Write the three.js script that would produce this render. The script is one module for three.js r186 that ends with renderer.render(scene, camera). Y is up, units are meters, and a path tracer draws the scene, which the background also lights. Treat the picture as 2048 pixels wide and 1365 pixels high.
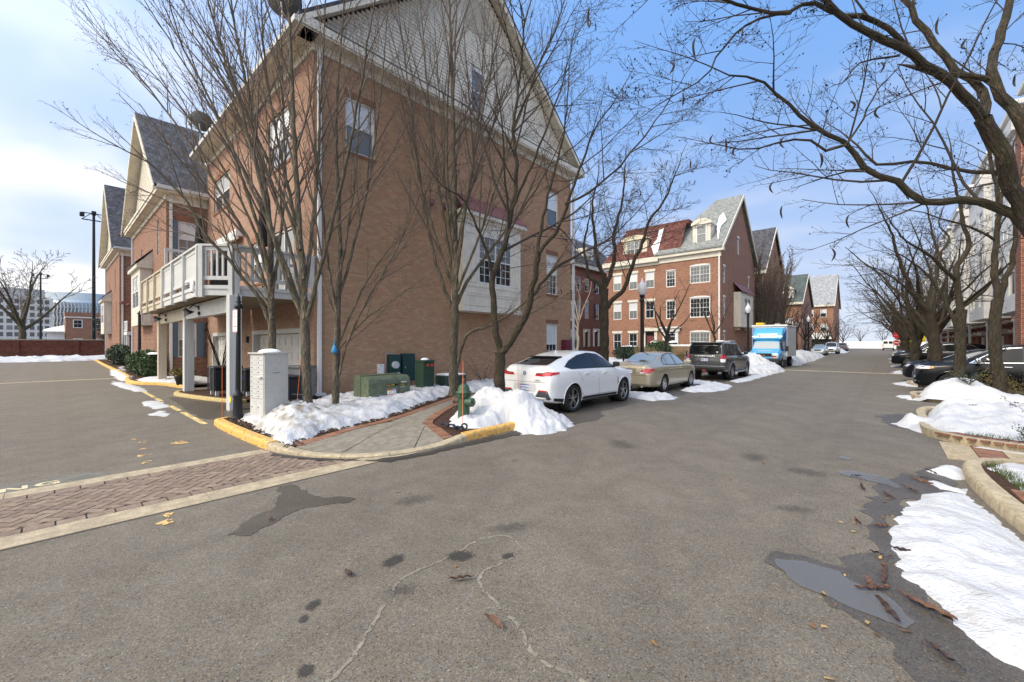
import * as THREE from 'three';
import { mergeGeometries, mergeVertices, toCreasedNormals } from 'three/addons/utils/BufferGeometryUtils.js';
import { RoundedBoxGeometry } from 'three/addons/geometries/RoundedBoxGeometry.js';
import { createNoise2D, createNoise3D } from 'simplex-noise';

// ---------- camera, sky, sun, exposure ----------
const scene = new THREE.Scene();
const camera = new THREE.PerspectiveCamera(78.67, 1024 / 682, 0.1, 2000);
camera.position.set(0, 1.75, 0);
camera.rotation.y = THREE.MathUtils.degToRad(42.03);
camera.setViewOffset(2048, 1365, 0, -3.5, 2048, 1365);
const renderer = new THREE.WebGLRenderer({ antialias: true });
renderer.setSize(1024, 682);
renderer.toneMapping = THREE.LinearToneMapping;
renderer.toneMappingExposure = 1.04;
renderer.shadowMap.enabled = true;

function RNG(s) { s = (s * 2654435761) >>> 0 || 1; return () => { s ^= s << 13; s >>>= 0; s ^= s >>> 17; s ^= s << 5; s >>>= 0; return s / 4294967296; }; }
const n2 = createNoise2D(RNG(11)), n3 = createNoise3D(RNG(12));
const fbm = (x, y, o = 4) => { let a = 0, w = 0.5, f = 1; for (let i = 0; i < o; i++) { a += w * n2(x * f + i * 17.3, y * f - i * 9.1); w *= 0.5; f *= 2.03; } return a; };
const fbm3 = (x, y, z, o = 4) => { let a = 0, w = 0.5, f = 1; for (let i = 0; i < o; i++) { a += w * n3(x * f + i * 7.3, y * f, z * f - i * 3.7); w *= 0.5; f *= 2.03; } return a; };
const clamp = (x, a = 0, b = 1) => Math.min(b, Math.max(a, x));
const sstep = (a, b, x) => { const t = clamp((x - a) / (b - a)); return t * t * (3 - 2 * t); };
const lerp = (a, b, t) => a + (b - a) * t;

{ // computed sky: blue with a cloud bank and thin cirrus
  const W = 1024, Hh = 512, d = new Float32Array(W * Hh * 4);
  for (let j = 0; j < Hh; j++) for (let i = 0; i < W; i++) {
    const el = ((j + 0.5) / Hh - 0.5) * Math.PI, az = ((i + 0.5) / W - 0.5) * 2 * Math.PI;
    const x = Math.cos(el) * Math.cos(az), z = Math.cos(el) * Math.sin(az), y = Math.sin(el);
    const k = Math.pow(clamp(1 - Math.max(y, 0)), 2.7);
    let r = lerp(0.12, 0.76, k), g = lerp(0.37, 0.83, k), b = lerp(0.88, 0.95, k);
    const yy = Math.max(y, 0.0) + 0.16, cx = x / yy, cz = z / yy, side = -0.66 * x + 0.70 * z;
    const low = fbm(cx * 0.22 + 3.1, cz * 0.22 - 1.7, 3);
    let c = sstep(0.0, 0.6, fbm(cx * 0.5 + 7.7, cz * 0.5 + 2.2, 6) * 0.75 + low * 0.35 - 0.15 + 0.58 * side + 0.3 * k);
    c = Math.max(c, 0.28 * sstep(0.05, 0.8, fbm(cx * 0.7 + 1.7, cz * 1.3, 6) + 0.05));
    c *= sstep(-0.02, 0.05, y);
    const cl = 1.04 + 0.10 * fbm(cx * 1.2, cz * 1.2, 4);
    r = lerp(r, cl, c * 0.88); g = lerp(g, cl * 0.99, c * 0.88); b = lerp(b, cl * 0.985, c * 0.88);
    const sa = Math.acos(clamp(-0.12 * x + 0.75 * y + 0.65 * z, -1, 1)), glow = 3.0 * Math.exp(-(sa / 0.78) * (sa / 0.78)); r += glow; g += glow * 0.92; b += glow * 0.76;
    if (y < 0) { const f = 0.5; r = lerp(r, 0.3, f); g = lerp(g, 0.29, f); b = lerp(b, 0.28, f); }
    const o = (j * W + i) * 4; d[o] = r; d[o + 1] = g; d[o + 2] = b; d[o + 3] = 1;
  }
  const t = new THREE.DataTexture(d, W, Hh, THREE.RGBAFormat, THREE.FloatType);
  t.mapping = THREE.EquirectangularReflectionMapping; t.magFilter = t.minFilter = THREE.LinearFilter; t.colorSpace = THREE.LinearSRGBColorSpace; t.needsUpdate = true;
  scene.background = t; scene.environment = t;
}
const sun = new THREE.DirectionalLight(new THREE.Color().setRGB(1, 0.89, 0.74), 2.0);
sun.position.set(-30, 58, 34); sun.castShadow = true; sun.shadow.radius = 24; sun.shadow.mapSize.set(2048, 2048);
Object.assign(sun.shadow.camera, { left: -60, right: 60, top: 60, bottom: -60, near: 1, far: 260 });
scene.add(sun); scene.add(sun.target); sun.target.position.set(-15, 0, -25);

// ---------- naming ----------
const V3 = (x, y, z) => new THREE.Vector3(x, y, z);
const used = {};
function numbered(n) { used[n] = (used[n] ?? -1) + 1; return used[n] ? `${n}_${String(used[n]).padStart(3, '0')}` : n; }
function sh(o) { o.traverse(m => { if (m.isMesh) { m.castShadow = true; m.receiveShadow = true; } }); return o; }
function thing(name, label, category, [x, y, z] = [0, 0, 0], turn = 0, group) {
  const o = new THREE.Group(); o.name = numbered(name); o.position.set(x, y, z); o.rotation.y = turn;
  o.userData = { label, category }; if (group) o.userData.group = group; scene.add(o); return o;
}
function part(parent, name, geo, mat, label) {
  const g = Array.isArray(geo) ? merge(geo) : geo;
  const m = new THREE.Mesh(g, mat); m.name = name; m.castShadow = m.receiveShadow = true; parent.add(m); if (label) m.userData.label = label; return m;
}
function sub(parent, name) { const g = new THREE.Group(); g.name = name; parent.add(g); return g; }
function single(name, label, category, geo, mat, pos, group, turn = 0) {
  const g = Array.isArray(geo) ? merge(geo) : geo; const m = new THREE.Mesh(g, mat); m.name = numbered(name); m.castShadow = m.receiveShadow = true;
  m.userData = { label, category }; if (group) m.userData.group = group; if (pos) m.position.set(...pos); m.rotation.y = turn; scene.add(m); return m;
}
function structure(name, geo, mat) { const m = new THREE.Mesh(Array.isArray(geo) ? merge(geo) : geo, mat); m.name = numbered(name); m.receiveShadow = m.castShadow = true; m.userData.kind = 'structure'; scene.add(m); return m; }
function dup(src, pos, turn, label, scale = 1) {
  const c = src.clone(); c.name = numbered(src.name.replace(/_\d{3}$/, '')); c.userData = { ...src.userData }; if (label) c.userData.label = label;
  c.position.set(...pos); c.rotation.y = turn; c.scale.setScalar(scale); scene.add(c); return c;
}
// ---------- geometry helpers ----------
function norm(g) { let q = g.index ? g.toNonIndexed() : g; for (const k of Object.keys(q.attributes)) if (!['position', 'normal', 'uv', 'color'].includes(k)) q.deleteAttribute(k); if (!q.attributes.normal) q.computeVertexNormals(); if (!q.attributes.uv) q.setAttribute('uv', new THREE.BufferAttribute(new Float32Array(q.attributes.position.count * 2), 2)); return q; }
function merge(list) {
  const l = list.filter(Boolean).map(norm); const hasC = l.some(g => g.attributes.color);
  if (hasC) for (const g of l) if (!g.attributes.color) { const a = new Float32Array(g.attributes.position.count * 3).fill(1); g.setAttribute('color', new THREE.BufferAttribute(a, 3)); }
  return l.length === 1 ? l[0] : mergeGeometries(l, false);
}
// uv in metres by the dominant axis of each face
function uvm(g, s = 1) {
  const q = norm(g), p = q.attributes.position, uv = new Float32Array(p.count * 2), a = V3(), b = V3(), c = V3();
  for (let i = 0; i < p.count; i += 3) {
    a.fromBufferAttribute(p, i); b.fromBufferAttribute(p, i + 1).sub(a); c.fromBufferAttribute(p, i + 2).sub(a); b.cross(c);
    const ax = Math.abs(b.x), ay = Math.abs(b.y), az = Math.abs(b.z);
    for (let k = 0; k < 3; k++) { const x = p.getX(i + k), y = p.getY(i + k), z = p.getZ(i + k); let u, v; if (ay > ax && ay > az) { u = x; v = z; } else if (ax > az) { u = z; v = y; } else { u = x; v = y; } uv[(i + k) * 2] = u / s; uv[(i + k) * 2 + 1] = v / s; }
  }
  q.setAttribute('uv', new THREE.BufferAttribute(uv, 2)); return q;
}
const box = (w, h, d, x = 0, y = 0, z = 0) => new THREE.BoxGeometry(w, h, d).translate(x, y, z);
const bx = (x0, x1, y0, y1, z0, z1) => box(Math.abs(x1 - x0), Math.abs(y1 - y0), Math.abs(z1 - z0), (x0 + x1) / 2, (y0 + y1) / 2, (z0 + z1) / 2);
const rbox = (w, h, d, r, x = 0, y = 0, z = 0, s = 2) => new RoundedBoxGeometry(w, h, d, s, r).translate(x, y, z);
const cyl = (r0, r1, h, x = 0, y = 0, z = 0, n = 16) => new THREE.CylinderGeometry(r1, r0, h, n).translate(x, y + h / 2, z);
const lathe = (pts, n = 20) => new THREE.LatheGeometry(pts.map(p => new THREE.Vector2(...p)), n);
function prism(pts, y0, y1) { // polygon in x,z
  const s = new THREE.Shape(pts.map(p => new THREE.Vector2(p[0], -p[1])));
  return new THREE.ExtrudeGeometry(s, { depth: y1 - y0, bevelEnabled: false }).rotateX(-Math.PI / 2).translate(0, y0, 0);
}
const quad = (a, b, c, d) => { const g = new THREE.BufferGeometry(); g.setAttribute('position', new THREE.BufferAttribute(new Float32Array([...a, ...b, ...c, ...a, ...c, ...d]), 3)); g.setAttribute('uv', new THREE.BufferAttribute(new Float32Array([0, 0, 1, 0, 1, 1, 0, 0, 1, 1, 0, 1]), 2)); g.computeVertexNormals(); return g; };
// slab between a quad (or polygon) and itself shifted by vector t
function slab(pts, t) {
  const n = pts.length, v = []; const P = pts.map(p => V3(...p)), Q = P.map(p => p.clone().add(V3(...t)));
  const tri = (a, b, c) => v.push(a.x, a.y, a.z, b.x, b.y, b.z, c.x, c.y, c.z);
  for (let i = 1; i < n - 1; i++) { tri(Q[0], Q[i], Q[i + 1]); tri(P[0], P[i + 1], P[i]); }
  for (let i = 0; i < n; i++) { const j = (i + 1) % n; tri(P[i], P[j], Q[j]); tri(P[i], Q[j], Q[i]); }
  const g = new THREE.BufferGeometry(); g.setAttribute('position', new THREE.BufferAttribute(new Float32Array(v), 3)); g.computeVertexNormals();
  return uvm(g);
}
function clipPoly(P, a, b, c) { const o = []; for (let i = 0; i < P.length; i++) { const p = P[i], q = P[(i + 1) % P.length], dp = a * p[0] + b * p[1] - c, dq = a * q[0] + b * q[1] - c; if (dp <= 0) o.push(p); if ((dp < 0 && dq > 0) || (dp > 0 && dq < 0)) { const t = dp / (dp - dq); o.push([p[0] + (q[0] - p[0]) * t, p[1] + (q[1] - p[1]) * t]); } } return o; }
const clipRect = (P, x0, x1, z0, z1) => { let p = clipPoly(P, 1, 0, x1); if (p.length) p = clipPoly(p, -1, 0, -x0); if (p.length) p = clipPoly(p, 0, 1, z1); if (p.length) p = clipPoly(p, 0, -1, -z0); return p; };
function area(P) { let a = 0; for (let i = 0; i < P.length; i++) { const p = P[i], q = P[(i + 1) % P.length]; a += p[0] * q[1] - q[0] * p[1]; } return a / 2; }
function inside(P, x, y) { let r = false; for (let i = 0, j = P.length - 1; i < P.length; j = i++) { const a = P[i], b = P[j]; if ((a[1] > y) !== (b[1] > y) && x < (b[0] - a[0]) * (y - a[1]) / (b[1] - a[1]) + a[0]) r = !r; } return r; }
function distPoly(P, x, y) { let m = 1e9; for (let i = 0; i < P.length; i++) { const a = P[i], b = P[(i + 1) % P.length], dx = b[0] - a[0], dy = b[1] - a[1], t = clamp(((x - a[0]) * dx + (y - a[1]) * dy) / (dx * dx + dy * dy + 1e-12)); m = Math.min(m, Math.hypot(x - a[0] - dx * t, y - a[1] - dy * t)); } return m; }
// sheet over a polygon cut along a grid; f(x,z) gives the height
function sheet(P, res, f, colf) {
  if (area(P) < 0) P = [...P].reverse();
  let x0 = 1e9, x1 = -1e9, z0 = 1e9, z1 = -1e9; for (const p of P) { x0 = Math.min(x0, p[0]); x1 = Math.max(x1, p[0]); z0 = Math.min(z0, p[1]); z1 = Math.max(z1, p[1]); }
  const pos = []; const nx = Math.ceil((x1 - x0) / res), nz = Math.ceil((z1 - z0) / res);
  for (let j = 0; j < nz; j++) { const row = clipRect(P, x0 - 1, x1 + 1, z0 + j * res, z0 + (j + 1) * res); if (row.length < 3) continue;
    for (let i = 0; i < nx; i++) { const c = clipRect(row, x0 + i * res, x0 + (i + 1) * res, z0 - 1, z1 + 1); if (c.length < 3 || Math.abs(area(c)) < 1e-9) continue;
      const tris = c.length === 3 ? [[0, 1, 2]] : c.length === 4 ? [[0, 1, 2], [0, 2, 3]] : THREE.ShapeUtils.triangulateShape(c.map(p => new THREE.Vector2(...p)), []);
      for (const t of tris) { const [a, b, d] = t.map(k => c[k]); const s = (b[0] - a[0]) * (d[1] - a[1]) - (d[0] - a[0]) * (b[1] - a[1]); for (const p of s > 0 ? [a, d, b] : [a, b, d]) pos.push(p[0], f(p[0], p[1]), p[1]); } } }
  let g = new THREE.BufferGeometry(); g.setAttribute('position', new THREE.BufferAttribute(new Float32Array(pos), 3));
  g = mergeVertices(g, 1e-4); g.computeVertexNormals(); const p = g.attributes.position, uv = new Float32Array(p.count * 2); for (let i = 0; i < p.count; i++) { uv[2 * i] = p.getX(i); uv[2 * i + 1] = p.getZ(i); }
  g.setAttribute('uv', new THREE.BufferAttribute(uv, 2));
  if (colf) { const c = new Float32Array(p.count * 3); for (let i = 0; i < p.count; i++) { const k = colf(p.getX(i), p.getZ(i), p.getY(i)); c[3 * i] = k[0]; c[3 * i + 1] = k[1]; c[3 * i + 2] = k[2]; } g.setAttribute('color', new THREE.BufferAttribute(c, 3)); }
  return g.toNonIndexed();
}
function wiggle(P, step, amp, freq = 1, seed = 0) { // subdivide an outline and make it uneven
  const o = []; for (let i = 0; i < P.length; i++) { const a = P[i], b = P[(i + 1) % P.length], L = Math.hypot(b[0] - a[0], b[1] - a[1]), n = Math.max(1, Math.round(L / step)); for (let k = 0; k < n; k++) { const x = lerp(a[0], b[0], k / n), z = lerp(a[1], b[1], k / n); o.push([x + amp * fbm(x * freq * 2 + seed, z * freq * 2 + 5, 4) * 1.6, z + amp * fbm(x * freq * 2 - 31, z * freq * 2 + seed, 4) * 1.6]); } } return o;
}
const spline2 = (P, n, closed = true) => new THREE.CatmullRomCurve3(P.map(p => V3(p[0], 0, p[1])), closed, 'centripetal').getPoints(n).slice(0, closed ? -1 : undefined).map(p => [p.x, p.z]);
// tapered tube along points with radii
function tube(pts, rad, sides = 8, cap = true) {
  const n = pts.length, P = pts.map(p => p.isVector3 ? p : V3(...p)), pos = [], nor = [], uv = [], idx = []; let N = null, along = 0; const t = V3(), b = V3(), q = V3();
  for (let i = 0; i < n; i++) {
    t.subVectors(P[Math.min(n - 1, i + 1)], P[Math.max(0, i - 1)]).normalize();
    if (!N) N = (Math.abs(t.y) < 0.9 ? V3(0, 1, 0) : V3(1, 0, 0)).cross(t).normalize(); else N.sub(q.copy(t).multiplyScalar(N.dot(t))).normalize();
    b.crossVectors(t, N); if (i) along += P[i].distanceTo(P[i - 1]);
    const r = Array.isArray(rad) ? rad[i] : rad;
    for (let k = 0; k <= sides; k++) { const a = k / sides * Math.PI * 2, c = Math.cos(a), s = Math.sin(a); const nx = N.x * c + b.x * s, ny = N.y * c + b.y * s, nz = N.z * c + b.z * s; pos.push(P[i].x + nx * r, P[i].y + ny * r, P[i].z + nz * r); nor.push(nx, ny, nz); uv.push(k / sides * Math.max(0.12, r * 6.28), along); }
  }
  const m = sides + 1; for (let i = 0; i < n - 1; i++) for (let k = 0; k < sides; k++) { const a = i * m + k; idx.push(a, a + 1, a + m, a + 1, a + m + 1, a + m); }
  if (cap) for (const e of [0, n - 1]) { const c = pos.length / 3; const dir = e ? 1 : -1; t.subVectors(P[e], P[e ? e - 1 : 1]).normalize(); pos.push(P[e].x, P[e].y, P[e].z); nor.push(t.x, t.y, t.z); uv.push(0, 0); for (let k = 0; k < sides; k++) { const a = e * m + k; e ? idx.push(a, a + 1, c) : idx.push(a + 1, a, c); } }
  const g = new THREE.BufferGeometry(); g.setAttribute('position', new THREE.Float32BufferAttribute(pos, 3)); g.setAttribute('normal', new THREE.Float32BufferAttribute(nor, 3)); g.setAttribute('uv', new THREE.Float32BufferAttribute(uv, 2)); g.setIndex(idx); return g;
}
// ---------- textures and materials ----------
function dtex(w, h, f, srgb = true, rep = [1, 1]) {
  const d = new Uint8Array(w * h * 4); for (let j = 0; j < h; j++) for (let i = 0; i < w; i++) { const c = f(i, j); const o = (j * w + i) * 4; if (typeof c === 'number') { d[o] = d[o + 1] = d[o + 2] = clamp(c) * 255; } else { d[o] = clamp(c[0]) * 255; d[o + 1] = clamp(c[1]) * 255; d[o + 2] = clamp(c[2]) * 255; } d[o + 3] = 255; }
  const t = new THREE.DataTexture(d, w, h); t.wrapS = t.wrapT = THREE.RepeatWrapping; t.magFilter = THREE.LinearFilter; t.minFilter = THREE.LinearMipmapLinearFilter; t.generateMipmaps = true; t.colorSpace = srgb ? THREE.SRGBColorSpace : THREE.NoColorSpace; t.repeat.set(...rep); t.needsUpdate = true; return t;
}
const hash = (i, j, s = 0) => { let h = (i * 374761393 + j * 668265263 + s * 982451653) | 0; h = Math.imul(h ^ (h >>> 13), 1274126177); return ((h ^ (h >>> 16)) >>> 0) / 4294967296; };
// tileable value noise on [0,w)
function tnoise(w, cells, seed) { return (i, j) => { const x = i / w * cells, y = j / w * cells, xi = Math.floor(x), yi = Math.floor(y), fx = x - xi, fy = y - yi, u = fx * fx * (3 - 2 * fx), v = fy * fy * (3 - 2 * fy); const h = (a, b) => hash(((a % cells) + cells) % cells, ((b % cells) + cells) % cells, seed); return lerp(lerp(h(xi, yi), h(xi + 1, yi), u), lerp(h(xi, yi + 1), h(xi + 1, yi + 1), u), v); }; }
const RGB = (r, g, b) => new THREE.Color().setRGB(r, g, b);
const std = (c, rough = 0.7, o = {}) => new THREE.MeshStandardMaterial({ color: Array.isArray(c) ? RGB(...c) : c, roughness: rough, ...o });
const phys = (c, rough = 0.5, o = {}) => new THREE.MeshPhysicalMaterial({ color: Array.isArray(c) ? RGB(...c) : c, roughness: rough, ...o });
function canvasTex(w, h, draw) { const c = document.createElement('canvas'); c.width = w; c.height = h; const x = c.getContext('2d'); draw(x, w, h); const t = new THREE.CanvasTexture(c); t.colorSpace = THREE.SRGBColorSpace; return t; }
const M = {};
{
  const S = 1024, a1 = tnoise(S, 256, 1), a2 = tnoise(S, 64, 2), a3 = tnoise(S, 9, 3), a4 = tnoise(S, 128, 5);
  const asp = (i, j) => { const p = hash(i >> 1, j >> 1, 9), q = hash(i, j, 4); let v = 0.5 + (a1(i, j) - 0.5) * 0.24 + (a2(i, j) - 0.5) * 0.05 + (a3(i, j) - 0.5) * 0.08 + (q - 0.5) * 0.2; const p4 = hash(i >> 2, j >> 2, 19); if (p4 > 0.975) v += 0.34 * hash(i >> 2, j >> 2, 2); if (p > 0.97) v += 0.34 * hash(i >> 1, j >> 1, 2); if (p4 < 0.03) v -= 0.25; return v; };
  M.aspMap = dtex(S, S, (i, j) => { const v = asp(i, j), w = (a4(i, j) - 0.5) * 0.03; return [0.412 + (v - 0.5) * 0.54 + w, 0.382 + (v - 0.5) * 0.53, 0.338 + (v - 0.5) * 0.5 - w]; });
  M.aspBump = dtex(S, S, asp, false);
  M.asphalt = std(0xffffff, 0.9, { map: M.aspMap, bumpMap: M.aspBump, bumpScale: 0.004, vertexColors: true });
  for (const t of [M.aspMap, M.aspBump]) t.repeat.set(1 / 1.9, 1 / 1.9);
  const c1 = tnoise(512, 128, 21), c2 = tnoise(512, 12, 22), c3 = tnoise(512, 40, 23);
  M.concMap = dtex(512, 512, (i, j) => { const v = (c1(i, j) - 0.5) * 0.16 + (c2(i, j) - 0.5) * 0.14 + (c3(i, j) - 0.5) * 0.08 + (hash(i, j, 3) - 0.5) * 0.08; return [0.8 + v, 0.785 + v, 0.75 + v]; });
  M.concBump = dtex(512, 512, (i, j) => 0.5 + (c1(i, j) - 0.5) * 0.5 + (hash(i, j, 3) - 0.5) * 0.4, false);
  const conc = (c, r = 0.9) => std(c, r, { map: M.concMap, bumpMap: M.concBump, bumpScale: 0.002 });
  M.concrete = conc([0.55, 0.5, 0.42]); M.slab = conc([0.36, 0.33, 0.285]); M.kerb = conc([0.66, 0.57, 0.42]); M.band = conc([0.62, 0.53, 0.40]); M.tanSlab = conc([0.66, 0.55, 0.39]);
  const y1 = tnoise(512, 20, 31), y2 = tnoise(512, 60, 32);
  M.yelMap = dtex(512, 512, (i, j) => { const v = y1(i, j) * 0.6 + y2(i, j) * 0.4 + (hash(i, j, 7) - 0.5) * 0.1; const w = sstep(0.56, 0.68, v), bk = sstep(0.30, 0.22, v); const n = (c1(i, j) - 0.5) * 0.14; return [lerp(0.88, 0.66, w) * (1 - 0.45 * bk) + n, lerp(0.67, 0.59, w) * (1 - 0.45 * bk) + n, lerp(0.32, 0.47, w) * (1 - 0.35 * bk) + n]; });
  M.yellow = std(0xffffff, 0.75, { map: M.yelMap, bumpMap: M.concBump, bumpScale: 0.002 });
  M.wornYellow = std([0.75, 0.6, 0.3], 0.85, { map: M.concMap });
  // paint, timber, metal
  const g1 = tnoise(512, 30, 41), g2 = tnoise(512, 6, 42);
  M.paintMap = dtex(512, 512, (i, j) => { const v = 0.93 + (g1(i, (j * 0.12) | 0) - 0.5) * 0.07 + (g2(i, j) - 0.5) * 0.08 + (hash(i, j, 5) - 0.5) * 0.03; return [v, v, v]; });
  const paint = (c, r = 0.6) => std(c, r, { map: M.paintMap });
  M.white = paint([0.80, 0.79, 0.76]); M.cream = paint([0.74, 0.69, 0.58]); M.tan = paint([0.60, 0.52, 0.39]); M.greyPaint = paint([0.63, 0.63, 0.61]); M.siding = paint([0.80, 0.735, 0.61]); M.bayCream = paint([0.81, 0.745, 0.62]);
  M.pureWhite = paint([0.82, 0.82, 0.8]); M.garage = paint([0.66, 0.64, 0.60]); M.creamSide = paint([0.70, 0.62, 0.45]);
  M.soffit = M.siding;
  M.shutter = std([0.10, 0.15, 0.20], 0.6); M.blackShutter = std([0.012, 0.013, 0.015], 0.6);
  M.black = std([0.012, 0.012, 0.013], 0.45); M.blackMetal = std([0.018, 0.018, 0.02], 0.35, { metalness: 0.4 }); M.dark = std([0.03, 0.03, 0.032], 0.8);
  M.glass = phys([0.022, 0.027, 0.032], 0.04, { clearcoat: 1, clearcoatRoughness: 0.02, ior: 1.6 });
  M.blind = phys([0.62, 0.63, 0.64], 0.35, { clearcoat: 1, clearcoatRoughness: 0.03 });
  M.greyBlind = phys([0.16, 0.17, 0.17], 0.3, { clearcoat: 1, clearcoatRoughness: 0.03 });
  M.chrome = std([0.75, 0.75, 0.76], 0.15, { metalness: 1 }); M.alu = std([0.55, 0.55, 0.56], 0.3, { metalness: 0.9 }); M.steel = std([0.4, 0.4, 0.4], 0.45, { metalness: 0.6 });
  M.rubber = std([0.013, 0.013, 0.014], 0.85);
  const m1 = tnoise(512, 90, 51), m2 = tnoise(512, 24, 52);
  M.mulch = std(0xffffff, 1, { map: dtex(512, 512, (i, j) => { const v = m1(i, j) * 0.6 + m2(i, j) * 0.4; return [0.17 + v * 0.2, 0.11 + v * 0.13, 0.075 + v * 0.08]; }), bumpMap: dtex(512, 512, (i, j) => m1(i, j), false), bumpScale: 0.03 });
  for (const k of ['map', 'bumpMap']) M.mulch[k].repeat.set(0.8, 0.8);
  // snow
  const s1 = tnoise(512, 70, 61), s2 = tnoise(512, 22, 62), s3 = tnoise(512, 200, 63);
  M.snow = phys(0xffffff, 0.75, { vertexColors: true, bumpMap: dtex(512, 512, (i, j) => s1(i, j) * 0.45 + s2(i, j) * 0.4 + s3(i, j) * 0.15, false), bumpScale: 0.014 });
  M.snow.bumpMap.repeat.set(0.9, 0.9);
}
// brick look for walls too far away to tell the bricks apart
function brickMat(base, vary, mortar, seed) {
  const W = 512, H = 512, cols = 8, rows = 24; // tile 1.624 x 1.625 m
  const nz = tnoise(W, 128, seed);
  const info = (i, j) => { const r = Math.floor(j / H * rows), fy = j / H * rows - r, xx = i / W * cols + (r & 1) * 0.5, c = Math.floor(xx), fx = xx - c; const m = fx < 0.055 || fy < 0.16; return [m, ((c % cols) + cols) % cols, r]; };
  const map = dtex(W, H, (i, j) => { const [m, c, r] = info(i, j), n = (nz(i, j) - 0.5) * 0.06; if (m) return mortar.map(v => v + n); const k = hash(c, r, seed), k2 = hash(c, r, seed + 3); const t = (k - 0.5) * 2 * vary; return [base[0] + t + n + (k2 - 0.5) * vary * 0.5, base[1] + t * 0.85 + n, base[2] + t * 0.75 + n - (k2 - 0.5) * vary * 0.3]; });
  const bump = dtex(W, H, (i, j) => (info(i, j)[0] ? 0.2 : 0.85) + (nz(i, j) - 0.5) * 0.2, false);
  map.repeat.set(1 / 1.624, 1 / 1.625); bump.repeat.copy(map.repeat);
  return std(0xffffff, 0.88, { map, bumpMap: bump, bumpScale: 0.006 });
}
M.brickA = brickMat([0.60, 0.44, 0.34], 0.07, [0.66, 0.57, 0.46], 101);
M.brickC = brickMat([0.51, 0.35, 0.275], 0.09, [0.63, 0.55, 0.48], 102);
M.brickE = brickMat([0.55, 0.385, 0.305], 0.06, [0.60, 0.49, 0.42], 103);
M.brickF = brickMat([0.50, 0.31, 0.25], 0.05, [0.52, 0.41, 0.35], 104);
M.brickR = brickMat([0.50, 0.27, 0.19], 0.09, [0.66, 0.58, 0.50], 105);
M.brickWall = brickMat([0.36, 0.19, 0.14], 0.06, [0.36, 0.24, 0.2], 106);
function shingleMat(c, seed) {
  const W = 512, nz = tnoise(W, 100, seed), big = tnoise(W, 14, seed + 1); const map = dtex(W, W, (i, j) => { const r = Math.floor(j / W * 28), fy = j / W * 28 - r, cc = Math.floor(i / W * 20 + (r & 1) * 0.5 + hash(r, 1, seed)); let k = (hash(cc % 20, r, seed) - 0.5) * 0.12 + (nz(i, j) - 0.5) * 0.1 + (big(i, j) - 0.5) * 0.06 - (fy < 0.12 ? 0.10 : 0); return c.map(v => v + k); });
  map.repeat.set(1 / 4, 1 / 4); return std(0xffffff, 0.92, { map });
}
M.roofDark = shingleMat([0.27, 0.27, 0.29], 201); M.roofGrey = shingleMat([0.50, 0.51, 0.50], 202); M.roofRed = shingleMat([0.39, 0.235, 0.205], 203); M.roofGreen = shingleMat([0.29, 0.325, 0.315], 204); M.roofPale = shingleMat([0.56, 0.57, 0.58], 205);
M.copper = std([0.22, 0.085, 0.075], 0.5);
// ---------- ground ----------
{
  const far = std([0.30, 0.27, 0.22], 0.95, { map: M.concMap }); far.map = M.concMap;
  structure('ground', new THREE.PlaneGeometry(1600, 1600).rotateX(-Math.PI / 2).translate(-200, -0.04, -200), far);
  const tone = (x, z) => {
    let v = 1 + 0.10 * fbm(x * 0.35, z * 0.22, 4) + 0.07 * fbm(x * 1.3 + 9, z * 0.7, 3);
    v -= 0.07 * sstep(0.1, 0.6, fbm(x * 0.5 + 40, z * 0.12, 3)) * (x > -8 ? 1 : 0.4);
    if (x > -5.6 && x < 0.8) v += 0.035 * Math.sin((x + 2.3) * 3.3 + 0.25 * n2(x * 0.2, z * 0.15)) * (0.6 + 0.4 * n2(z * 0.3, 3)); const w = 0.02 * fbm(x * 0.2, z * 0.2 + 7, 2); return [v + w, v, v - w];
  };
  structure('road', sheet([[-64, 14], [30, 14], [30, -175], [-64, -175]], 0.5, () => 0, tone), M.asphalt);
}
const hI = (x, z) => { const a = [-6.5, -2.72], b = [-5.6, -4.0], dx = b[0] - a[0], dz = b[1] - a[1], t = clamp(((x - a[0]) * dx + (z - a[1]) * dz) / (dx * dx + dz * dz)); return lerp(0.03, 0.125, sstep(0.1, 1.3, Math.hypot(x - a[0] - dx * t, z - a[1] - dz * t))); };
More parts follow.
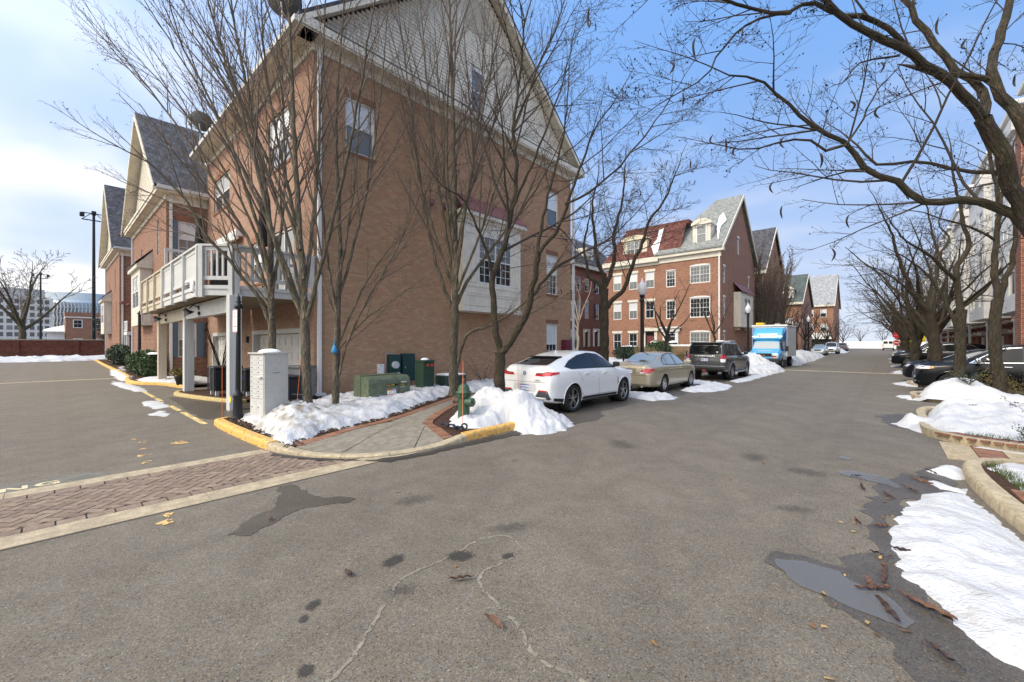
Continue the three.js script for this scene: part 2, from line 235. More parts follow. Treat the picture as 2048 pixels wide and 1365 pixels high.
// kerb stones swept along an outline; s = +1 when the pavement lies to the left of the walking direction
function kerbRun(pts, hf, matf, len, s = 1, w = 0.16, owner) {
  const crv = new THREE.CatmullRomCurve3(pts.map(p => V3(p[0], 0, p[1])), false, 'centripetal'), L = crv.getLength(), n = Math.max(1, Math.round(L / len)), N = n * 6, P = crv.getSpacedPoints(N);
  for (let k = 0; k < n; k++) {
    const rows = []; for (let i = 0; i <= 6; i++) {
      const q = k * 6 + i, a = P[Math.max(0, q - 1)], b = P[Math.min(N, q + 1)], d = b.clone().sub(a).normalize(), nx = d.z * s, nz = -d.x * s; let p = P[q].clone(); if (i === 0) p.addScaledVector(d, 0.004); if (i === 6) p.addScaledVector(d, -0.004);
      const h = hf(p.x, p.z), j = 0.006 * fbm(p.x * 3, p.z * 3, 2); const sec = [[0, -0.05], [0.004 + j, h * 0.6], [0.012 + j, h - 0.022], [0.034, h - 0.002 + j], [w * 0.6, h + j], [w, h], [w, -0.05]];
      rows.push(sec.map(([o, y]) => [p.x + nx * o, y, p.z + nz * o]));
    }
    const v = []; const T = (a, b, c) => s > 0 ? v.push(...a, ...b, ...c) : v.push(...a, ...c, ...b); const m = rows[0].length;
    for (let i = 0; i < 6; i++) for (let q = 0; q < m - 1; q++) { T(rows[i][q], rows[i + 1][q], rows[i + 1][q + 1]); T(rows[i][q], rows[i + 1][q + 1], rows[i][q + 1]); }
    for (const i of [0, 6]) for (let q = 1; q < m - 1; q++) i ? T(rows[i][0], rows[i][q + 1], rows[i][q]) : T(rows[i][0], rows[i][q], rows[i][q + 1]);
    let g = new THREE.BufferGeometry(); g.setAttribute('position', new THREE.BufferAttribute(new Float32Array(v), 3)); g = toCreasedNormals(g, 0.7); g.computeBoundingBox();
    part(owner, 'kerb_stone', uvm(g, 0.8), matf((k + 0.5) / n, crv.getPointAt((k + 0.5) / n)));
  }
}
function structGroup(name) { const g = new THREE.Group(); g.name = numbered(name); g.userData.kind = 'structure'; scene.add(g); return g; }
function plate(P, f, th = 0.05, res = 0.4) { // paving piece with side faces
  if (area(P) < 0) P = [...P].reverse(); const v = []; for (let i = 0; i < P.length; i++) { const a = P[i], b = P[(i + 1) % P.length], ya = f(...a), yb = f(...b); v.push(a[0], ya, a[1], b[0], yb, b[1], b[0], yb - th, b[1], a[0], ya, a[1], b[0], yb - th, b[1], a[0], ya - th, a[1]); }
  const s = new THREE.BufferGeometry(); s.setAttribute('position', new THREE.BufferAttribute(new Float32Array(v), 3)); s.computeVertexNormals(); return merge([sheet(P, res, f), s]);
}
const inset = (P, k) => { if (area(P) < 0) P = [...P].reverse(); const o = []; const n = P.length; for (let i = 0; i < n; i++) { const a = P[(i + n - 1) % n], b = P[i], c = P[(i + 1) % n]; const d1 = [b[0] - a[0], b[1] - a[1]], d2 = [c[0] - b[0], c[1] - b[1]], l1 = Math.hypot(...d1), l2 = Math.hypot(...d2); const n1 = [-d1[1] / l1, d1[0] / l1], n2_ = [-d2[1] / l2, d2[0] / l2]; const m = [n1[0] + n2_[0], n1[1] + n2_[1]], q = k * 2 / (m[0] * m[0] + m[1] * m[1]) ; o.push([b[0] + m[0] * q, b[1] + m[1] * q]); } return o; };
const brickTones = [[0.36, 0.165, 0.10], [0.41, 0.20, 0.125], [0.31, 0.145, 0.095], [0.39, 0.21, 0.145]].map(c => std(c, 0.9, { map: M.concMap }));
const paverTones = [[0.35, 0.265, 0.215], [0.39, 0.295, 0.24], [0.32, 0.245, 0.205], [0.42, 0.325, 0.265], [0.37, 0.275, 0.235]].map(c => std(c, 0.92, { map: M.concMap, bumpMap: M.concBump, bumpScale: 0.003 }));
// corner pavement
const island = structGroup('pavement');
{
  const K = [[-10.78, -2.55], [-10.7, -2.36], [-10.4, -2.31], [-8.72, -2.31], [-7.48, -2.36], [-7.03, -2.47], [-6.7, -2.6], [-6.36, -2.77], [-5.9, -3.13], [-5.62, -3.65], [-5.54, -4.3], [-5.54, -5.3], [-5.56, -6.2], [-5.7, -6.9], [-6.1, -7.42], [-6.9, -7.66], [-8.05, -7.95], [-8.1, -9]];
  kerbRun(K.slice(0, 5), () => 0.135, () => M.yellow, 1.5, 1, 0.16, island);
  kerbRun(K.slice(4, 12).concat([[-5.54, -4.95]]).filter((p, i) => i !== 7), (x, z) => hI(x, z) + 0.008, () => M.kerb, 0.75, 1, 0.16, island);
  kerbRun([[-5.54, -4.95], [-5.545, -5.6], [-5.56, -6.2], [-5.62, -6.5]], () => 0.135, () => M.yellow, 0.8, 1, 0.16, island);
  kerbRun(K.slice(13), () => 0.13, () => M.kerb, 1.4, 1, 0.16, island);
  kerbRun([[-8.1, -9], [-8.1, -60]], () => 0.13, () => M.kerb, 3, 1, 0.16, island);
  kerbRun([[-8.1, -60], [-8.1, -150]], () => 0.13, () => M.kerb, 15, 1, 0.16, island);
  const outline = [[-10.62, -2.5], [-8.72, -2.45], [-7.48, -2.5], [-7.08, -2.6], [-6.45, -2.9], [-6.02, -3.22], [-5.76, -3.7], [-5.69, -4.3], [-5.69, -6.2], [-5.83, -6.85], [-6.2, -7.3], [-6.95, -7.52], [-8.0, -7.82], [-8.0, -19], [-12.62, -19], [-12.62, -5.1], [-11.55, -5.1], [-11.3, -3.4], [-10.9, -2.7]];
  part(island, 'mulch_bed', sheet(outline, 0.3, (x, z) => hI(x, z) - 0.025 + 0.012 * fbm(x * 3, z * 3, 3)), M.mulch);
  const L = [[-7.34, -2.70], [-7.43, -3.28], [-7.67, -3.86], [-7.84, -4.49], [-8.16, -5.28], [-8.8, -6.43], [-9.53, -7.75], [-9.9, -8.6], [-9.95, -10], [-9.95, -18.8]];
  const Rr = [[-5.73, -4.78], [-6.3, -4.98], [-6.86, -5.2], [-7.54, -5.95], [-8.37, -7.15], [-8.62, -7.9], [-8.65, -9.4], [-8.65, -18.8]];
  const bd = (pts, s) => { // soldier course of bricks beside the walk
    const c = new THREE.CatmullRomCurve3(pts.map(p => V3(p[0], 0, p[1])), false, 'centripetal'), Ln = c.getLength(), n = Math.floor(Ln / 0.108); for (let i = 0; i < Math.min(n, 105); i++) { const a = c.getPointAt(i / n), b = c.getPointAt(Math.min(1, (i + 0.93) / n)), d = b.clone().sub(a).normalize(), nx = d.z * s, nz = -d.x * s, w = 0.2; const q = [[a.x, a.z], [b.x, b.z], [b.x + nx * w, b.z + nz * w], [a.x + nx * w, a.z + nz * w]]; const dy = 0.003 * (hash(i, s + 2, 4) - 0.5); part(island, 'brick', plate(q, (x, z) => hI(x, z) + dy, 0.03, 1), brickTones[(hash(i, s + 5, 8) * 4) | 0]); } };
  bd(L, -1); bd(Rr, 1);
  const slabs = [
    [[-7.12, -2.66], [-6.8, -2.76], [-6.47, -2.92], [-6.33, -3.02], [-7.42, -4.87], [-7.60, -4.62], [-7.47, -4.0], [-7.23, -3.36], [-7.14, -2.8]],
    [[-6.33, -3.02], [-6.04, -3.25], [-5.78, -3.72], [-5.715, -3.95], [-6.81, -5.0], [-7.42, -4.87]],
    [[-5.715, -3.95], [-5.71, -4.3], [-5.715, -4.58], [-6.3, -4.76], [-6.81, -5.0]],
    [[-7.42, -4.87], [-6.81, -5.0], [-6.98, -5.05], [-7.69, -5.85], [-7.9, -6.15], [-8.34, -6.05], [-7.97, -5.4], [-7.62, -4.7]],
    [[-8.34, -6.05], [-7.9, -6.15], [-8.55, -7.1], [-8.78, -7.7], [-9.28, -7.75], [-8.62, -6.52]],
    [[-9.28, -7.75], [-8.78, -7.7], [-8.85, -9.3], [-9.74, -9.3], [-9.7, -8.6]]];
  for (let z = -9.3; z > -18; z -= 1.5) slabs.push([[-8.86, z], [-8.86, z - 1.5], [-9.74, z - 1.5], [-9.74, z]]);
  for (const s of slabs) part(island, 'concrete_slab', plate(inset(s, 0.006), hI, 0.04, 0.3), M.slab);
  // far pavement and lawns along the row
  part(island, 'far_lawn', sheet([[-8.0, -19], [-8.0, -150], [-45, -150], [-45, -19]], 4, (x, z) => 0.1 + 0.01 * Math.sin(x + z)), std([0.17, 0.145, 0.09], 1, { map: M.mulch.map }));
  for (let z = -19; z > -60; z -= 2) part(island, 'concrete_slab', bx(-9.75, -8.9, 0.05, 0.125, z - 0.005, z - 1.995), M.slab);
}
// crossing of pavers at the mouth of the side street
const crossing = structGroup('paver_crossing');
{
  const zA = 5, zE = -3.7;
  const endc = z => 0; // flush bands
  const kerbX = [[-7.48, -2.32], [-7.03, -2.43], [-6.7, -2.56], [-6.36, -2.73], [-5.9, -3.09], [-5.6, -3.62], [-5.535, -4.1]];
  const lim = x => { for (let i = 0; i < kerbX.length - 1; i++) { const a = kerbX[i], b = kerbX[i + 1]; if (x >= a[0] && x <= b[0]) return lerp(a[1], b[1], (x - a[0]) / (b[0] - a[0])); } return x < -7.48 ? -2.32 : -4.1; };
  const bandP = (x0, x1) => { const P = [[x0, zA], [x1, zA]]; for (let i = 8; i >= 0; i--) { const x = lerp(x0, x1, i / 8); P.push([x, lim(x) + 0.015]); } return P; };
  for (let z = zA; z > -4.2; z -= 1.55) for (const [x0, x1] of [[-5.87, -5.535], [-7.58, -7.30]]) { const P = clipRect(bandP(x0, x1), x0, x1, z - 1.545, z); if (P.length > 2 && Math.abs(area(P)) > 0.002) part(crossing, 'concrete_band', plate(P, () => 0.012, 0.03, 1), M.band); }
  part(crossing, 'bedding', sheet(bandP(-7.6, -5.53), 0.6, () => 0.003), std([0.05, 0.042, 0.036], 1));
  const px0 = -7.295, px1 = -5.875, bw = 0.15, pieces = [];
  for (let z = zA; z > -4; z -= 0.21) for (const [a, b] of [[px0, px0 + bw], [px1 - bw, px1]]) pieces.push([[a, z], [b, z], [b, z - 0.196], [a, z - 0.196]]);
  const c45 = Math.SQRT1_2, A = 0.104, ix0 = px0 + bw + 0.006, ix1 = px1 - bw - 0.006;
  for (let i = -70; i < 70; i++) for (let j = -70; j < 70; j++) {
    const k = ((i - j) % 4 + 4) % 4; let r = null; if (k === 0) r = [i, j, 2, 1]; else if (k === 1) r = null; if (k === 3) r = [i, j, 1, 2]; if (!r) continue;
    const [u, v, w, h] = r, g = 0.06; const q = [[u + g, v + g], [u + w - g, v + g], [u + w - g, v + h - g], [u + g, v + h - g]].map(([a, b]) => [-6.585 + (a - b) * A * c45, 0.4 + (a + b) * A * c45]);
    const c = clipRect(q, ix0, ix1, -4.2, zA); if (c.length > 2 && Math.abs(area(c)) > 0.0015) pieces.push(c);
  }
  const ok = pieces.map(P => { const cx = P.reduce((s, p) => s + p[0], 0) / P.length, cz = P.reduce((s, p) => s + p[1], 0) / P.length; return { P, cx, cz, d: cz > 0.75 ? 99 : Math.hypot(cx, cz) }; }).filter(o => o.P.every(p => p[1] > lim(p[0]) + 0.01));
  ok.sort((a, b) => a.d - b.d);
  const rest = [];
  ok.forEach((o, i) => { const k = (hash(Math.round(o.cx * 50), Math.round(o.cz * 50), 3) * 5) | 0, dy = (hash(Math.round(o.cx * 60), Math.round(o.cz * 60), 5) - 0.5) * 0.004; const g = prism(o.P, -0.01, 0.012 + dy); if (i < 300) part(crossing, 'paver', uvm(g, 0.7), paverTones[k]); else { const c = new Float32Array(norm(g).attributes.position.count * 3); const t = paverTones[k].color; const q = uvm(g, 0.7); for (let m = 0; m < c.length; m += 3) { c[m] = t.r; c[m + 1] = t.g; c[m + 2] = t.b; } q.setAttribute('color', new THREE.BufferAttribute(c.slice(0, q.attributes.position.count * 3), 3)); rest.push(q); } });
  const m = part(crossing, 'paver_field', rest, std(0xffffff, 0.92, { vertexColors: true, map: M.concMap })); m.userData.kind = 'stuff';
}
// right-hand pavements
const rightIsl = structGroup('pavement');
{
  kerbRun([[1.9, -3.4], [1.25, -4.6], [0.95, -5.8], [0.79, -6.94], [0.74, -8.0], [0.80, -8.5], [1.05, -8.85], [1.6, -9.0], [4, -9.05]], () => 0.14, () => M.kerb, 1.5, -1, 0.17, rightIsl);
  part(rightIsl, 'soil', sheet([[2.0, -3.4], [1.4, -4.7], [1.1, -5.85], [0.94, -6.94], [0.9, -8.0], [1.0, -8.45], [1.2, -8.7], [4.5, -8.9], [9, -8.9], [9, -2], [3, -2]], 0.3, (x, z) => 0.11 + 0.015 * fbm(x * 2, z * 2, 3)), M.mulch);
  kerbRun([[4, -10.25], [1.62, -10.42], [1.05, -10.62], [0.75, -11.0], [0.66, -11.5], [0.68, -12.4], [0.72, -14.2], [0.95, -14.9], [1.5, -15.2], [4, -15.2]], () => 0.14, () => M.kerb, 1.5, 1, 0.17, rightIsl);
  part(rightIsl, 'soil', sheet([[9, -10.4], [4, -10.4], [1.65, -10.57], [1.12, -10.75], [0.9, -11.05], [0.82, -11.5], [0.85, -14.2], [1.1, -14.8], [1.5, -15.05], [9, -15.05]], 0.3, (x, z) => 0.11 + 0.015 * fbm(x * 2, z * 2, 3)), M.mulch);
  kerbRun([[5, -17.45], [1.4, -17.5], [0.85, -17.75], [0.72, -18.3], [0.85, -19.3], [1.4, -19.6], [5, -19.6]], () => 0.14, () => M.kerb, 1.5, 1, 0.17, rightIsl);
  part(rightIsl, 'soil', sheet([[5, -17.6], [1.45, -17.65], [0.98, -17.9], [0.88, -18.3], [1.0, -19.2], [1.5, -19.45], [5, -19.45]], 0.4, () => 0.12), M.mulch);
  for (let k = 0; k < 9; k++) { const z = -23.0 - k * 9; kerbRun([[3, z], [1.3, z - 0.05], [0.85, z - 0.4], [0.85, z - 1.5], [1.3, z - 1.85], [3, z - 1.9]], () => 0.14, () => M.kerb, 2, 1, 0.17, rightIsl); part(rightIsl, 'soil', sheet([[3.2, z - 0.15], [1.35, z - 0.2], [1.0, z - 0.5], [1.0, z - 1.4], [1.35, z - 1.7], [3.2, z - 1.75]], 0.6, () => 0.12), M.mulch); }
  // paved crossing between the beds
  for (let i = 0; i < 2; i++) { const z0 = -9.07 - i * 0.72, z1 = z0 - 0.71; part(rightIsl, 'concrete_band', bx(0.68, 1.03, -0.02, 0.014, z0, z1), M.tanSlab); for (let q = 0; q < 3; q++) part(rightIsl, 'concrete_slab', bx(1.37 + q * 1.2, 1.37 + q * 1.2 + 1.19, -0.02, 0.014, z0 + (i ? 0 : 0), z1), M.tanSlab); }
  for (let k = 0; k < 13; k++) part(rightIsl, 'brick', uvm(bx(1.045, 1.355, -0.02, 0.012 + 0.003 * hash(k, 1), -9.08 - k * 0.108, -9.18 - k * 0.108), 0.7), brickTones[(hash(k, 6) * 4) | 0]);
  // brick edging behind the kerbs
  const edge = (pts, s, w, n0) => { const c = new THREE.CatmullRomCurve3(pts.map(p => V3(p[0], 0, p[1])), false, 'centripetal'), n = Math.floor(c.getLength() / 0.106); for (let i = 0; i < n; i++) { const a = c.getPointAt(i / n), b = c.getPointAt((i + 0.93) / n), d = b.clone().sub(a).normalize(), nx = d.z * s, nz = -d.x * s; for (let r = 0; r < w; r++) { const o = r * 0.206 + 0.05; const P = [[a.x + nx * o, a.z + nz * o], [b.x + nx * o, b.z + nz * o], [b.x + nx * (o + 0.2), b.z + nz * (o + 0.2)], [a.x + nx * (o + 0.2), a.z + nz * (o + 0.2)]]; part(rightIsl, 'brick', plate(P, () => 0.132 + 0.004 * hash(i, r, n0), 0.03, 1), brickTones[(hash(i, r, n0) * 4) | 0]); } } };
  edge([[4, -10.45], [1.66, -10.62], [1.2, -10.79], [0.99, -11.02]], 1, 2, 3);
  edge([[1.7, -4.2], [1.28, -5.3], [1.03, -6.2], [0.96, -7.1]], -1, 2, 5);
}
// bands across the roads
part(structGroup('road_band'), 'concrete_band', bx(-8, 0.7, -0.02, 0.008, -31.5, -31.95), M.band);
part(structGroup('road_band'), 'concrete_band', bx(-28.4, -28.0, -0.02, 0.008, 10, -2.3), M.band);
// alley kerbs
const alley = structGroup('alley_kerb');
{
  kerbRun([[-18.2, -3.5], [-18.3, -3.0], [-17.7, -2.75], [-17.0, -2.8], [-14.8, -3.3], [-13.8, -3.7]], () => 0.1, () => M.wornYellow, 1.4, 1, 0.14, alley);
  part(alley, 'mulch_bed', sheet([[-18.1, -3.4], [-18.1, -3.05], [-17.6, -2.9], [-17.0, -2.95], [-14.8, -3.45], [-13.9, -3.85], [-14, -5.1], [-18.2, -5.1]], 0.4, () => 0.085), M.mulch);
  kerbRun([[-33, -2.6], [-28, -2.5], [-26.2, -2.3], [-24.4, -2.25], [-23.2, -2.45], [-22.2, -3.0], [-20, -3.4]], () => 0.12, () => M.yellow, 1.6, 1, 0.14, alley);
  kerbRun([[-58, -2.9], [-45, -2.7], [-33, -2.6]], () => 0.12, () => M.yellow, 3, 1, 0.14, alley);
  part(alley, 'mulch_bed', sheet([[-58, -2.8], [-33, -2.5], [-28, -2.4], [-26.2, -2.2], [-24.4, -2.15], [-23.2, -2.35], [-22.2, -2.9], [-20, -3.3], [-20, -5.1], [-58, -5.1]].map(([x, z]) => [x, z - 0.16]), 0.8, () => 0.1), M.mulch);
}
// painted markings and lettering on the asphalt
const worn = (seed, thr) => { const a = tnoise(256, 40, seed), b = tnoise(256, 12, seed + 1); return dtex(256, 256, (i, j) => { const v = a(i, j) * 0.55 + b(i, j) * 0.45 + (hash(i, j, seed) - 0.5) * 0.18; return sstep(thr, thr + 0.06, v); }, false); };
const mark = structGroup('road_marking');
{
  const yl = std([0.72, 0.55, 0.24], 0.85, { alphaMap: worn(71, 0.36), transparent: true });
  for (let k = 0; k < 11; k++) { const x0 = -10.9 - k * 1.3; if (k === 3) continue; part(mark, 'painted_line', uvm(bx(x0, x0 - (k % 3 === 1 ? 0.95 : 1.24), 0.004, 0.0055, -2.17, -2.28), 0.9), yl); }
  const tex = canvasTex(1024, 128, (c, w, h) => { c.fillStyle = '#000'; c.fillRect(0, 0, w, h); c.fillStyle = '#fff'; c.font = 'bold 104px sans-serif'; c.textBaseline = 'middle'; c.save(); c.scale(1.32, 1); const t = 'NO PARKING'; const m = c.measureText(t).width; c.fillText(t, w / 1.32 - m - 18, h / 2 + 6); c.restore(); const r = RNG(5); c.fillStyle = '#000'; for (let i = 0; i < 900; i++) { c.globalAlpha = r() * 0.9; c.fillRect(r() * w, r() * h, 1 + r() * 5, 1 + r() * 3); } c.globalAlpha = 1; });
  tex.colorSpace = THREE.NoColorSpace;
  // letters read from +z towards -z, tops away from the main street
  part(mark, 'lettering', quad([-7.60, 0.0075, 2.5], [-7.60, 0.0075, -0.17], [-7.90, 0.0075, -0.17], [-7.90, 0.0075, 2.5]), std([0.62, 0.52, 0.33], 0.85, { alphaMap: tex, transparent: true }));
  part(mark, 'grey_patch', sheet(wiggle([[-7.59, 3.4], [-7.59, -0.5], [-7.8, -0.52], [-8.0, -0.3], [-8.0, 3.4]], 0.15, 0.02), 0.5, () => 0.004), std([0.24, 0.24, 0.22], 0.9, { map: M.concMap }));
  const sp = std([0.62, 0.40, 0.16], 0.9, { alphaMap: worn(75, 0.5), transparent: true });
  for (const [x, z, w, d] of [[-10.2, -1.0, 0.22, 0.12], [-9.7, -1.1, 0.2, 0.08], [-9.1, -1.02, 0.1, 0.1], [-8.6, -0.98, 0.16, 0.1], [-8.05, -0.93, 0.16, 0.14], [-9.2, -1.5, 0.25, 0.2], [-5.45, -0.8, 0.2, 0.05], [-5.2, -0.75, 0.12, 0.08]]) part(mark, 'spray_mark', sheet(wiggle([[x - w / 2, z - d / 2], [x + w / 2, z - d / 2], [x + w / 2, z + d / 2], [x - w / 2, z + d / 2]], 0.06, 0.06, 2, x * 9), 0.4, () => 0.006), sp);
}
// cracks sealed with pale dust, stains, wet patches and puddles
function ribbon(pts, w, y, seed) {
  const c = new THREE.CatmullRomCurve3(pts.map(p => V3(p[0], y, p[1])), false, 'centripetal'), n = Math.ceil(c.getLength() / 0.02), P = c.getSpacedPoints(n), v = []; let pl, pr;
  for (let i = 0; i <= n; i++) { const a = P[Math.max(0, i - 1)], b = P[Math.min(n, i + 1)], d = b.clone().sub(a).normalize(); const jx = 0.02 * fbm(i * 0.12 + seed, 3, 3), k = w * (0.5 + 0.5 * hash(i, seed)) * (0.6 + 0.6 * Math.abs(fbm(i * 0.07, seed, 2))) , k2 = w * (0.5 + 0.5 * hash(i, seed, 3)) * (0.6 + 0.6 * Math.abs(fbm(i * 0.07 + 50, seed, 2))); const l = [P[i].x + d.z * (k + jx), y, P[i].z - d.x * (k + jx)], r = [P[i].x - d.z * (k2 - jx), y, P[i].z + d.x * (k2 - jx)]; if (pl) v.push(...pl, ...pr, ...r, ...pl, ...r, ...l); pl = l; pr = r; }
  const g = new THREE.BufferGeometry(); g.setAttribute('position', new THREE.BufferAttribute(new Float32Array(v), 3)); g.computeVertexNormals(); return uvm(g);
}
{
  const al = worn(81, 0.30); al.repeat.set(2.2, 2.2);
  const pale = std([0.36, 0.33, 0.285], 0.95, { map: M.concMap, alphaMap: al, transparent: true });
  const cracks = [[[-2.53, -1.58], [-2.67, -1.73], [-2.65, -2.13], [-2.69, -2.5]], [[-2.69, -2.55], [-2.57, -2.76], [-2.34, -2.69], [-2.26, -2.48], [-2.29, -2.21], [-2.19, -2.08], [-1.9, -1.99], [-1.62, -1.9], [-1.5, -1.82], [-1.19, -1.84], [-0.8, -1.9]], [[-2.5, -1.5], [-2.2, -1.1], [-2.1, -0.85], [-2.05, -0.7]]];
  cracks.forEach((c, i) => structure('asphalt_crack', ribbon(c, 0.022, 0.0035, i * 7), pale));
  structure('asphalt_crack', ribbon([[-1.9, -8.4], [-1.0, -7.3], [-0.6, -6.9], [0.4, -6.8]], 0.012, 0.0035, 31), pale);
  const st = (seed, soft, amp) => { const a = tnoise(256, 24, seed); const t = dtex(256, 256, (i, j) => { const r = Math.hypot(i / 128 - 1, j / 128 - 1), v = a(i, j) * 0.6 + (hash(i >> 1, j >> 1, seed) - 0.5) * 0.3; return sstep(0.0, soft, 1.05 - r * 1.15 + (v - 0.35) * 0.9) * amp; }, false); return t; };
  const sm = [st(83, 0.22, 0.6), st(87, 0.7, 0.28)].map(t => std([0.035, 0.033, 0.031], 0.75, { alphaMap: t, transparent: true }));
  const stains = [[-2.6, -2.25, 0.13, 0.1], [-2.66, -2.9, 0.34, 0.14], [-2.31, -2.51, 0.07, 0.05], [-2.94, -1.84, 0.12, 0.08], [-2.84, -1.17, 0.07, 0.05], [-2.74, -1.07, 0.05, 0.035], [-2.3, -0.91, 0.06, 0.05], [-0.83, -6.83, 0.35, 0.26], [-0.72, -5.23, 0.3, 0.16], [-2.55, -1.65, 0.16, 0.1], [-3.9, -2.7, 0.35, 0.2], [-1.5, -7.2, 0.4, 0.25], [-4.1, -4.6, 0.1, 0.06], [-3.4, -6.6, 0.5, 0.3]];
  stains.forEach(([x, z, a, b], i) => structure('asphalt_stain', quad([-a, 0, b], [a, 0, b], [a, 0, -b], [-a, 0, -b]).rotateY(0.7 + i * 0.37).translate(x, 0.0045, z), sm[[0, 2, 3, 4, 5, 6].includes(i) ? 0 : 1]));
  const wet = std([0.60, 0.59, 0.585], 0.45, { map: M.aspMap, bumpMap: M.aspBump, bumpScale: 0.006 });
  const wets = [[[-4.5, -1.0], [-4.55, -1.3], [-4.95, -1.75], [-5.4, -1.72], [-5.42, -1.95], [-5.0, -1.98], [-4.75, -1.95], [-4.5, -2.15], [-4.42, -2.05], [-4.5, -1.7], [-4.35, -1.3]]];
  const wp = [[-4.62, -1.22], [-4.85, -1.6], [-5.2, -1.78], [-5.5, -1.83], [-5.45, -2.02], [-5.05, -1.98], [-4.75, -2.05], [-4.45, -2.28], [-4.38, -2.16], [-4.6, -1.8], [-4.45, -1.5], [-4.3, -1.2], [-4.45, -1.08]];
  structure('wet_asphalt', sheet(wiggle(wp, 0.06, 0.05, 2), 0.3, () => 0.004), wet);
  // melt water beside the snow on the right
  const water = phys([0.16, 0.15, 0.14], 0.22, { bumpMap: M.aspBump, bumpScale: 0.002, transparent: true, opacity: 0.72 });
  const pud = spline2([[-0.66, -3.9], [-0.45, -3.62], [-0.2, -3.55], [0.06, -3.5], [0.12, -3.66], [-0.1, -3.9], [-0.42, -4.02]], 40);
  structure('puddle', sheet(wiggle(pud, 0.05, 0.035, 1.6), 0.3, () => 0.008), water);
  structure('puddle', sheet(wiggle(spline2([[-0.5, -7.1], [-0.1, -6.9], [0.1, -6.8], [0.0, -7.2], [-0.35, -7.3]], 24), 0.06, 0.03, 2), 0.3, () => 0.008), water);
  structure('puddle', sheet(wiggle(spline2([[-0.55, -8.0], [-0.42, -7.95], [-0.4, -8.08], [-0.52, -8.12]], 16), 0.05, 0.01, 2), 0.3, () => 0.008), water);
  structure('wet_asphalt', sheet(wiggle([[-0.05, -3.3], [0.05, -2.95], [0.3, -2.6], [0.9, -2.3], [0.9, -3.3], [0.3, -3.9], [0.1, -4.6], [0.0, -5.3], [0.2, -6.4], [0.6, -7.2], [0.75, -8.3], [0.5, -8.4], [0.25, -7.7], [-0.05, -7.2], [-0.1, -6.4], [-0.15, -5.6], [-0.12, -4.8], [-0.3, -4.2], [-0.72, -4.0], [-0.55, -3.7], [-0.2, -3.5]], 0.1, 0.1, 1.2), 0.4, () => 0.004), wet);
  structure('wet_asphalt', sheet(wiggle([[0.0, -12.0], [0.65, -11.0], [0.72, -12.4], [0.6, -13.6], [0.2, -14.0], [-0.2, -13.2]], 0.1, 0.1, 1.2), 0.4, () => 0.004), wet);
  structure('wet_asphalt', sheet(wiggle([[-6.9, -2.35], [-6.2, -2.65], [-5.75, -3.1], [-5.48, -3.7], [-5.45, -5.2], [-5.45, -6.6], [-5.0, -7.6], [-5.1, -6.6], [-5.25, -5.2], [-5.3, -3.9], [-5.4, -3.3]].map(([x, z]) => [x, z]), 0.1, 0.05, 1.5), 0.4, () => 0.0165), std([0.045, 0.04, 0.036], 0.6, { bumpMap: M.aspBump, bumpScale: 0.004, transparent: true, opacity: 0.75 }));
  structure('wet_asphalt', sheet(wiggle([[-5.0, -7.4], [-4.85, -8.4], [-5.4, -9.4], [-5.5, -13], [-5.1, -14], [-5.2, -18], [-5.5, -22], [-8, -22], [-8, -7.9], [-6, -7.5]], 0.2, 0.12, 1), 0.5, () => 0.004), wet);
  structure('wet_asphalt', sheet(wiggle([[-10.9, -2.7], [-11.6, -2.35], [-14, -2.4], [-17, -2.5], [-17, -5], [-12.5, -5.1], [-11.4, -3.6]], 0.2, 0.1, 1), 0.5, () => 0.004), wet);
}
// ---------- houses ----------
class Frame { // wall plane: u along, v up, n outwards
  constructor(o, u, n) { this.o = o; this.u = u; this.n = n; }
  p(u, v, n = 0) { return [this.o[0] + this.u[0] * u + this.n[0] * n, this.o[1] + v, this.o[2] + this.u[1] * u + this.n[1] * n]; }
  box(u0, u1, v0, v1, n0, n1) { const a = this.p(u0, v0, n0), b = this.p(u1, v1, n1); return bx(a[0], b[0], a[1], b[1], a[2], b[2]); }
  slab(pts, n0, n1) { const P = pts.map(([u, v]) => this.p(u, v, n0)), t = [this.n[0] * (n1 - n0), 0, this.n[1] * (n1 - n0)]; const a = V3(...P[1]).sub(V3(...P[0])), b = V3(...P[2]).sub(V3(...P[1])); return slab(a.cross(b).dot(V3(...t)) < 0 ? P.reverse() : P, t); }
  wall(out, holes, n0, n1) { const s = new THREE.Shape(out.map(p => new THREE.Vector2(...p))); for (const [a, b, c, d] of holes) s.holes.push(new THREE.Path([[a, c], [a, d], [b, d], [b, c]].map(p => new THREE.Vector2(...p)))); const g = new THREE.ExtrudeGeometry(s, { depth: n1 - n0, bevelEnabled: false }); const m = new THREE.Matrix4().makeBasis(V3(this.u[0], 0, this.u[1]), V3(0, 1, 0), V3(this.n[0], 0, this.n[1])); m.setPosition(this.o[0] + this.n[0] * n0, this.o[1], this.o[2] + this.n[1] * n0); g.applyMatrix4(m); if (m.determinant() < 0) { const q = norm(g), p = q.attributes.position; for (let i = 0; i < p.count; i += 3) { const t = [p.getX(i + 1), p.getY(i + 1), p.getZ(i + 1)]; p.setXYZ(i + 1, p.getX(i + 2), p.getY(i + 2), p.getZ(i + 2)); p.setXYZ(i + 2, ...t); } q.computeVertexNormals(); return uvm(q); } return uvm(g); }
}
const mirrorFix = null;
// add geometry given in world coordinates to a thing that stands at its own base
function wpart(t, name, geo, mat, label) { const g = Array.isArray(geo) ? merge(geo) : norm(geo); let root = t; while (root.parent && root.parent !== scene) root = root.parent; g.translate(-root.position.x, -root.position.y, -root.position.z); return part(t, name, g, mat, label); }
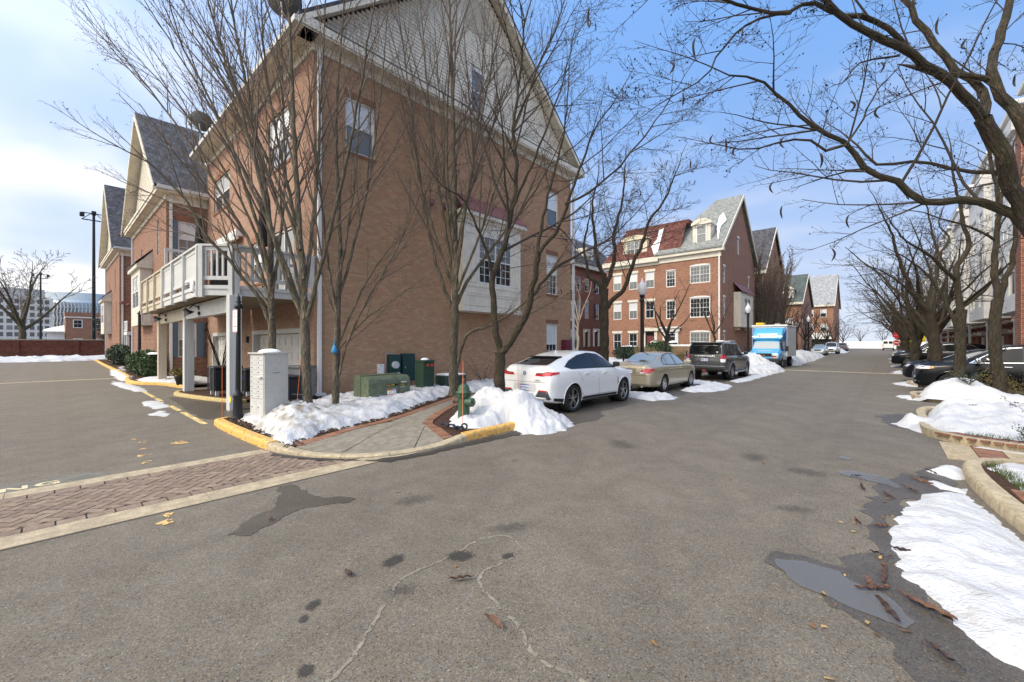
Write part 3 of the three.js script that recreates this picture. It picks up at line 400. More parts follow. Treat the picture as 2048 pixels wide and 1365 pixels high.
// sash window in an opening
function sash(house, F, [u0, u1, v0, v1], o = {}) {
  const w = sub(house, o.name || 'window'), fm = o.frame || M.white, n = o.n ?? -0.09, t = o.t ?? 0.055, units = o.units || 1, rec = 0.05, fr = [];
  fr.push(F.box(u0, u0 + t, v0, v1, n, n + rec), F.box(u1 - t, u1, v0, v1, n, n + rec), F.box(u0 + t, u1 - t, v1 - t, v1, n, n + rec), F.box(u0 + t, u1 - t, v0, v0 + t, n, n + rec));
  const W = (u1 - u0) / units; const mun = []; const vm = o.single ? v1 - t : (v0 + v1) / 2;
  for (let k = 0; k < units; k++) {
    const a = u0 + k * W + (k ? 0.03 : t), b = u0 + (k + 1) * W - (k < units - 1 ? 0.03 : t); if (k) fr.push(F.box(u0 + k * W - 0.03, u0 + k * W + 0.03, v0 + t, v1 - t, n, n + rec));
    if (!o.single) fr.push(F.box(a, b, vm - 0.025, vm + 0.025, n + 0.005, n + rec - 0.004));
    wpart(w, 'pane', F.box(a, b, v0 + t, vm - (o.single ? 0 : 0.025), n - 0.03, n + 0.004), o.lower || M.glass);
    if (!o.single) wpart(w, 'pane', F.box(a, b, vm + 0.025, v1 - t, n - 0.03, n + 0.012), o.upper || M.blind);
    const nx = o.nx || 0, ny = o.ny || 0; for (let i = 1; i < nx; i++) mun.push(F.box(lerp(a, b, i / nx) - 0.009, lerp(a, b, i / nx) + 0.009, v0 + t, v1 - t, n + 0.004, n + 0.024)); for (let i = 1; i < ny * 2; i++) if (i !== ny) { const y = lerp(v0 + t, v1 - t, i / (2 * ny)); mun.push(F.box(a, b, y - 0.009, y + 0.009, n + 0.005, n + 0.0225)); }
  }
  wpart(w, 'frame', fr, fm); if (mun.length) wpart(w, 'muntin', mun, fm);
  if (o.sill) wpart(w, 'sill', uvm(F.box(u0 - 0.08, u1 + 0.08, v0 - 0.11, v0 - 0.003, n, 0.05)), o.sill);
  if (o.lintel) wpart(w, 'lintel', uvm(F.box(u0 - 0.12, u1 + 0.12, v1 + 0.004, v1 + 0.26, -0.02, 0.05)), o.lintel);
  if (o.arch) { const P = []; const m = (u0 + u1) / 2, r = (u1 - u0) / 2 + 0.06; for (let i = 0; i <= 8; i++) { const a = Math.PI * i / 8; P.push([m + Math.cos(a) * r, v1 + Math.sin(a) * r * o.arch]); } wpart(w, 'arch', F.slab(P, -0.01, 0.03), o.archMat || fm); }
  return w;
}
function shutters(house, F, [u0, u1, v0, v1], w, mat) { for (const [a, b] of [[u0 - w - 0.02, u0 - 0.02], [u1 + 0.02, u1 + w + 0.02]]) { const g = [F.box(a, b, v0, v1, 0.004, 0.03)]; const m = (v0 + v1) / 2, r = 0.05; for (const [c, d] of [[v0 + r, m - r / 2], [m + r / 2, v1 - r]]) g.push(F.box(a + r, b - r, c, d, 0.03, 0.042)); wpart(house, 'shutter', g, mat); } }
// real bricks on a wall: the first ones as single parts, the rest as one part
const brickGeo = {};
function brickWall(house, F, len, hgt, holes, tones, mortarMat, single, pref) {
  wpart(house, 'mortar_wall', F.wall([[0, -0.1], [len, -0.1], [len, hgt], [0, hgt]], holes, -0.3, 0), mortarMat);
  const P = 0.2032, C = 0.0677, J = 0.010, list = [];
  for (let r = 0; r * C < hgt; r++) {
    const v0 = r * C + J / 2, v1 = Math.min(hgt, (r + 1) * C) - J / 2; const hs = holes.filter(h => h[2] < v1 - 0.01 && h[3] > v0 + 0.01);
    for (let u = (r & 1) ? -P / 2 : 0; u < len; u += P) { let segs = [[Math.max(0, u), Math.min(len, u + P - J)]]; for (const h of hs) segs = segs.flatMap(([a, b]) => [[a, Math.min(b, h[0])], [Math.max(a, h[1]), b]].filter(([c, d]) => d - c > 0.03 && d <= b + 1e-6 && c >= a - 1e-6)); for (const [a, b] of segs) if (b - a > 0.03) list.push([a, b, v0, v1, r]); }
  }
  list.sort((a, b) => pref(a) - pref(b));
  const root = house.position, im = new THREE.InstancedMesh(new THREE.BoxGeometry(1, 1, 1), std(0xffffff, 0.88, { bumpMap: M.concBump, bumpScale: 0.004 }), Math.max(1, list.length - single)), m4 = new THREE.Matrix4(), col = new THREE.Color();
  const mats = tones.map(c => std(c, 0.88));
  const base = F.u[0] ? 'x' : 'z';
  list.forEach(([a, b, v0, v1, r], i) => {
    const k = hash(Math.round((a + 0.02) / P * 2), r, 77), c = tones[(k * tones.length) | 0], mid = F.p((a + b) / 2, (v0 + v1) / 2, 0), d = 0.018, dn = (hash(r, Math.round(a * 20), 8) - 0.5) * 0.003;
    const sx = base === 'x' ? b - a : d, sz = base === 'x' ? d : b - a, px = mid[0] - root.x + F.n[0] * dn, py = mid[1] - root.y, pz = mid[2] - root.z + F.n[1] * dn;
    if (i < single) { const key = `${sx.toFixed(3)}_${(v1 - v0).toFixed(3)}_${sz.toFixed(3)}`; const g = brickGeo[key] ||= new THREE.BoxGeometry(sx, v1 - v0, sz); const m = new THREE.Mesh(g, mats[(k * tones.length) | 0]); m.name = 'brick'; m.position.set(px, py, pz); house.add(m); }
    else { m4.makeScale(sx, v1 - v0, sz).setPosition(px, py, pz); im.setMatrixAt(i - single, m4); const s = 0.93 + 0.14 * hash(Math.round(a * 30), r, 5); im.setColorAt(i - single, col.setRGB(c[0] * s, c[1] * s, c[2] * s)); }
  });
  im.name = 'brickwork'; im.userData.kind = 'stuff'; house.add(im);
}
// gable roof over a row: ridge along x, slopes to +z and -z, or ridge along z
function roofX(house, x0, x1, z0, z1, ye, yr, mat, over = 0.5, th = 0.14) { // x0<x1, z0>z1 (front, back)
  const zm = (z0 + z1) / 2, s = (yr - ye) / Math.abs(z0 - zm), zo0 = z0 + over, zo1 = z1 - over, yo = ye - s * over;
  wpart(house, 'roof', [slab([[x0, yo, zo0], [x1, yo, zo0], [x1, yr, zm], [x0, yr, zm]], [0, th, 0]), slab([[x1, yo, zo1], [x0, yo, zo1], [x0, yr, zm], [x1, yr, zm]], [0, th, 0])], mat);
  return yo;
}
const roofUV = g => g;
{
  // House on the corner: two units under one roof
  const H = thing('corner_townhouse', 'large brick end townhouse with white clapboard gable behind the bare corner trees', 'house', [-12.6, 0, -5.23]);
  const FS = new Frame([-12.6, 0, -5.23], [0, -1], [1, 0]), FA = new Frame([-12.6, 0, -5.23], [-1, 0], [0, 1]);
  const LS = 13.43, LA = 12.45, top = 10.4;
  const hs = [[0.96, 1.96, 7.79, 9.5], [11.35, 12.29, 7.6, 9.4], [11.31, 12.24, 4.19, 6.2], [11.31, 12.24, 0.65, 2.72]];
  const tonesA = [[0.441, 0.255, 0.151], [0.411, 0.24, 0.142], [0.459, 0.276, 0.169], [0.387, 0.234, 0.139], [0.429, 0.225, 0.136], [0.471, 0.294, 0.181], [0.399, 0.261, 0.151]];
  const mort = std([0.72, 0.58, 0.42], 0.95, { map: M.concMap });
  brickWall(H, FS, LS, top, hs, tonesA, mort, 300, ([a, b, v0]) => a + Math.abs(v0 - 3) * 0.16);
  const ha = [[1.84, 3.83, 7.75, 9.6], [8.66, 11.2, 7.85, 9.33], [1.5, 3.4, 3.32, 5.55], [4.3, 5.6, 4.0, 5.55], [8.0, 9.9, 3.32, 5.5], [0.9, 5.55, 0.02, 2.2], [8.4, 11.5, 0.02, 2.2]];
  const tonesB = [[0.391, 0.245, 0.177], [0.367, 0.224, 0.159], [0.409, 0.263, 0.192], [0.349, 0.215, 0.153], [0.373, 0.206, 0.147]];
  wpart(H, 'inner_wall', FA.wall([[0.02, -0.1], [LA, -0.1], [LA, top], [0.02, top]], ha, -0.29, -0.012), mort);
  { const list = []; brickWall(H, FA, LA, top, ha, tonesB, mort, 0, ([a]) => a); }
  for (const h of hs) { sash(H, FS, h, { upper: M.blind, lower: h[0] < 2 ? M.greyBlind : M.glass, nx: h[0] > 2 && h[2] < 7 ? 3 : 0, ny: h[0] > 2 && h[2] < 7 ? 3 : 0 }); for (let k = 0; k < 16; k++) { const u = lerp(h[0] - 0.06, h[1] + 0.06, k / 16); wpart(H, 'brick', FS.box(u, u + 0.06, h[3] + 0.006, h[3] + 0.2, -0.02, 0.014), brickTones[k % 4]); } wpart(H, 'brick_sill', uvm(FS.box(h[0] - 0.05, h[1] + 0.05, h[2] - 0.1, h[2] - 0.004, -0.08, 0.04)), brickTones[0]); }
  sash(H, FA, ha[0], { units: 2, upper: M.blind, lower: M.glass }); sash(H, FA, ha[1], { units: 2, upper: M.blind, lower: M.glass });
  sash(H, FA, ha[2], { units: 2, single: true, lower: M.glass, name: 'sliding_door', t: 0.07 }); sash(H, FA, ha[3], { upper: M.blind }); sash(H, FA, ha[4], { units: 2, single: true, name: 'sliding_door', t: 0.07 });
  for (const h of [ha[0], ha[1], ha[3]]) { wpart(H, 'brick_header', uvm(FA.box(h[0] - 0.1, h[1] + 0.1, h[3] + 0.004, h[3] + 0.2, -0.02, 0.016)), brickTones[1]); wpart(H, 'brick_sill', uvm(FA.box(h[0] - 0.05, h[1] + 0.05, h[2] - 0.1, h[2] - 0.004, -0.08, 0.04)), brickTones[0]); }
  // garage doors
  for (const [a, b] of [[0.9, 5.55], [8.4, 11.5]]) {
    const G = sub(H, 'garage_door'); wpart(G, 'door_surround', [FA.box(a, a + 0.14, 0.02, 2.2, -0.28, 0.03), FA.box(b - 0.14, b, 0.02, 2.2, -0.28, 0.03), FA.box(a + 0.14, b - 0.14, 2.06, 2.2, -0.28, 0.03)], M.greyPaint);
    const n = b - a > 4 ? 8 : 6; for (let r = 0; r < 4; r++) { const v0 = 0.03 + r * 0.505; const g = [FA.box(a + 0.14, b - 0.14, v0, v0 + 0.5, -0.24, -0.2)]; for (let k = 0; k < n; k++) { const w = (b - a - 0.28) / n, u = a + 0.14 + k * w; g.push(FA.box(u + 0.07, u + w - 0.07, v0 + 0.09, v0 + 0.41, -0.2, -0.19), FA.box(u + 0.11, u + w - 0.11, v0 + 0.13, v0 + 0.37, -0.19, -0.178)); } wpart(G, 'door_panel', g, M.garage); }
  }
  // cornice of the gable end
  wpart(H, 'frieze_board', [FS.box(-0.05, LS + 0.05, top + 0.002, top + 0.26, -0.1, 0.05)], M.siding);
  wpart(H, 'cornice', [FS.slab([[-0.45, 10.66], [LS + 0.45, 10.66], [LS + 0.45, 10.72], [-0.45, 10.72]], -0.1, 0.42)], M.soffit);
  wpart(H, 'fascia', [FS.box(-0.5, LS + 0.5, 10.724, 10.95, 0.38, 0.45)], M.siding);
  wpart(H, 'pent_roof', slab([FS.p(-0.5, 10.95, 0.46), FS.p(LS + 0.5, 10.95, 0.46), FS.p(LS + 0.5, 11.08, 0.0), FS.p(-0.5, 11.08, 0.0)], [0, 0.03, 0]), M.roofDark);
  // clapboards of the gable, one by one
  const uM = LS / 2, yA = 16.75, y0 = 10.98, k = (yA - y0) / (uM + 0.25);
  wpart(H, 'gable_wall', FS.slab([[0, 10.4], [LS, 10.4], [LS, 10.9], [uM, yA - 0.3], [0, 10.9]], -0.3, -0.03), M.siding);
  const gw = [6.2, 6.95, 11.2, 12.95];
  for (let v = 11.06; v < yA - 0.35; v += 0.13) { const hw = (yA - v - 0.06) / k; const segs = v + 0.13 > gw[2] - 0.08 && v < gw[3] + 0.08 ? [[uM - hw, gw[0] - 0.1], [gw[1] + 0.1, uM + hw]] : [[uM - hw, uM + hw]]; for (const [a, b] of segs) if (b - a > 0.1) { const aa = Math.max(a, 0.02), bb = Math.min(b, LS - 0.02); wpart(H, 'clapboard', slab([FS.p(aa, v, 0.028), FS.p(bb, v, 0.028), FS.p(Math.min(bb, b), v + 0.135, 0.006), FS.p(Math.max(aa, a), v + 0.135, 0.006)], [-0.02, 0, 0]), M.siding); } }
  wpart(H, 'window_trim', [FS.box(gw[0] - 0.1, gw[0], gw[2] - 0.1, gw[3] + 0.1, 0, 0.05), FS.box(gw[1], gw[1] + 0.1, gw[2] - 0.1, gw[3] + 0.1, 0, 0.05), FS.box(gw[0], gw[1], gw[3], gw[3] + 0.1, 0, 0.05), FS.box(gw[0], gw[1], gw[2] - 0.1, gw[2], 0, 0.05)], M.white);
  sash(H, FS, gw, { n: 0.0, upper: M.greyBlind, lower: M.greyBlind });
  { const L = sub(H, 'louvre'); const v0 = 14.5, v1 = 15.9; for (let v = v0; v < v1; v += 0.09) { const hw = Math.min(0.75, (yA - v - 0.5) / k); wpart(L, 'slat', slab([FS.p(uM - hw, v, 0.06), FS.p(uM + hw, v, 0.06), FS.p(uM + hw, v + 0.07, 0.035), FS.p(uM - hw, v + 0.07, 0.035)], [-0.02, 0, 0]), M.siding); } }
  // rakes and main roof
  const xo = -12.15, xW = -25.1, rz = -5.23 - uM, zE = -5.23 + 0.62, zB = -5.23 - LS - 0.62;
  const yE = 10.72;
  for (const [ze, nm] of [[zE, 1], [zB, -1]]) {
    wpart(H, 'roof', slab(nm > 0 ? [[xW, yE + 0.14, ze], [xo + 0.04, yE + 0.14, ze], [xo + 0.04, yA + 0.34, rz], [xW, yA + 0.34, rz]] : [[xo + 0.04, yE + 0.14, ze], [xW, yE + 0.14, ze], [xW, yA + 0.34, rz], [xo + 0.04, yA + 0.34, rz]], [0, 0.12, 0]), M.roofDark);
    wpart(H, 'rake_board', slab([[xo, yE - 0.05, ze], [xo, yE + 0.13, ze], [xo, yA + 0.32, rz], [xo, yA + 0.06, rz]].sort(() => 0), [0.04, 0, 0]), M.siding);
    wpart(H, 'rake_soffit', slab([[-12.62, yE + 0.02, ze], [xo, yE + 0.02, ze], [xo, yA + 0.22, rz], [-12.62, yA + 0.22, rz]], [0, 0.03, 0]), M.soffit);
  }
  wpart(H, 'cornice_return', [bx(-12.62, -12.12, 10.705, 10.98, -5.3, zE - 0.03), bx(-12.62, -12.12, 10.705, 10.98, -18.6, zB + 0.03)], M.siding);
  wpart(H, 'eave_soffit', bx(xW, xo - 0.01, 10.66, 10.70, -5.2, zE - 0.02), M.soffit);
  wpart(H, 'eave_frieze', bx(xW, -12.62, 10.42, 10.66, -5.23, -5.17), M.soffit);
  wpart(H, 'gutter', bx(xW, xo, 10.70, 10.86, zE - 0.02, zE + 0.1), M.greyPaint);
  wpart(H, 'gutter', bx(xW, xo, 10.70, 10.86, zB - 0.1, zB + 0.02), M.greyPaint);
  wpart(H, 'rear_wall', uvm(bx(xW, -12.62, 0, 10.7, -18.65, -18.4)), M.brickA);
  wpart(H, 'downspout', [bx(-12.58, -12.48, 0.25, 10.5, -5.4, -5.3), box(0.1, 0.08, 0.3, -12.45, 0.22, -5.35)], M.pureWhite);
  wpart(H, 'downspout', [bx(-12.5, -12.4, 0.25, 10.6, -18.75, -18.65)], M.pureWhite);
  // oriel bay on the street side
  {
    const B = sub(H, 'oriel_bay'); const a = 5.21, b = 8.53, p = 0.7, v0 = 2.97, v1 = 6.5; const FB = new Frame([-12.6 + p, 0, -5.23], [0, -1], [1, 0]); const w = [6.02, 7.94, 4.1, 6.02];
    wpart(B, 'bay_wall', [FB.wall([[a, v0 + 0.12], [b, v0 + 0.12], [b, v1], [a, v1]], [w], -0.08, 0), FS.box(a, a + 0.08, v0 + 0.12, v1, 0, p - 0.08), FS.box(b - 0.08, b, v0 + 0.12, v1, 0, p - 0.08)], M.bayCream);
    wpart(B, 'bay_base', FS.box(a - 0.04, b + 0.04, v0, v0 + 0.12, 0, p + 0.05), M.bayCream);
    const tr = []; for (const [c, d, e, f] of [[a + 0.12, b - 0.12, 3.2, 3.62], [a + 0.12, b - 0.12, 3.68, 3.98], [a + 0.12, 5.9, 4.1, 6.02], [8.06, b - 0.12, 4.1, 6.02]]) tr.push(FB.box(c, d, e, e + 0.035, 0, 0.02), FB.box(c, d, f - 0.035, f, 0, 0.02), FB.box(c, c + 0.035, e + 0.035, f - 0.035, 0, 0.02), FB.box(d - 0.035, d, e + 0.035, f - 0.035, 0, 0.02)); wpart(B, 'panel_moulding', tr, M.bayCream);
    wpart(B, 'bay_cornice', [FS.box(a - 0.05, b + 0.05, v1, v1 + 0.14, 0, p + 0.06), FS.box(a - 0.2, b + 0.2, v1 + 0.14, v1 + 0.28, 0, p + 0.2)], M.bayCream);
    wpart(B, 'bay_roof', slab([FS.p(a - 0.22, v1 + 0.285, p + 0.22), FS.p(b + 0.22, v1 + 0.285, p + 0.22), FS.p(b - 0.1, 7.65, 0.02), FS.p(a + 0.1, 7.65, 0.02)], [0, 0.03, 0]), M.copper);
    const seam = []; for (let i = 0; i <= 7; i++) { const t = i / 7; seam.push(tube([FS.p(lerp(a - 0.2, b + 0.2, t), v1 + 0.33, p + 0.2), FS.p(lerp(a + 0.1, b - 0.1, t), 7.69, 0.03)], 0.015, 4)); } wpart(B, 'roof_seam', seam, M.copper);
    const pn = FB; const W = sash(H, pn, w, { n: -0.05, units: 2, nx: 3, ny: 3, upper: M.greyBlind, lower: M.glass }); W.name = 'bay_window';
  }
  for (const u of [4.14, 4.76]) { const V = wpart(H, 'wall_vent', [FS.box(u, u + 0.2, 6.85, 7.05, 0.01, 0.09), FS.slab([[u - 0.01, 6.9], [u + 0.21, 6.9], [u + 0.21, 7.07], [u - 0.01, 7.07]], 0.09, 0.13)], M.copper); }
  wpart(H, 'awning_cassette', [FA.box(6.7, 9.9, 6.05, 6.3, 0.02, 0.28), FA.box(6.7, 9.9, 5.9, 6.04, 0.2, 0.3)], M.white);
  wpart(H, 'wall_lamp', [FA.box(6.0, 6.1, 1.75, 2.0, 0.0, 0.1)], M.black); wpart(H, 'meter_box', [FA.box(8.02, 8.16, 1.1, 1.4, 0.0, 0.08)], M.greyPaint);
}
// satellite dishes on the eaves
function dish(x, y, z, s, label) {
  const t = thing('satellite_dish', label, 'dish', [x, y, z], 0.75); const g = lathe([[0.001, 0], [0.15, 0.015], [0.3, 0.06], [0.42, 0.12], [0.43, 0.125], [0.42, 0.135], [0.3, 0.075], [0.001, 0.015]], 28).scale(s, s, s * 0.9).rotateX(-0.85); part(t, 'reflector', g.translate(0, 0.8 * s, 0.0), std([0.11, 0.11, 0.115], 0.5));
  part(t, 'mast', tube([[0, 0, 0], [0, 0.45 * s, -0.02], [0, 0.72 * s, 0.05]], 0.025, 8), M.steel); part(t, 'feed_arm', [tube([[0, 0.45 * s, 0], [0, 0.42 * s, 0.55 * s]], 0.015, 6), box(0.09, 0.07, 0.14, 0, 0.44 * s, 0.55 * s)], M.steel);
}
dish(-23.2, 10.86, -4.56, 1.15, 'dark satellite dish on the eave beside the grey dormer roof');
dish(-13.2, 10.86, -4.56, 1.2, 'dark satellite dish at the roof corner above the end wall');
// ---------- decks ----------
function deck(name, label, x0, x1, zF, zW, mat, open, side) { // x0 > x1 ; chamfered at x0 when open
  const t = thing(name, label, 'deck', [(x0 + x1) / 2, 0, zW]); const c = open ? 0.6 : 0, yF = 3.28, yT = 4.3;
  wpart(t, 'deck_floor', prism(open ? [[x1, zF + 0.02], [x0 - c, zF + 0.02], [x0, zF - c], [x0, zW], [x1, zW]] : [[x1, zF], [x0, zF], [x0, zW], [x1, zW]], 3.02, yF - 0.05), std([0.26, 0.2, 0.14], 0.9));
  const edges = open ? [[[x1, zF], [x0 - c, zF], 1], [[x0 - c, zF], [x0, zF - c], 0], [[x0, zF - c], [x0, zW], 0]] : [[[x1, zF], [x0, zF], 1], [[x1, zF], [x1, zW], 0]];
  const at = (a, b, s, y0, y1, w, d, off = 0) => { const dx = b[0] - a[0], dz = b[1] - a[1], L = Math.hypot(dx, dz); return box(w, y1 - y0, d, s, (y0 + y1) / 2, off).rotateY(-Math.atan2(dz, dx)).translate(a[0], 0, a[1]); };
  for (const [a, b, solid] of edges) {
    const L = Math.hypot(b[0] - a[0], b[1] - a[1]);
    wpart(t, 'rim_board', [at(a, b, L / 2, 2.98, 3.14, L, 0.05), at(a, b, L / 2, 3.145, 3.24, L, 0.08, 0.01)], mat);
    wpart(t, 'top_rail', [at(a, b, L / 2, yT - 0.05, yT, L + 0.06, 0.15), at(a, b, L / 2, yT - 0.16, yT - 0.055, L, 0.05)], mat);
    wpart(t, 'bottom_rail', at(a, b, L / 2, 3.38, 3.48, L, 0.06), mat);
    const np = solid ? Math.max(2, Math.round(L / 1.5)) : 1; for (let i = 0; i <= np; i++) wpart(t, 'rail_post', at(a, b, clamp(L * i / np, 0.05, L - 0.05), 2.93, yT - 0.055, 0.1, 0.11, 0.035), mat);
    if (solid) { const n = Math.round(L / 0.12); for (let i = 0; i < n; i++) wpart(t, 'panel_board', at(a, b, (i + 0.5) * L / n, 3.485, yT - 0.165, L / n - 0.006, 0.025), mat); }
    else { const n = Math.max(3, Math.round(L / 0.135)); for (let i = 1; i < n; i++) wpart(t, 'baluster', at(a, b, i * L / n, 3.485, yT - 0.165, 0.045, 0.04), mat); }
  }
  return t;
}
const wDeck = deck('balcony_deck', 'white painted balcony deck with open baluster end above the garage', -12.6, -18.3, -2.6, -5.2, M.greyPaint, true);
const tDeck = deck('balcony_deck', 'tan painted balcony deck of the next unit beside the white deck', -18.45, -23.3, -2.62, -5.2, M.tan, false);
{
  for (const [x, m, T] of [[-12.62, M.greyPaint, wDeck], [-17.95, M.greyPaint, wDeck], [-23.05, M.tan, tDeck]]) wpart(T, 'deck_post', rbox(0.28, 2.98, 0.28, 0.012, x, 1.49, -3.2), m);
  wpart(wDeck, 'beam', bx(-12.62, -18.0, 2.55, 2.975, -3.1, -3.3), M.greyPaint); wpart(tDeck, 'beam', bx(-18.1, -23.1, 2.55, 2.975, -3.12, -3.28), M.tan);
  for (const [x, T] of [[-15.9, wDeck], [-21.4, tDeck]]) { const L = sub(T, 'barn_lamp'); wpart(L, 'lamp_shade', lathe([[0.05, 0.2], [0.07, 0.12], [0.16, 0.0], [0.155, 0.0], [0.06, 0.11], [0.04, 0.19]], 20).rotateX(0.6).translate(x, 2.62, -2.85), M.black); wpart(L, 'bracket', [tube([[x, 2.85, -3.08], [x, 2.92, -2.95], [x, 2.8, -2.86]], 0.018, 6), box(0.09, 0.12, 0.03, x, 2.84, -3.08), box(0.05, 0.1, 0.06, x + 0.12, 2.66, -3.07)], M.black); wpart(L, 'bulb', new THREE.SphereGeometry(0.05, 12, 8).translate(x, 2.66, -2.83), std([0.8, 0.8, 0.76], 0.3)); }
  wpart(wDeck, 'drain_pipe', tube([[-14.2, 3.4, -2.5], [-13.5, 3.36, -2.48], [-13.35, 3.2, -2.46], [-13.3, 3.05, -2.44]], 0.05, 10), M.pureWhite);
  // lattice privacy screen between the decks
  const L = sub(wDeck, 'lattice_screen'); wpart(L, 'screen_frame', [bx(-18.35, -18.42, 4.3, 5.0, -2.62, -2.7), bx(-18.35, -18.42, 4.3, 5.0, -4.3, -4.38), bx(-18.35, -18.42, 4.9, 5.0, -2.7, -4.3)], M.greyPaint); const sl = []; for (let i = -4; i < 16; i++) for (const s of [1, -1]) { const z = -2.7 - i * 0.13; const a = [z, 4.32], b = [z - 0.58, 4.9]; let p0 = s > 0 ? a : [z, 4.9], p1 = s > 0 ? b : [z - 0.58, 4.32]; const cl = ([q, y]) => [clamp(q, -4.3, -2.7), y]; if (p0[0] > -2.7 || p1[0] < -4.3) continue; sl.push(slab([[-18.38 + s * 0.006, p0[1], p0[0]], [-18.38 + s * 0.006, p1[1], p1[0]], [-18.38 + s * 0.006, p1[1], p1[0] - 0.03], [-18.38 + s * 0.006, p0[1], p0[0] - 0.03]], [0.006, 0, 0])); } wpart(L, 'lattice', sl, M.greyPaint);
}
// closed umbrellas and covered furniture on the white deck
for (const [x, z, s, lab] of [[-16.4, -3.2, 1, 'closed black patio umbrella near the white panel rail'], [-13.7, -4.2, 1.1, 'closed black patio umbrella by the deck sliding door']]) { const t = thing('patio_umbrella', lab, 'umbrella', [x, 3.23, z]); part(t, 'pole', cyl(0.02, 0.02, 2.6 * s, 0, 0, 0, 8), M.black); part(t, 'folded_canopy', lathe([[0.02, 2.55 * s], [0.07, 2.45 * s], [0.10, 2.1 * s], [0.14, 1.6 * s], [0.17, 1.3 * s], [0.12, 1.25 * s], [0.03, 1.3 * s]], 10), std([0.015, 0.015, 0.016], 0.9)); part(t, 'base', cyl(0.24, 0.22, 0.08, 0, 0, 0, 16), M.black); }
{ const t = thing('covered_grill', 'grill under a dark cover behind the deck balusters', 'grill', [-13.6, 3.23, -3.2]); part(t, 'cover', rbox(0.9, 0.85, 0.5, 0.12, 0, 0.43, 0, 3), std([0.06, 0.06, 0.065], 0.8)); part(t, 'lid_bulge', rbox(0.75, 0.25, 0.4, 0.1, 0, 0.9, 0, 3), std([0.06, 0.06, 0.065], 0.8)); }
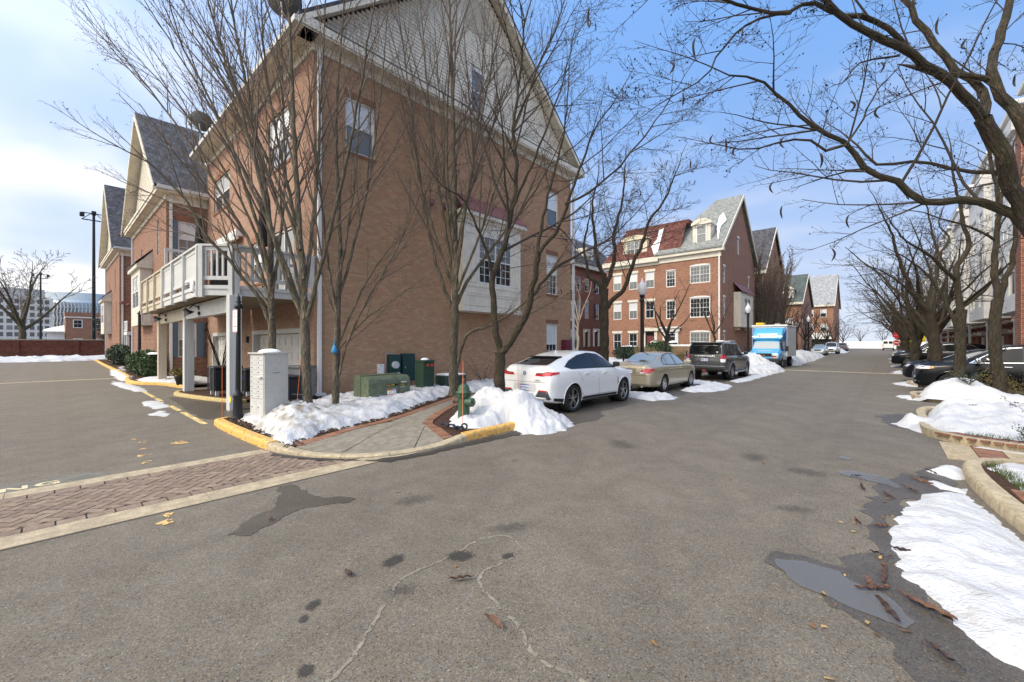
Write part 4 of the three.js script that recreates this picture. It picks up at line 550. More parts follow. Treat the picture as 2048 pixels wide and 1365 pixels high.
// ---------- the row along the alley ----------
function alleyHouse(xr, xl, zf, label, o) { // gable to the alley, ridge along z; xr = street-side face
  const H = thing('alley_townhouse', label, 'house', [xr, 0, zf]); const W = xr - xl, FR = new Frame([xr, 0, zf], [0, -1], [1, 0]), FL = new Frame([xr, 0, zf], [-1, 0], [0, 1]); const e = o.eave, dep = o.depth || 13;
  const slits = o.slits || [];
  wpart(H, 'alley_wall', FL.wall([[0, -0.1], [W, -0.1], [W, e], [0, e]], slits, -0.28, 0), M.brickC);
  wpart(H, 'side_wall', FR.wall([[0.01, -0.1], [dep, -0.1], [dep, e], [0.01, e]], o.sideHoles || [], -0.28, -0.002), M.brickC);
  wpart(H, 'far_wall', uvm(bx(xl, xl + 0.28, 0, e, zf - 0.02, zf - dep)), M.brickC);
  for (const s of slits) sash(H, FL, s, { upper: M.glass, t: 0.04 });
  const um = W / 2, yr = o.ridge, ov = 0.45, k = (yr - e) / um;
  // pediment of horizontal boards
  wpart(H, 'gable_wall', FL.slab([[0, e], [W, e], [um, yr - 0.1]], -0.25, -0.03), M.siding);
  for (let v = e + 0.35; v < yr - 0.5; v += 0.2) { const hw = (yr - v - 0.15) / k; if (hw > 0.15) wpart(H, 'clapboard', slab([FL.p(um - hw, v, 0.025), FL.p(um + hw, v, 0.025), FL.p(um + hw - 0.1, v + 0.205, 0.004), FL.p(um - hw + 0.1, v + 0.205, 0.004)].reverse(), [0, 0, -0.015]), M.siding); }
  wpart(H, 'frieze_board', FL.box(-0.1, W + 0.1, e - 0.25, e, 0.002, 0.06), M.siding); wpart(H, 'cornice', [FL.box(-0.4, W + 0.4, e + 0.002, e + 0.16, -0.1, 0.4), FL.box(-0.45, W + 0.45, e + 0.16, e + 0.3, 0.3, 0.45)], M.siding);
  for (const s of [1, -1]) {
    const xe = s > 0 ? xr + ov : xl - ov, xm = xr - um, ye = e + 0.15;
    const P = [[xe, ye, zf + 0.5], [xe, ye, zf - dep], [xm, yr + 0.15, zf - dep], [xm, yr + 0.15, zf + 0.5]]; wpart(H, 'roof', slab(s > 0 ? P : P.reverse(), [0, 0.14, 0]), M.roofDark);
    wpart(H, 'rake_board', slab([[xe, ye - 0.2, zf + 0.5], [xe, ye + 0.02, zf + 0.5], [xm, yr + 0.15, zf + 0.5], [xm, yr - 0.12, zf + 0.5]], [0, 0, 0.05]), M.siding);
  }
  for (const s of [1, -1]) { const xe = s > 0 ? xr + ov : xl - ov, xm = xr - um; wpart(H, 'rake_soffit', slab([[xe, e + 0.1, zf - 0.02], [xe, e + 0.1, zf + 0.49], [xm, yr + 0.08, zf + 0.49], [xm, yr + 0.08, zf - 0.02]], [0, 0.03, 0]), M.soffit); }
  wpart(H, 'eave_frieze', [FR.box(0.01, dep, e - 0.35, e + 0.02, 0.002, 0.06), FR.box(0, dep, e + 0.02, e + 0.12, -0.1, ov)], M.siding); wpart(H, 'gutter', FR.box(-0.4, dep, e + 0.1, e + 0.26, ov - 0.02, ov + 0.1), M.greyPaint);
  for (const u of [0.12]) wpart(H, 'downspout', [FR.box(u, u + 0.1, 0.2, e, 0.01, 0.1)], M.pureWhite); wpart(H, 'downspout', [FL.box(W - 0.3, W - 0.2, 0.2, e, 0.01, 0.1)], M.pureWhite);
  if (o.bay) { const [u0, u1, v0, v1] = o.bay, p = 0.5, B = sub(H, 'oriel_bay'), FB = new Frame([xr, 0, zf + p], [-1, 0], [0, 1]); const w = [u0 + 0.5, u1 - 0.5, v0 + 0.9, v1 - 0.25];
    wpart(B, 'bay_wall', [FB.wall([[u0, v0], [u1, v0], [u1, v1], [u0, v1]], [w], -0.06, 0), FL.box(u0, u0 + 0.06, v0, v1, 0, p - 0.06), FL.box(u1 - 0.06, u1, v0, v1, 0, p - 0.06), FL.box(u0, u1, v0 - 0.06, v0, 0, p)], M.cream);
    const FBs = new Frame([xr - u0, 0, zf], [0, 1], [1, 0]); wpart(B, 'panel_moulding', [[0.06, 0.44, v0 + 0.1, v0 + 0.8], [0.06, 0.44, v0 + 0.9, v1 - 0.2]].flatMap(([a, b, c, d]) => [FBs.box(a, b, c, c + 0.04, 0, 0.015), FBs.box(a, b, d - 0.04, d, 0, 0.015), FBs.box(a, a + 0.04, c + 0.04, d - 0.04, 0, 0.015), FBs.box(b - 0.04, b, c + 0.04, d - 0.04, 0, 0.015)]), M.cream);
    wpart(B, 'bay_roof', [FL.slab([[u0 - 0.15, v1], [u1 + 0.15, v1], [u1 + 0.15, v1 + 0.2], [u0 - 0.15, v1 + 0.2]], 0, p + 0.15), slab([FL.p(u0 - 0.15, v1 + 0.2, 0), FL.p(u0 - 0.15, v1 + 0.2, p + 0.1), FL.p(u0 - 0.15, v1 + 0.95, 0)], [-0.05, 0, 0]), slab([FL.p(u1 + 0.1, v1 + 0.2, 0), FL.p(u1 + 0.1, v1 + 0.95, 0), FL.p(u1 + 0.1, v1 + 0.2, p + 0.1)], [-0.05, 0, 0])], M.cream);
    wpart(B, 'bay_shingles', slab([FL.p(u0 - 0.2, v1 + 0.22, p + 0.2), FL.p(u0 - 0.2, v1 + 1.0, 0), FL.p(u1 + 0.2, v1 + 1.0, 0), FL.p(u1 + 0.2, v1 + 0.22, p + 0.2)].reverse(), [0, 0.05, 0]), M.roofDark); sash(H, FB, w, { n: -0.05, units: 2, upper: M.blind }); }
  return { H, FR, FL };
}
{
  const up = [0.44, 1.16, 5.9, 7.6], lo = [0.44, 1.16, 1.05, 2.75];
  const { H, FR, FL } = alleyHouse(-25.2, -37.0, -3.65, 'brick townhouse with blue shutters and cream box bay past the decks', { eave: 8.75, ridge: 14.3, slits: [[2.0, 2.45, 6.2, 8.0], [7.6, 8.1, 5.9, 7.3]], bay: [4.0, 7.4, 2.75, 5.7], sideHoles: [up, lo] });
  for (const w of [up, lo]) { sash(H, FR, w, { nx: 2, ny: 2, upper: M.blind, lower: M.greyBlind }); shutters(H, FR, w, 0.3, M.shutter); wpart(H, 'brick_header', uvm(FR.box(w[0] - 0.1, w[1] + 0.1, w[3] + 0.01, w[3] + 0.22, -0.02, 0.02)), brickTones[1]); }
  // dormer on the street-side slope
  const D = sub(H, 'dormer'); const dz0 = -5.6, dz1 = -7.6, xd = -25.6; wpart(D, 'dormer_wall', [bx(xd, -27.8, 8.9, 11.1, dz0, dz1)], M.cream); const P = []; for (let i = 0; i <= 10; i++) { const a = Math.PI * i / 10; P.push([Math.cos(a) * 1.15, 11.1 + Math.sin(a) * 0.55]); } const FD = new Frame([xd, 0, (dz0 + dz1) / 2], [0, 1], [1, 0]); wpart(D, 'dormer_arch', FD.slab(P, -2.6, 0.12), M.cream); sash(H, FD, [-0.5, 0.5, 9.3, 10.95], { n: 0.01, nx: 2, ny: 2, upper: M.glass });

}
{
  const { H, FR, FL } = alleyHouse(-45.0, -56.6, -3.65, 'farthest alley townhouse with steep dark roof and small white deck', { eave: 9.0, ridge: 15.3, slits: [[3.0, 3.4, 6.0, 8.0], [8, 8.4, 5.5, 7.2], [2.2, 2.6, 3.2, 5.2]], bay: [6.2, 9.4, 2.6, 5.4] });
  wpart(H, 'siding_panel', FR.box(0.95, 2.6, 3.6, 8.7, 0.004, 0.06), M.creamSide); sash(H, FR, [1.5, 2.2, 5.0, 6.4], { n: 0.065, upper: M.glass });
  wpart(H, 'porch', [bx(-44.9, -43.0, 2.35, 2.6, -3.9, -6.0), bx(-43.1, -43.25, 0, 2.35, -3.9, -4.05), bx(-44.75, -44.6, 0, 2.35, -3.9, -4.05)], M.pureWhite); wpart(H, 'porch_rail', [bx(-44.9, -43.0, 3.35, 3.43, -3.9, -3.96), bx(-44.9, -43.0, 2.65, 2.72, -3.9, -3.96), ...Array.from({ length: 14 }, (_, i) => bx(-44.85 + i * 0.14, -44.8 + i * 0.14, 2.72, 3.35, -3.91, -3.95))], M.pureWhite); wpart(H, 'bin_screen', bx(-43.3, -44.7, 0, 1.1, -4.2, -4.25), M.greyPaint); wpart(H, 'pergola', [bx(-44.9, -42.8, 4.7, 4.8, -4.0, -4.1), ...Array.from({ length: 6 }, (_, i) => bx(-44.8 + i * 0.36, -44.72 + i * 0.36, 4.8, 4.88, -3.6, -6))], M.copper);
  const V = wpart(H, 'roof_vent', [cyl(0.12, 0.12, 0.7, -46.8, 11.3, -6.0, 10), cyl(0.35, 0.35, 0.08, -46.8, 11.3, -6.0, 10)], M.pureWhite);
  const L = thing('alley_link_house', 'low brick link between the two gabled alley townhouses', 'house', [-37.1, 0, -5.6]); wpart(L, 'wall', uvm(bx(-44.6, -37.1, 0, 8.5, -5.6, -6)), M.brickC); wpart(L, 'parapet', bx(-44.6, -37.1, 8.505, 8.7, -5.5, -6.1), M.siding);
}
// end wall of the alley
{ const W = thing('boundary_wall', 'low dark brick wall closing the end of the alley', 'wall', [-61.9, 0, 6]); wpart(W, 'wall', uvm(bx(-62.2, -61.9, 0, 2.0, -12, 30)), M.brickWall); wpart(W, 'coping', bx(-62.26, -61.84, 2.004, 2.1, -12, 30), M.concrete); for (let z = -10; z < 30; z += 4) wpart(W, 'pier', uvm(bx(-62.25, -61.8, 0, 2.0, z, z + 0.4)), M.brickWall); }
// ---------- the block beyond the courtyard ----------
{
  const H = thing('grey_roofed_townhouse', 'brick end townhouse with steep grey shingle roof beyond the courtyard', 'house', [-11.8, 0, -42.9]);
  const FF = new Frame([-11.8, 0, -42.9], [-1, 0], [0, 1]), FS = new Frame([-11.8, 0, -42.9], [0, -1], [1, 0]); const L = 6.0, D = 13.6, e = 10.55, um = 7.1, yr = 17.6;
  const wins = [[0.95, 2.9, 7.65, 9.35, 2], [0.95, 2.9, 4.25, 6.2, 2], [0.95, 2.9, 0.95, 2.8, 2], [4.3, 5.3, 7.5, 9.2, 1], [4.3, 5.3, 4.2, 6.1, 1]]; const door = [4.3, 5.3, 0.5, 2.75];
  wpart(H, 'front_wall', FF.wall([[0, -0.1], [L, -0.1], [L, e], [0, e]], [...wins, door], -0.3, 0), M.brickE);
  wins.forEach((w, i) => sash(H, FF, w, { units: w[4], nx: 3, ny: 2, upper: i === 0 || i === 2 ? M.greyBlind : M.glass, lower: i < 1 || i === 2 ? M.greyBlind : M.glass, arch: 0.18, t: 0.1 }));
  const Dd = sub(H, 'front_door'); wpart(Dd, 'door_leaf', FF.box(4.42, 5.18, 0.5, 2.4, -0.15, -0.1), M.black); wpart(Dd, 'transom', FF.box(4.42, 5.18, 2.45, 2.7, -0.15, -0.11), M.glass); wpart(Dd, 'door_surround', [FF.box(4.0, 4.3, 0.5, 2.9, 0.0, 0.1), FF.box(5.3, 5.6, 0.5, 2.9, 0, 0.1), FF.box(3.85, 5.75, 2.9, 3.25, 0, 0.2), FF.box(3.7, 5.9, 3.25, 3.4, 0, 0.35)], M.white); wpart(Dd, 'step', FF.box(3.9, 5.7, 0.1, 0.48, 0, 1.2), M.concrete);
  const sw = [[0.75, 1.5, 7.6, 9.2], [0.75, 1.5, 4.2, 6.2], [0.75, 1.5, 0.9, 2.8], [5.9, 6.7, 11.2, 12.9], [10.4, 11.1, 7.4, 9.2]];
  wpart(H, 'gable_end', FS.wall([[0.01, -0.1], [D, -0.1], [D, e], [um, yr - 0.1], [0.01, e]], sw, -0.3, -0.003), M.brickE); for (const w of sw) sash(H, FS, w, { arch: 0.5, t: 0.09, upper: M.glass });
  wpart(H, 'cornice', [FF.box(-0.05, L, e - 0.5, e - 0.002, 0.005, 0.1), FF.box(-0.35, L, e, e + 0.35, -0.1, 0.4)], M.cream);
  wpart(H, 'roof', [slab([[-11.5, e + 0.3, -42.4], [-11.5, yr, -42.9 - um], [-14.2, yr, -42.9 - um], [-18.2, e + 0.3, -42.4]], [0, 0.14, 0]), slab([[-11.5, e + 0.3, -57.0], [-18.2, e + 0.3, -57.0], [-14.2, yr, -42.9 - um], [-11.5, yr, -42.9 - um]], [0, 0.14, 0]), slab([[-18.2, e + 0.3, -42.4], [-14.2, yr, -42.9 - um], [-18.2, e + 0.3, -57.0]], [0, 0.14, 0])], M.roofGrey);
  for (const [z, s] of [[-42.35, 1], [-57.05, -1]]) wpart(H, 'rake_board', slab([[-11.5, e + 0.02, z], [-11.5, e + 0.35, z], [-11.5, yr + 0.1, -42.9 - um], [-11.5, yr - 0.3, -42.9 - um]], [0.08, 0, 0]), M.siding);
  wpart(H, 'downspout', FF.box(0.06, 0.18, 0.2, e, 0.02, 0.14), M.pureWhite);
  const DD = sub(H, 'dormer'); const FD = new Frame([-13.7, 0, -43.35], [-1, 0], [0, 1]); wpart(DD, 'dormer_wall', FD.box(-0.85, 0.85, 11.2, 13.5, -2.4, 0), M.cream); const P = []; for (let i = 0; i <= 10; i++) { const a = Math.PI * i / 10; P.push([Math.cos(a) * 1.0, 13.5 + Math.sin(a) * 0.6]); } wpart(DD, 'dormer_arch', FD.slab(P, -3, 0.15), M.cream); sash(H, FD, [-0.5, 0.5, 11.6, 13.5], { n: 0.01, t: 0.1, upper: M.greyBlind, lower: M.greyBlind, arch: 0.3 });
  const B = sub(H, 'oriel_bay'); const FB = new Frame([-11.15, 0, -42.9], [0, -1], [1, 0]); const w = [6.2, 8.6, 4.5, 6.5]; wpart(B, 'bay_wall', [FB.wall([[4.5, 3.5], [9.8, 3.5], [9.8, 7.0], [4.5, 7.0]], [w], -0.08, 0), FS.box(4.5, 4.58, 3.5, 7.0, 0, 0.57), FS.box(9.72, 9.8, 3.5, 7.0, 0, 0.57), FS.box(4.5, 9.8, 3.4, 3.5, 0, 0.65), FS.box(5.0, 5.3, 3.1, 3.4, 0, 0.4), FS.box(9.0, 9.3, 3.1, 3.4, 0, 0.4)], M.bayCream); wpart(B, 'bay_roof', slab([FS.p(4.3, 7.0, 0.85), FS.p(10, 7.0, 0.85), FS.p(10, 8.0, 0), FS.p(4.3, 8.0, 0)], [0, 0.05, 0]), M.copper); sash(H, FB, w, { n: -0.06, units: 2, nx: 2, ny: 2, upper: M.glass });
  single('roof_snow', 'patch of melting snow on the grey shingle roof', 'snow', slab([[-12.7, 13.0, -44.75], [-12.1, 11.4, -43.1], [-12.4, 13.2, -45.0], [-12.05, 13.9, -45.7], [-12.6, 15.0, -46.8], [-12.9, 14.6, -46.4]].map(([x, y, z]) => [x, y + 0.2, z]), [0, 0.06, 0]), std([0.85, 0.86, 0.88], 0.8));
  // red-roofed unit beside it
  const R = thing('red_roofed_townhouse', 'brick townhouse with red shingle mansard roof and cream dormer', 'house', [-17.8, 0, -42.95]); const FR = new Frame([-17.82, 0, -42.95], [-1, 0], [0, 1]); const LR = 6.2; const rw = []; for (const u of [0.55, 2.45, 4.35]) for (const [a, b] of [[7.6, 9.35], [4.35, 6.2], [1.0, 2.8]]) if (!(u < 1 && a < 2)) rw.push([u, u + 1.0, a, b]); const rd = [0.5, 1.5, 0.6, 2.9];
  wpart(R, 'front_wall', FR.wall([[0, -0.1], [LR, -0.1], [LR, 10.3], [0, 10.3]], [...rw, rd], -0.3, 0), M.brickE); wpart(R, 'side_wall', uvm(bx(-24.02, -23.7, 0, 10.3, -43, -56)), M.brickE);
  rw.forEach((w, i) => sash(R, FR, w, { nx: 2, ny: 1, t: 0.08, upper: i % 3 === 1 ? M.glass : M.blind, lower: i % 3 === 1 ? M.glass : M.greyBlind, lintel: M.cream }));
  const Rd = sub(R, 'front_door'); wpart(Rd, 'door_leaf', FR.box(0.6, 1.4, 0.6, 2.5, -0.15, -0.1), std([0.14, 0.035, 0.04], 0.5)); wpart(Rd, 'transom', FR.box(0.6, 1.4, 2.55, 2.85, -0.15, -0.11), M.glass); wpart(Rd, 'door_surround', [FR.box(0.2, 0.5, 0.6, 3.0, 0, 0.1), FR.box(1.5, 1.8, 0.6, 3.0, 0, 0.1), FR.box(0.05, 1.95, 3.0, 3.35, 0, 0.25)], M.cream); wpart(Rd, 'step', FR.box(0.2, 1.8, 0.1, 0.58, 0, 1.2), M.concrete);
  wpart(R, 'cornice', [FR.box(0, LR + 0.05, 10.0, 10.3, 0.005, 0.12), FR.box(0, LR + 0.3, 10.302, 10.8, -0.1, 0.45)], M.cream); wpart(R, 'mansard_roof', [slab([[-15.6, 10.8, -42.62], [-15.6, 14.3, -44.62], [-22.5, 14.3, -44.6], [-24.2, 10.8, -42.6]], [0, 0.12, 0]), slab([[-24.2, 10.8, -42.6], [-22.5, 14.3, -44.6], [-22.5, 14.3, -54], [-24.2, 10.8, -56]], [0, 0.12, 0]), bx(-22.5, -15.4, 14.3, 14.7, -44.7, -54)], M.roofRed);
  const RD = sub(R, 'dormer'); const FD2 = new Frame([-20.6, 0, -43.0], [-1, 0], [0, 1]); wpart(RD, 'dormer_wall', FD2.box(-1.4, 1.4, 10.9, 13.0, -2, 0), M.creamSide); const P2 = []; for (let i = 0; i <= 10; i++) { const a = Math.PI * i / 10; P2.push([Math.cos(a) * 1.6, 13.0 + Math.sin(a) * 0.5]); } wpart(RD, 'dormer_arch', FD2.slab(P2, -2.5, 0.2), M.creamSide); sash(R, FD2, [-0.9, 0.9, 11.2, 12.9], { n: 0.01, units: 2, nx: 2, ny: 1, upper: M.greyBlind });
  single('roof_snow', 'streak of snow between the red and grey roofs', 'snow', slab([[-17.95, 11.0, -42.75], [-17.95, 14.0, -44.5], [-18.4, 13.9, -44.4], [-18.35, 12.8, -43.8], [-18.8, 12.0, -43.3], [-18.3, 11.0, -42.75]].map(([x, y, z]) => [x, y + 0.06, z + 0.06]).reverse(), [0, 0.08, 0]), std([0.85, 0.86, 0.88], 0.8));
}
// courtyard row at the back, facing the street
{
  const H = thing('courtyard_townhouse', 'dark red brick courtyard townhouse with three arched upper windows', 'house', [-31.8, 0, -42]); const F = new Frame([-31.8, 0, -38], [0, -1], [1, 0]); const hol = []; for (const u of [8.5, 10.6, 12.7, 15.6, 18.5]) for (const [a, b] of [[9.0, 10.9], [5.2, 7.4]]) hol.push([u, u + 1.0, a, b]); const gl = [8.9, 11.0, 1.6, 3.6], dr = [[12.6, 13.6, 1.2, 3.4], [15.2, 16.3, 1.2, 3.5]]; wpart(H, 'front_wall', F.wall([[0, -0.1], [24, -0.1], [24, 12.2], [0, 12.2]], [...hol, gl, ...dr], -0.3, 0), M.brickF);
  hol.forEach((w, i) => { sash(H, F, w, { nx: 2, ny: 2, t: 0.1, upper: M.greyBlind, arch: w[0] < 14 && w[2] < 6 ? 0.9 : 0, archMat: M.glass }); if (w[0] > 14) shutters(H, F, w, 0.45, M.blackShutter); }); sash(H, F, gl, { units: 2, nx: 3, ny: 2, upper: M.blind, lower: M.blind });
  dr.forEach((d, i) => { const g = sub(H, 'front_door'); wpart(g, 'door_leaf', F.box(d[0] + 0.1, d[1] - 0.1, d[2], d[3] - 0.1, -0.2, -0.12), M.black); wpart(g, 'door_surround', [F.box(d[0] - 0.3, d[0], d[2], d[3] + 0.3, 0, 0.12), F.box(d[1], d[1] + 0.3, d[2], d[3] + 0.3, 0, 0.12), F.box(d[0], d[1], d[3], d[3] + 0.3, 0, 0.12)], i ? M.pureWhite : M.cream); });
  wpart(H, 'cornice', F.box(0, 24, 12.2, 12.7, -0.1, 0.5), M.cream); wpart(H, 'roof', slab([[-31.3, 12.7, -38], [-31.3, 12.7, -62], [-37, 18, -62], [-37, 18, -38]], [0, 0.15, 0]), M.roofDark); wpart(H, 'dormer', [bx(-32.4, -34.5, 13.2, 15.6, -46, -48), bx(-32.4, -34.5, 13.2, 15.6, -52, -54)], M.cream);
  wpart(H, 'downspout', F.box(7.4, 7.9, 0, 12.2, 0.02, 0.4), M.pureWhite);
}
// further gable-ended blocks down the street
function gableBlock(name, label, z0, z1, x, len, e, yr, wall, roof, o = {}) {
  const H = thing(name, label, 'house', [x, 0, z0]); const F = new Frame([x, 0, z0], [-1, 0], [0, 1]), FS = new Frame([x, 0, z0], [0, -1], [1, 0]), D = z0 - z1, um = D / 2; const ws = [], fs = []; for (const u of [1.2, 3.6, 6.4]) for (const v of [1.0, 4.3, 7.6]) if (v + 1.8 < e) fs.push([u, u + 1.2, v, v + 1.8]); for (const u of [1.2, D - 2.6]) for (const v of [4.3, 7.6]) if (v + 1.8 < e) ws.push([u, u + 1, v, v + 1.8]);
  wpart(H, 'front_wall', F.wall([[0, -0.1], [len, -0.1], [len, e], [0, e]], fs, -0.3, 0), wall); wpart(H, 'gable_end', FS.wall([[0.01, -0.1], [D, -0.1], [D, e], [um, yr - 0.1], [0.01, e]], ws, -0.3, -0.003), wall); for (const w of fs) sash(H, F, w, { upper: M.blind, t: 0.1 }); for (const w of ws) sash(H, FS, w, { t: 0.1 });
  wpart(H, 'cornice', F.box(-0.3, len, e, e + 0.4, -0.1, 0.45), M.cream); const over = 0.4; wpart(H, 'roof', [slab([[x + 0.3, e + 0.3, z0 + over], [x + 0.3, yr, z0 - um], [x - len, yr, z0 - um], [x - len, e + 0.3, z0 + over]], [0, 0.15, 0]), slab([[x + 0.3, e + 0.3, z1 - over], [x - len, e + 0.3, z1 - over], [x - len, yr, z0 - um], [x + 0.3, yr, z0 - um]], [0, 0.15, 0])], roof);
  for (const z of [z0 + over, z1 - over]) wpart(H, 'rake_board', slab([[x + 0.3, e, z], [x + 0.3, e + 0.35, z], [x + 0.3, yr + 0.1, z0 - um], [x + 0.3, yr - 0.35, z0 - um]], [0.08, 0, 0]), M.siding);
  for (const u of o.dormers || []) { const D2 = sub(H, 'dormer'); const FD = new Frame([x - u, 0, z0 - 0.7], [-1, 0], [0, 1]); wpart(D2, 'dormer_wall', FD.box(-0.8, 0.8, e + 0.6, e + 2.8, -2.5, 0), M.cream); wpart(D2, 'dormer_roof', FD.slab([[-1, e + 2.8], [1, e + 2.8], [0, e + 3.6]], -2.5, 0.2), M.siding); sash(H, FD, [-0.5, 0.5, e + 0.9, e + 2.6], { n: 0.01, upper: M.blind, lower: M.blind }); }
  return H;
}
gableBlock('steep_townhouse', 'tall brick gable block with dark ridge behind the fan-shaped trees', -64, -78, -12.3, 9, 11.0, 18.5, M.brickE, M.roofDark);
gableBlock('green_roofed_townhouse', 'brick house with dark green roof and white dormers down the street', -88, -102, -11.2, 12, 8.5, 14.5, M.brickE, M.roofGreen, { dormers: [2, 5] });
{ const H = gableBlock('pale_roofed_townhouse', 'last brick block with pale grey roof and a dark open garage', -118, -134, -9.0, 14, 10, 18.0, M.brickE, M.roofPale); wpart(H, 'garage_opening', bx(-9.4, -21, 0.1, 2.6, -117.97, -117.9), M.black); wpart(H, 'garage_header', bx(-9.2, -21, 2.61, 4.0, -117.9, -117.2), M.white); }
{ const H = thing('cream_townhouse', 'cream sided house with snowy eaves beside the grey-roofed end house', 'house', [-15, 0, -59]); wpart(H, 'wall', bx(-22, -14, 0, 9.2, -59, -63), M.creamSide); wpart(H, 'eave', bx(-22.2, -13.7, 9.2, 9.5, -58.7, -63.2), M.white); wpart(H, 'roof', slab([[-22.2, 9.5, -58.7], [-13.7, 9.5, -58.7], [-13.7, 11, -63], [-22.2, 11, -63]], [0, 0.1, 0]), M.roofDark); wpart(H, 'window', bx(-17, -15.5, 5, 7, -58.99, -58.95), M.glass); }
// ---------- right-hand row ----------
for (let k = 0; k < 9; k++) {
  const z0 = -23.2 - k * 7.2, labs = ['white bay townhouse with red brick pier nearest the parked black cars', 'second white bay townhouse along the right-hand row', 'third white bay townhouse behind the street trees', 'fourth white bay townhouse along the right-hand row', 'fifth white bay townhouse along the right-hand row', 'sixth white bay townhouse behind the blue and yellow flag', 'seventh white bay townhouse along the right-hand row', 'eighth white bay townhouse along the right-hand row', 'last white bay townhouse before the far snowbank'];
  const H = thing('bay_townhouse', labs[k], 'house', [5.6, 0, z0], 0, 'white bay townhouses in the right-hand row'); const L = 7.15, F = new Frame([4.5, 0, z0], [0, -1], [-1, 0]), FG = new Frame([5.6, 0, z0], [0, -1], [-1, 0]), FE = new Frame([4.5, 0, z0], [1, 0], [0, 1]); const e = 10.2;
  wpart(H, 'ground_wall', uvm(FG.wall([[0, -0.1], [L, -0.1], [L, 2.9], [0, 2.9]], [[3.6, 6.4, 0, 2.2], [1.2, 2.2, 0, 2.2]], -0.3, 0)), M.brickR); wpart(H, 'garage_door', FG.box(3.6, 6.4, 0, 2.2, -0.2, -0.15), M.white); wpart(H, 'front_door', FG.box(1.2, 2.2, 0, 2.2, -0.2, -0.15), M.white); wpart(H, 'door_hood', [FG.box(0.9, 2.5, 2.3, 2.6, 0, 0.5), FG.box(3.4, 6.6, 2.35, 2.6, 0, 0.4)], M.white);
  wpart(H, 'upper_wall', uvm(F.wall([[0, 2.9], [L, 2.9], [L, e], [0, e]], [], -0.3, 0)), M.brickR); if (k === 0) wpart(H, 'pier', uvm(bx(3.55, 4.5, -0.1, e, z0 + 0.02, z0 - 0.9)), M.brickR); wpart(H, 'floor_soffit', bx(4.5, 5.9, 2.8, 2.9, z0 - 0.02, z0 - L), M.bayCream); if (k === 0) wpart(H, 'end_wall', uvm(bx(4.52, 16, -0.1, e, z0 + 0.01, z0 - 0.3)), M.brickR);
  // bays with canted near side
  const B = sub(H, 'bay'); const b0 = 0.95, b1 = 6.0, p = 0.9, v0 = 3.05, v1 = 9.7, FB = new Frame([4.5 - p, 0, z0], [0, -1], [-1, 0]); const ws = []; for (const [a, b] of [[3.55, 5.5], [6.6, 8.5]]) ws.push([1.3, 2.5, a, b], [3.4, 5.6, a, b]);
  wpart(B, 'bay_wall', [FB.wall([[b0, v0], [b1, v0], [b1, v1], [b0, v1]], ws, -0.08, 0), F.box(b0, b0 + 0.08, v0, v1, 0, p - 0.08), F.box(b1 - 0.08, b1, v0, v1, 0, p - 0.08), F.box(b0, b1, v0 - 0.08, v0, 0, p)], M.pureWhite); ws.forEach((w, i) => sash(H, FB, w, { n: -0.06, units: i & 1 ? 2 : 1, upper: M.greyBlind, lower: M.greyBlind, t: 0.08 })); sash(H, new Frame([4.5, 0, z0 - b0], [-1, 0], [0, 1]), [0.15, 0.6, 3.6, 5.5], { n: 0.01, t: 0.06, upper: M.greyBlind, lower: M.greyBlind }); sash(H, new Frame([4.5, 0, z0 - b0], [-1, 0], [0, 1]), [0.15, 0.6, 6.6, 8.5], { n: 0.01, t: 0.06, upper: M.greyBlind, lower: M.greyBlind });
  const mo = []; for (const [a, b] of [[1.2, 2.6], [3.3, 5.7]]) mo.push(FB.box(a, b, 5.7, 5.75, 0, 0.02), FB.box(a, b, 6.35, 6.4, 0, 0.02), FB.box(a, a + 0.05, 5.75, 6.35, 0, 0.02), FB.box(b - 0.05, b, 5.75, 6.35, 0, 0.02)); wpart(B, 'panel_moulding', mo, M.pureWhite);
  for (const u of [1.1, 3.0, 5.7]) { const P = [[0, 3.0]]; for (let i = 0; i <= 6; i++) { const a = i / 6 * Math.PI / 2; P.push([1.7 * Math.sin(a) * 1.0, 3.0 - 0.7 * Math.cos(a)]); } const g = slab([[0, 2.9], [0, 2.3], [0.35, 2.42], [0.8, 2.68], [1.2, 2.9]].map(([q, v]) => [5.6 - q, v, z0 - u]), [0, 0, -0.12]); wpart(B, 'bracket', g, M.copper); }
  wpart(H, 'cornice', [F.box(-0.05, L, e, e + 0.45, -0.1, 0.4), F.box(b0 - 0.1, b1 + 0.1, v1, e - 0.004, 0.0, p + 0.15)], M.white); wpart(H, 'roof', slab([[4.1, e + 0.45, z0 + 0.1], [4.1, e + 0.45, z0 - L], [9.5, e + 5.2, z0 - L], [9.5, e + 5.2, z0 + 0.1]].reverse(), [0, 0.15, 0]), M.roofDark);
  const G = sub(H, 'gable_dormer'); const FG2 = new Frame([4.75, 0, z0], [0, -1], [-1, 0]); wpart(G, 'dormer_wall', [FG2.slab([[0.6, e + 0.45], [6.4, e + 0.45], [6.4, e + 2.9], [0.6, e + 2.9]], -4, 0)], M.pureWhite); for (let v = e + 0.6; v < e + 2.75; v += 0.22) { wpart(G, 'clapboard', slab([[4.70, v, z0 - 0.6], [4.70, v, z0 - 6.4], [4.735, v + 0.21, z0 - 6.4], [4.735, v + 0.21, z0 - 0.6]], [0.02, 0, 0]), M.pureWhite); wpart(G, 'clapboard', slab([[4.76, v, z0 - 0.55], [8.7, v, z0 - 0.55], [8.7, v + 0.21, z0 - 0.585], [4.76, v + 0.21, z0 - 0.585]], [0, 0, -0.02]), M.pureWhite); } sash(H, FG2, [2.8, 4.0, e + 0.9, e + 2.4], { n: 0.06 });
  wpart(G, 'dormer_cornice', bx(4.45, 9, e + 2.905, e + 3.15, z0 - 0.35, z0 - 6.65), M.white);
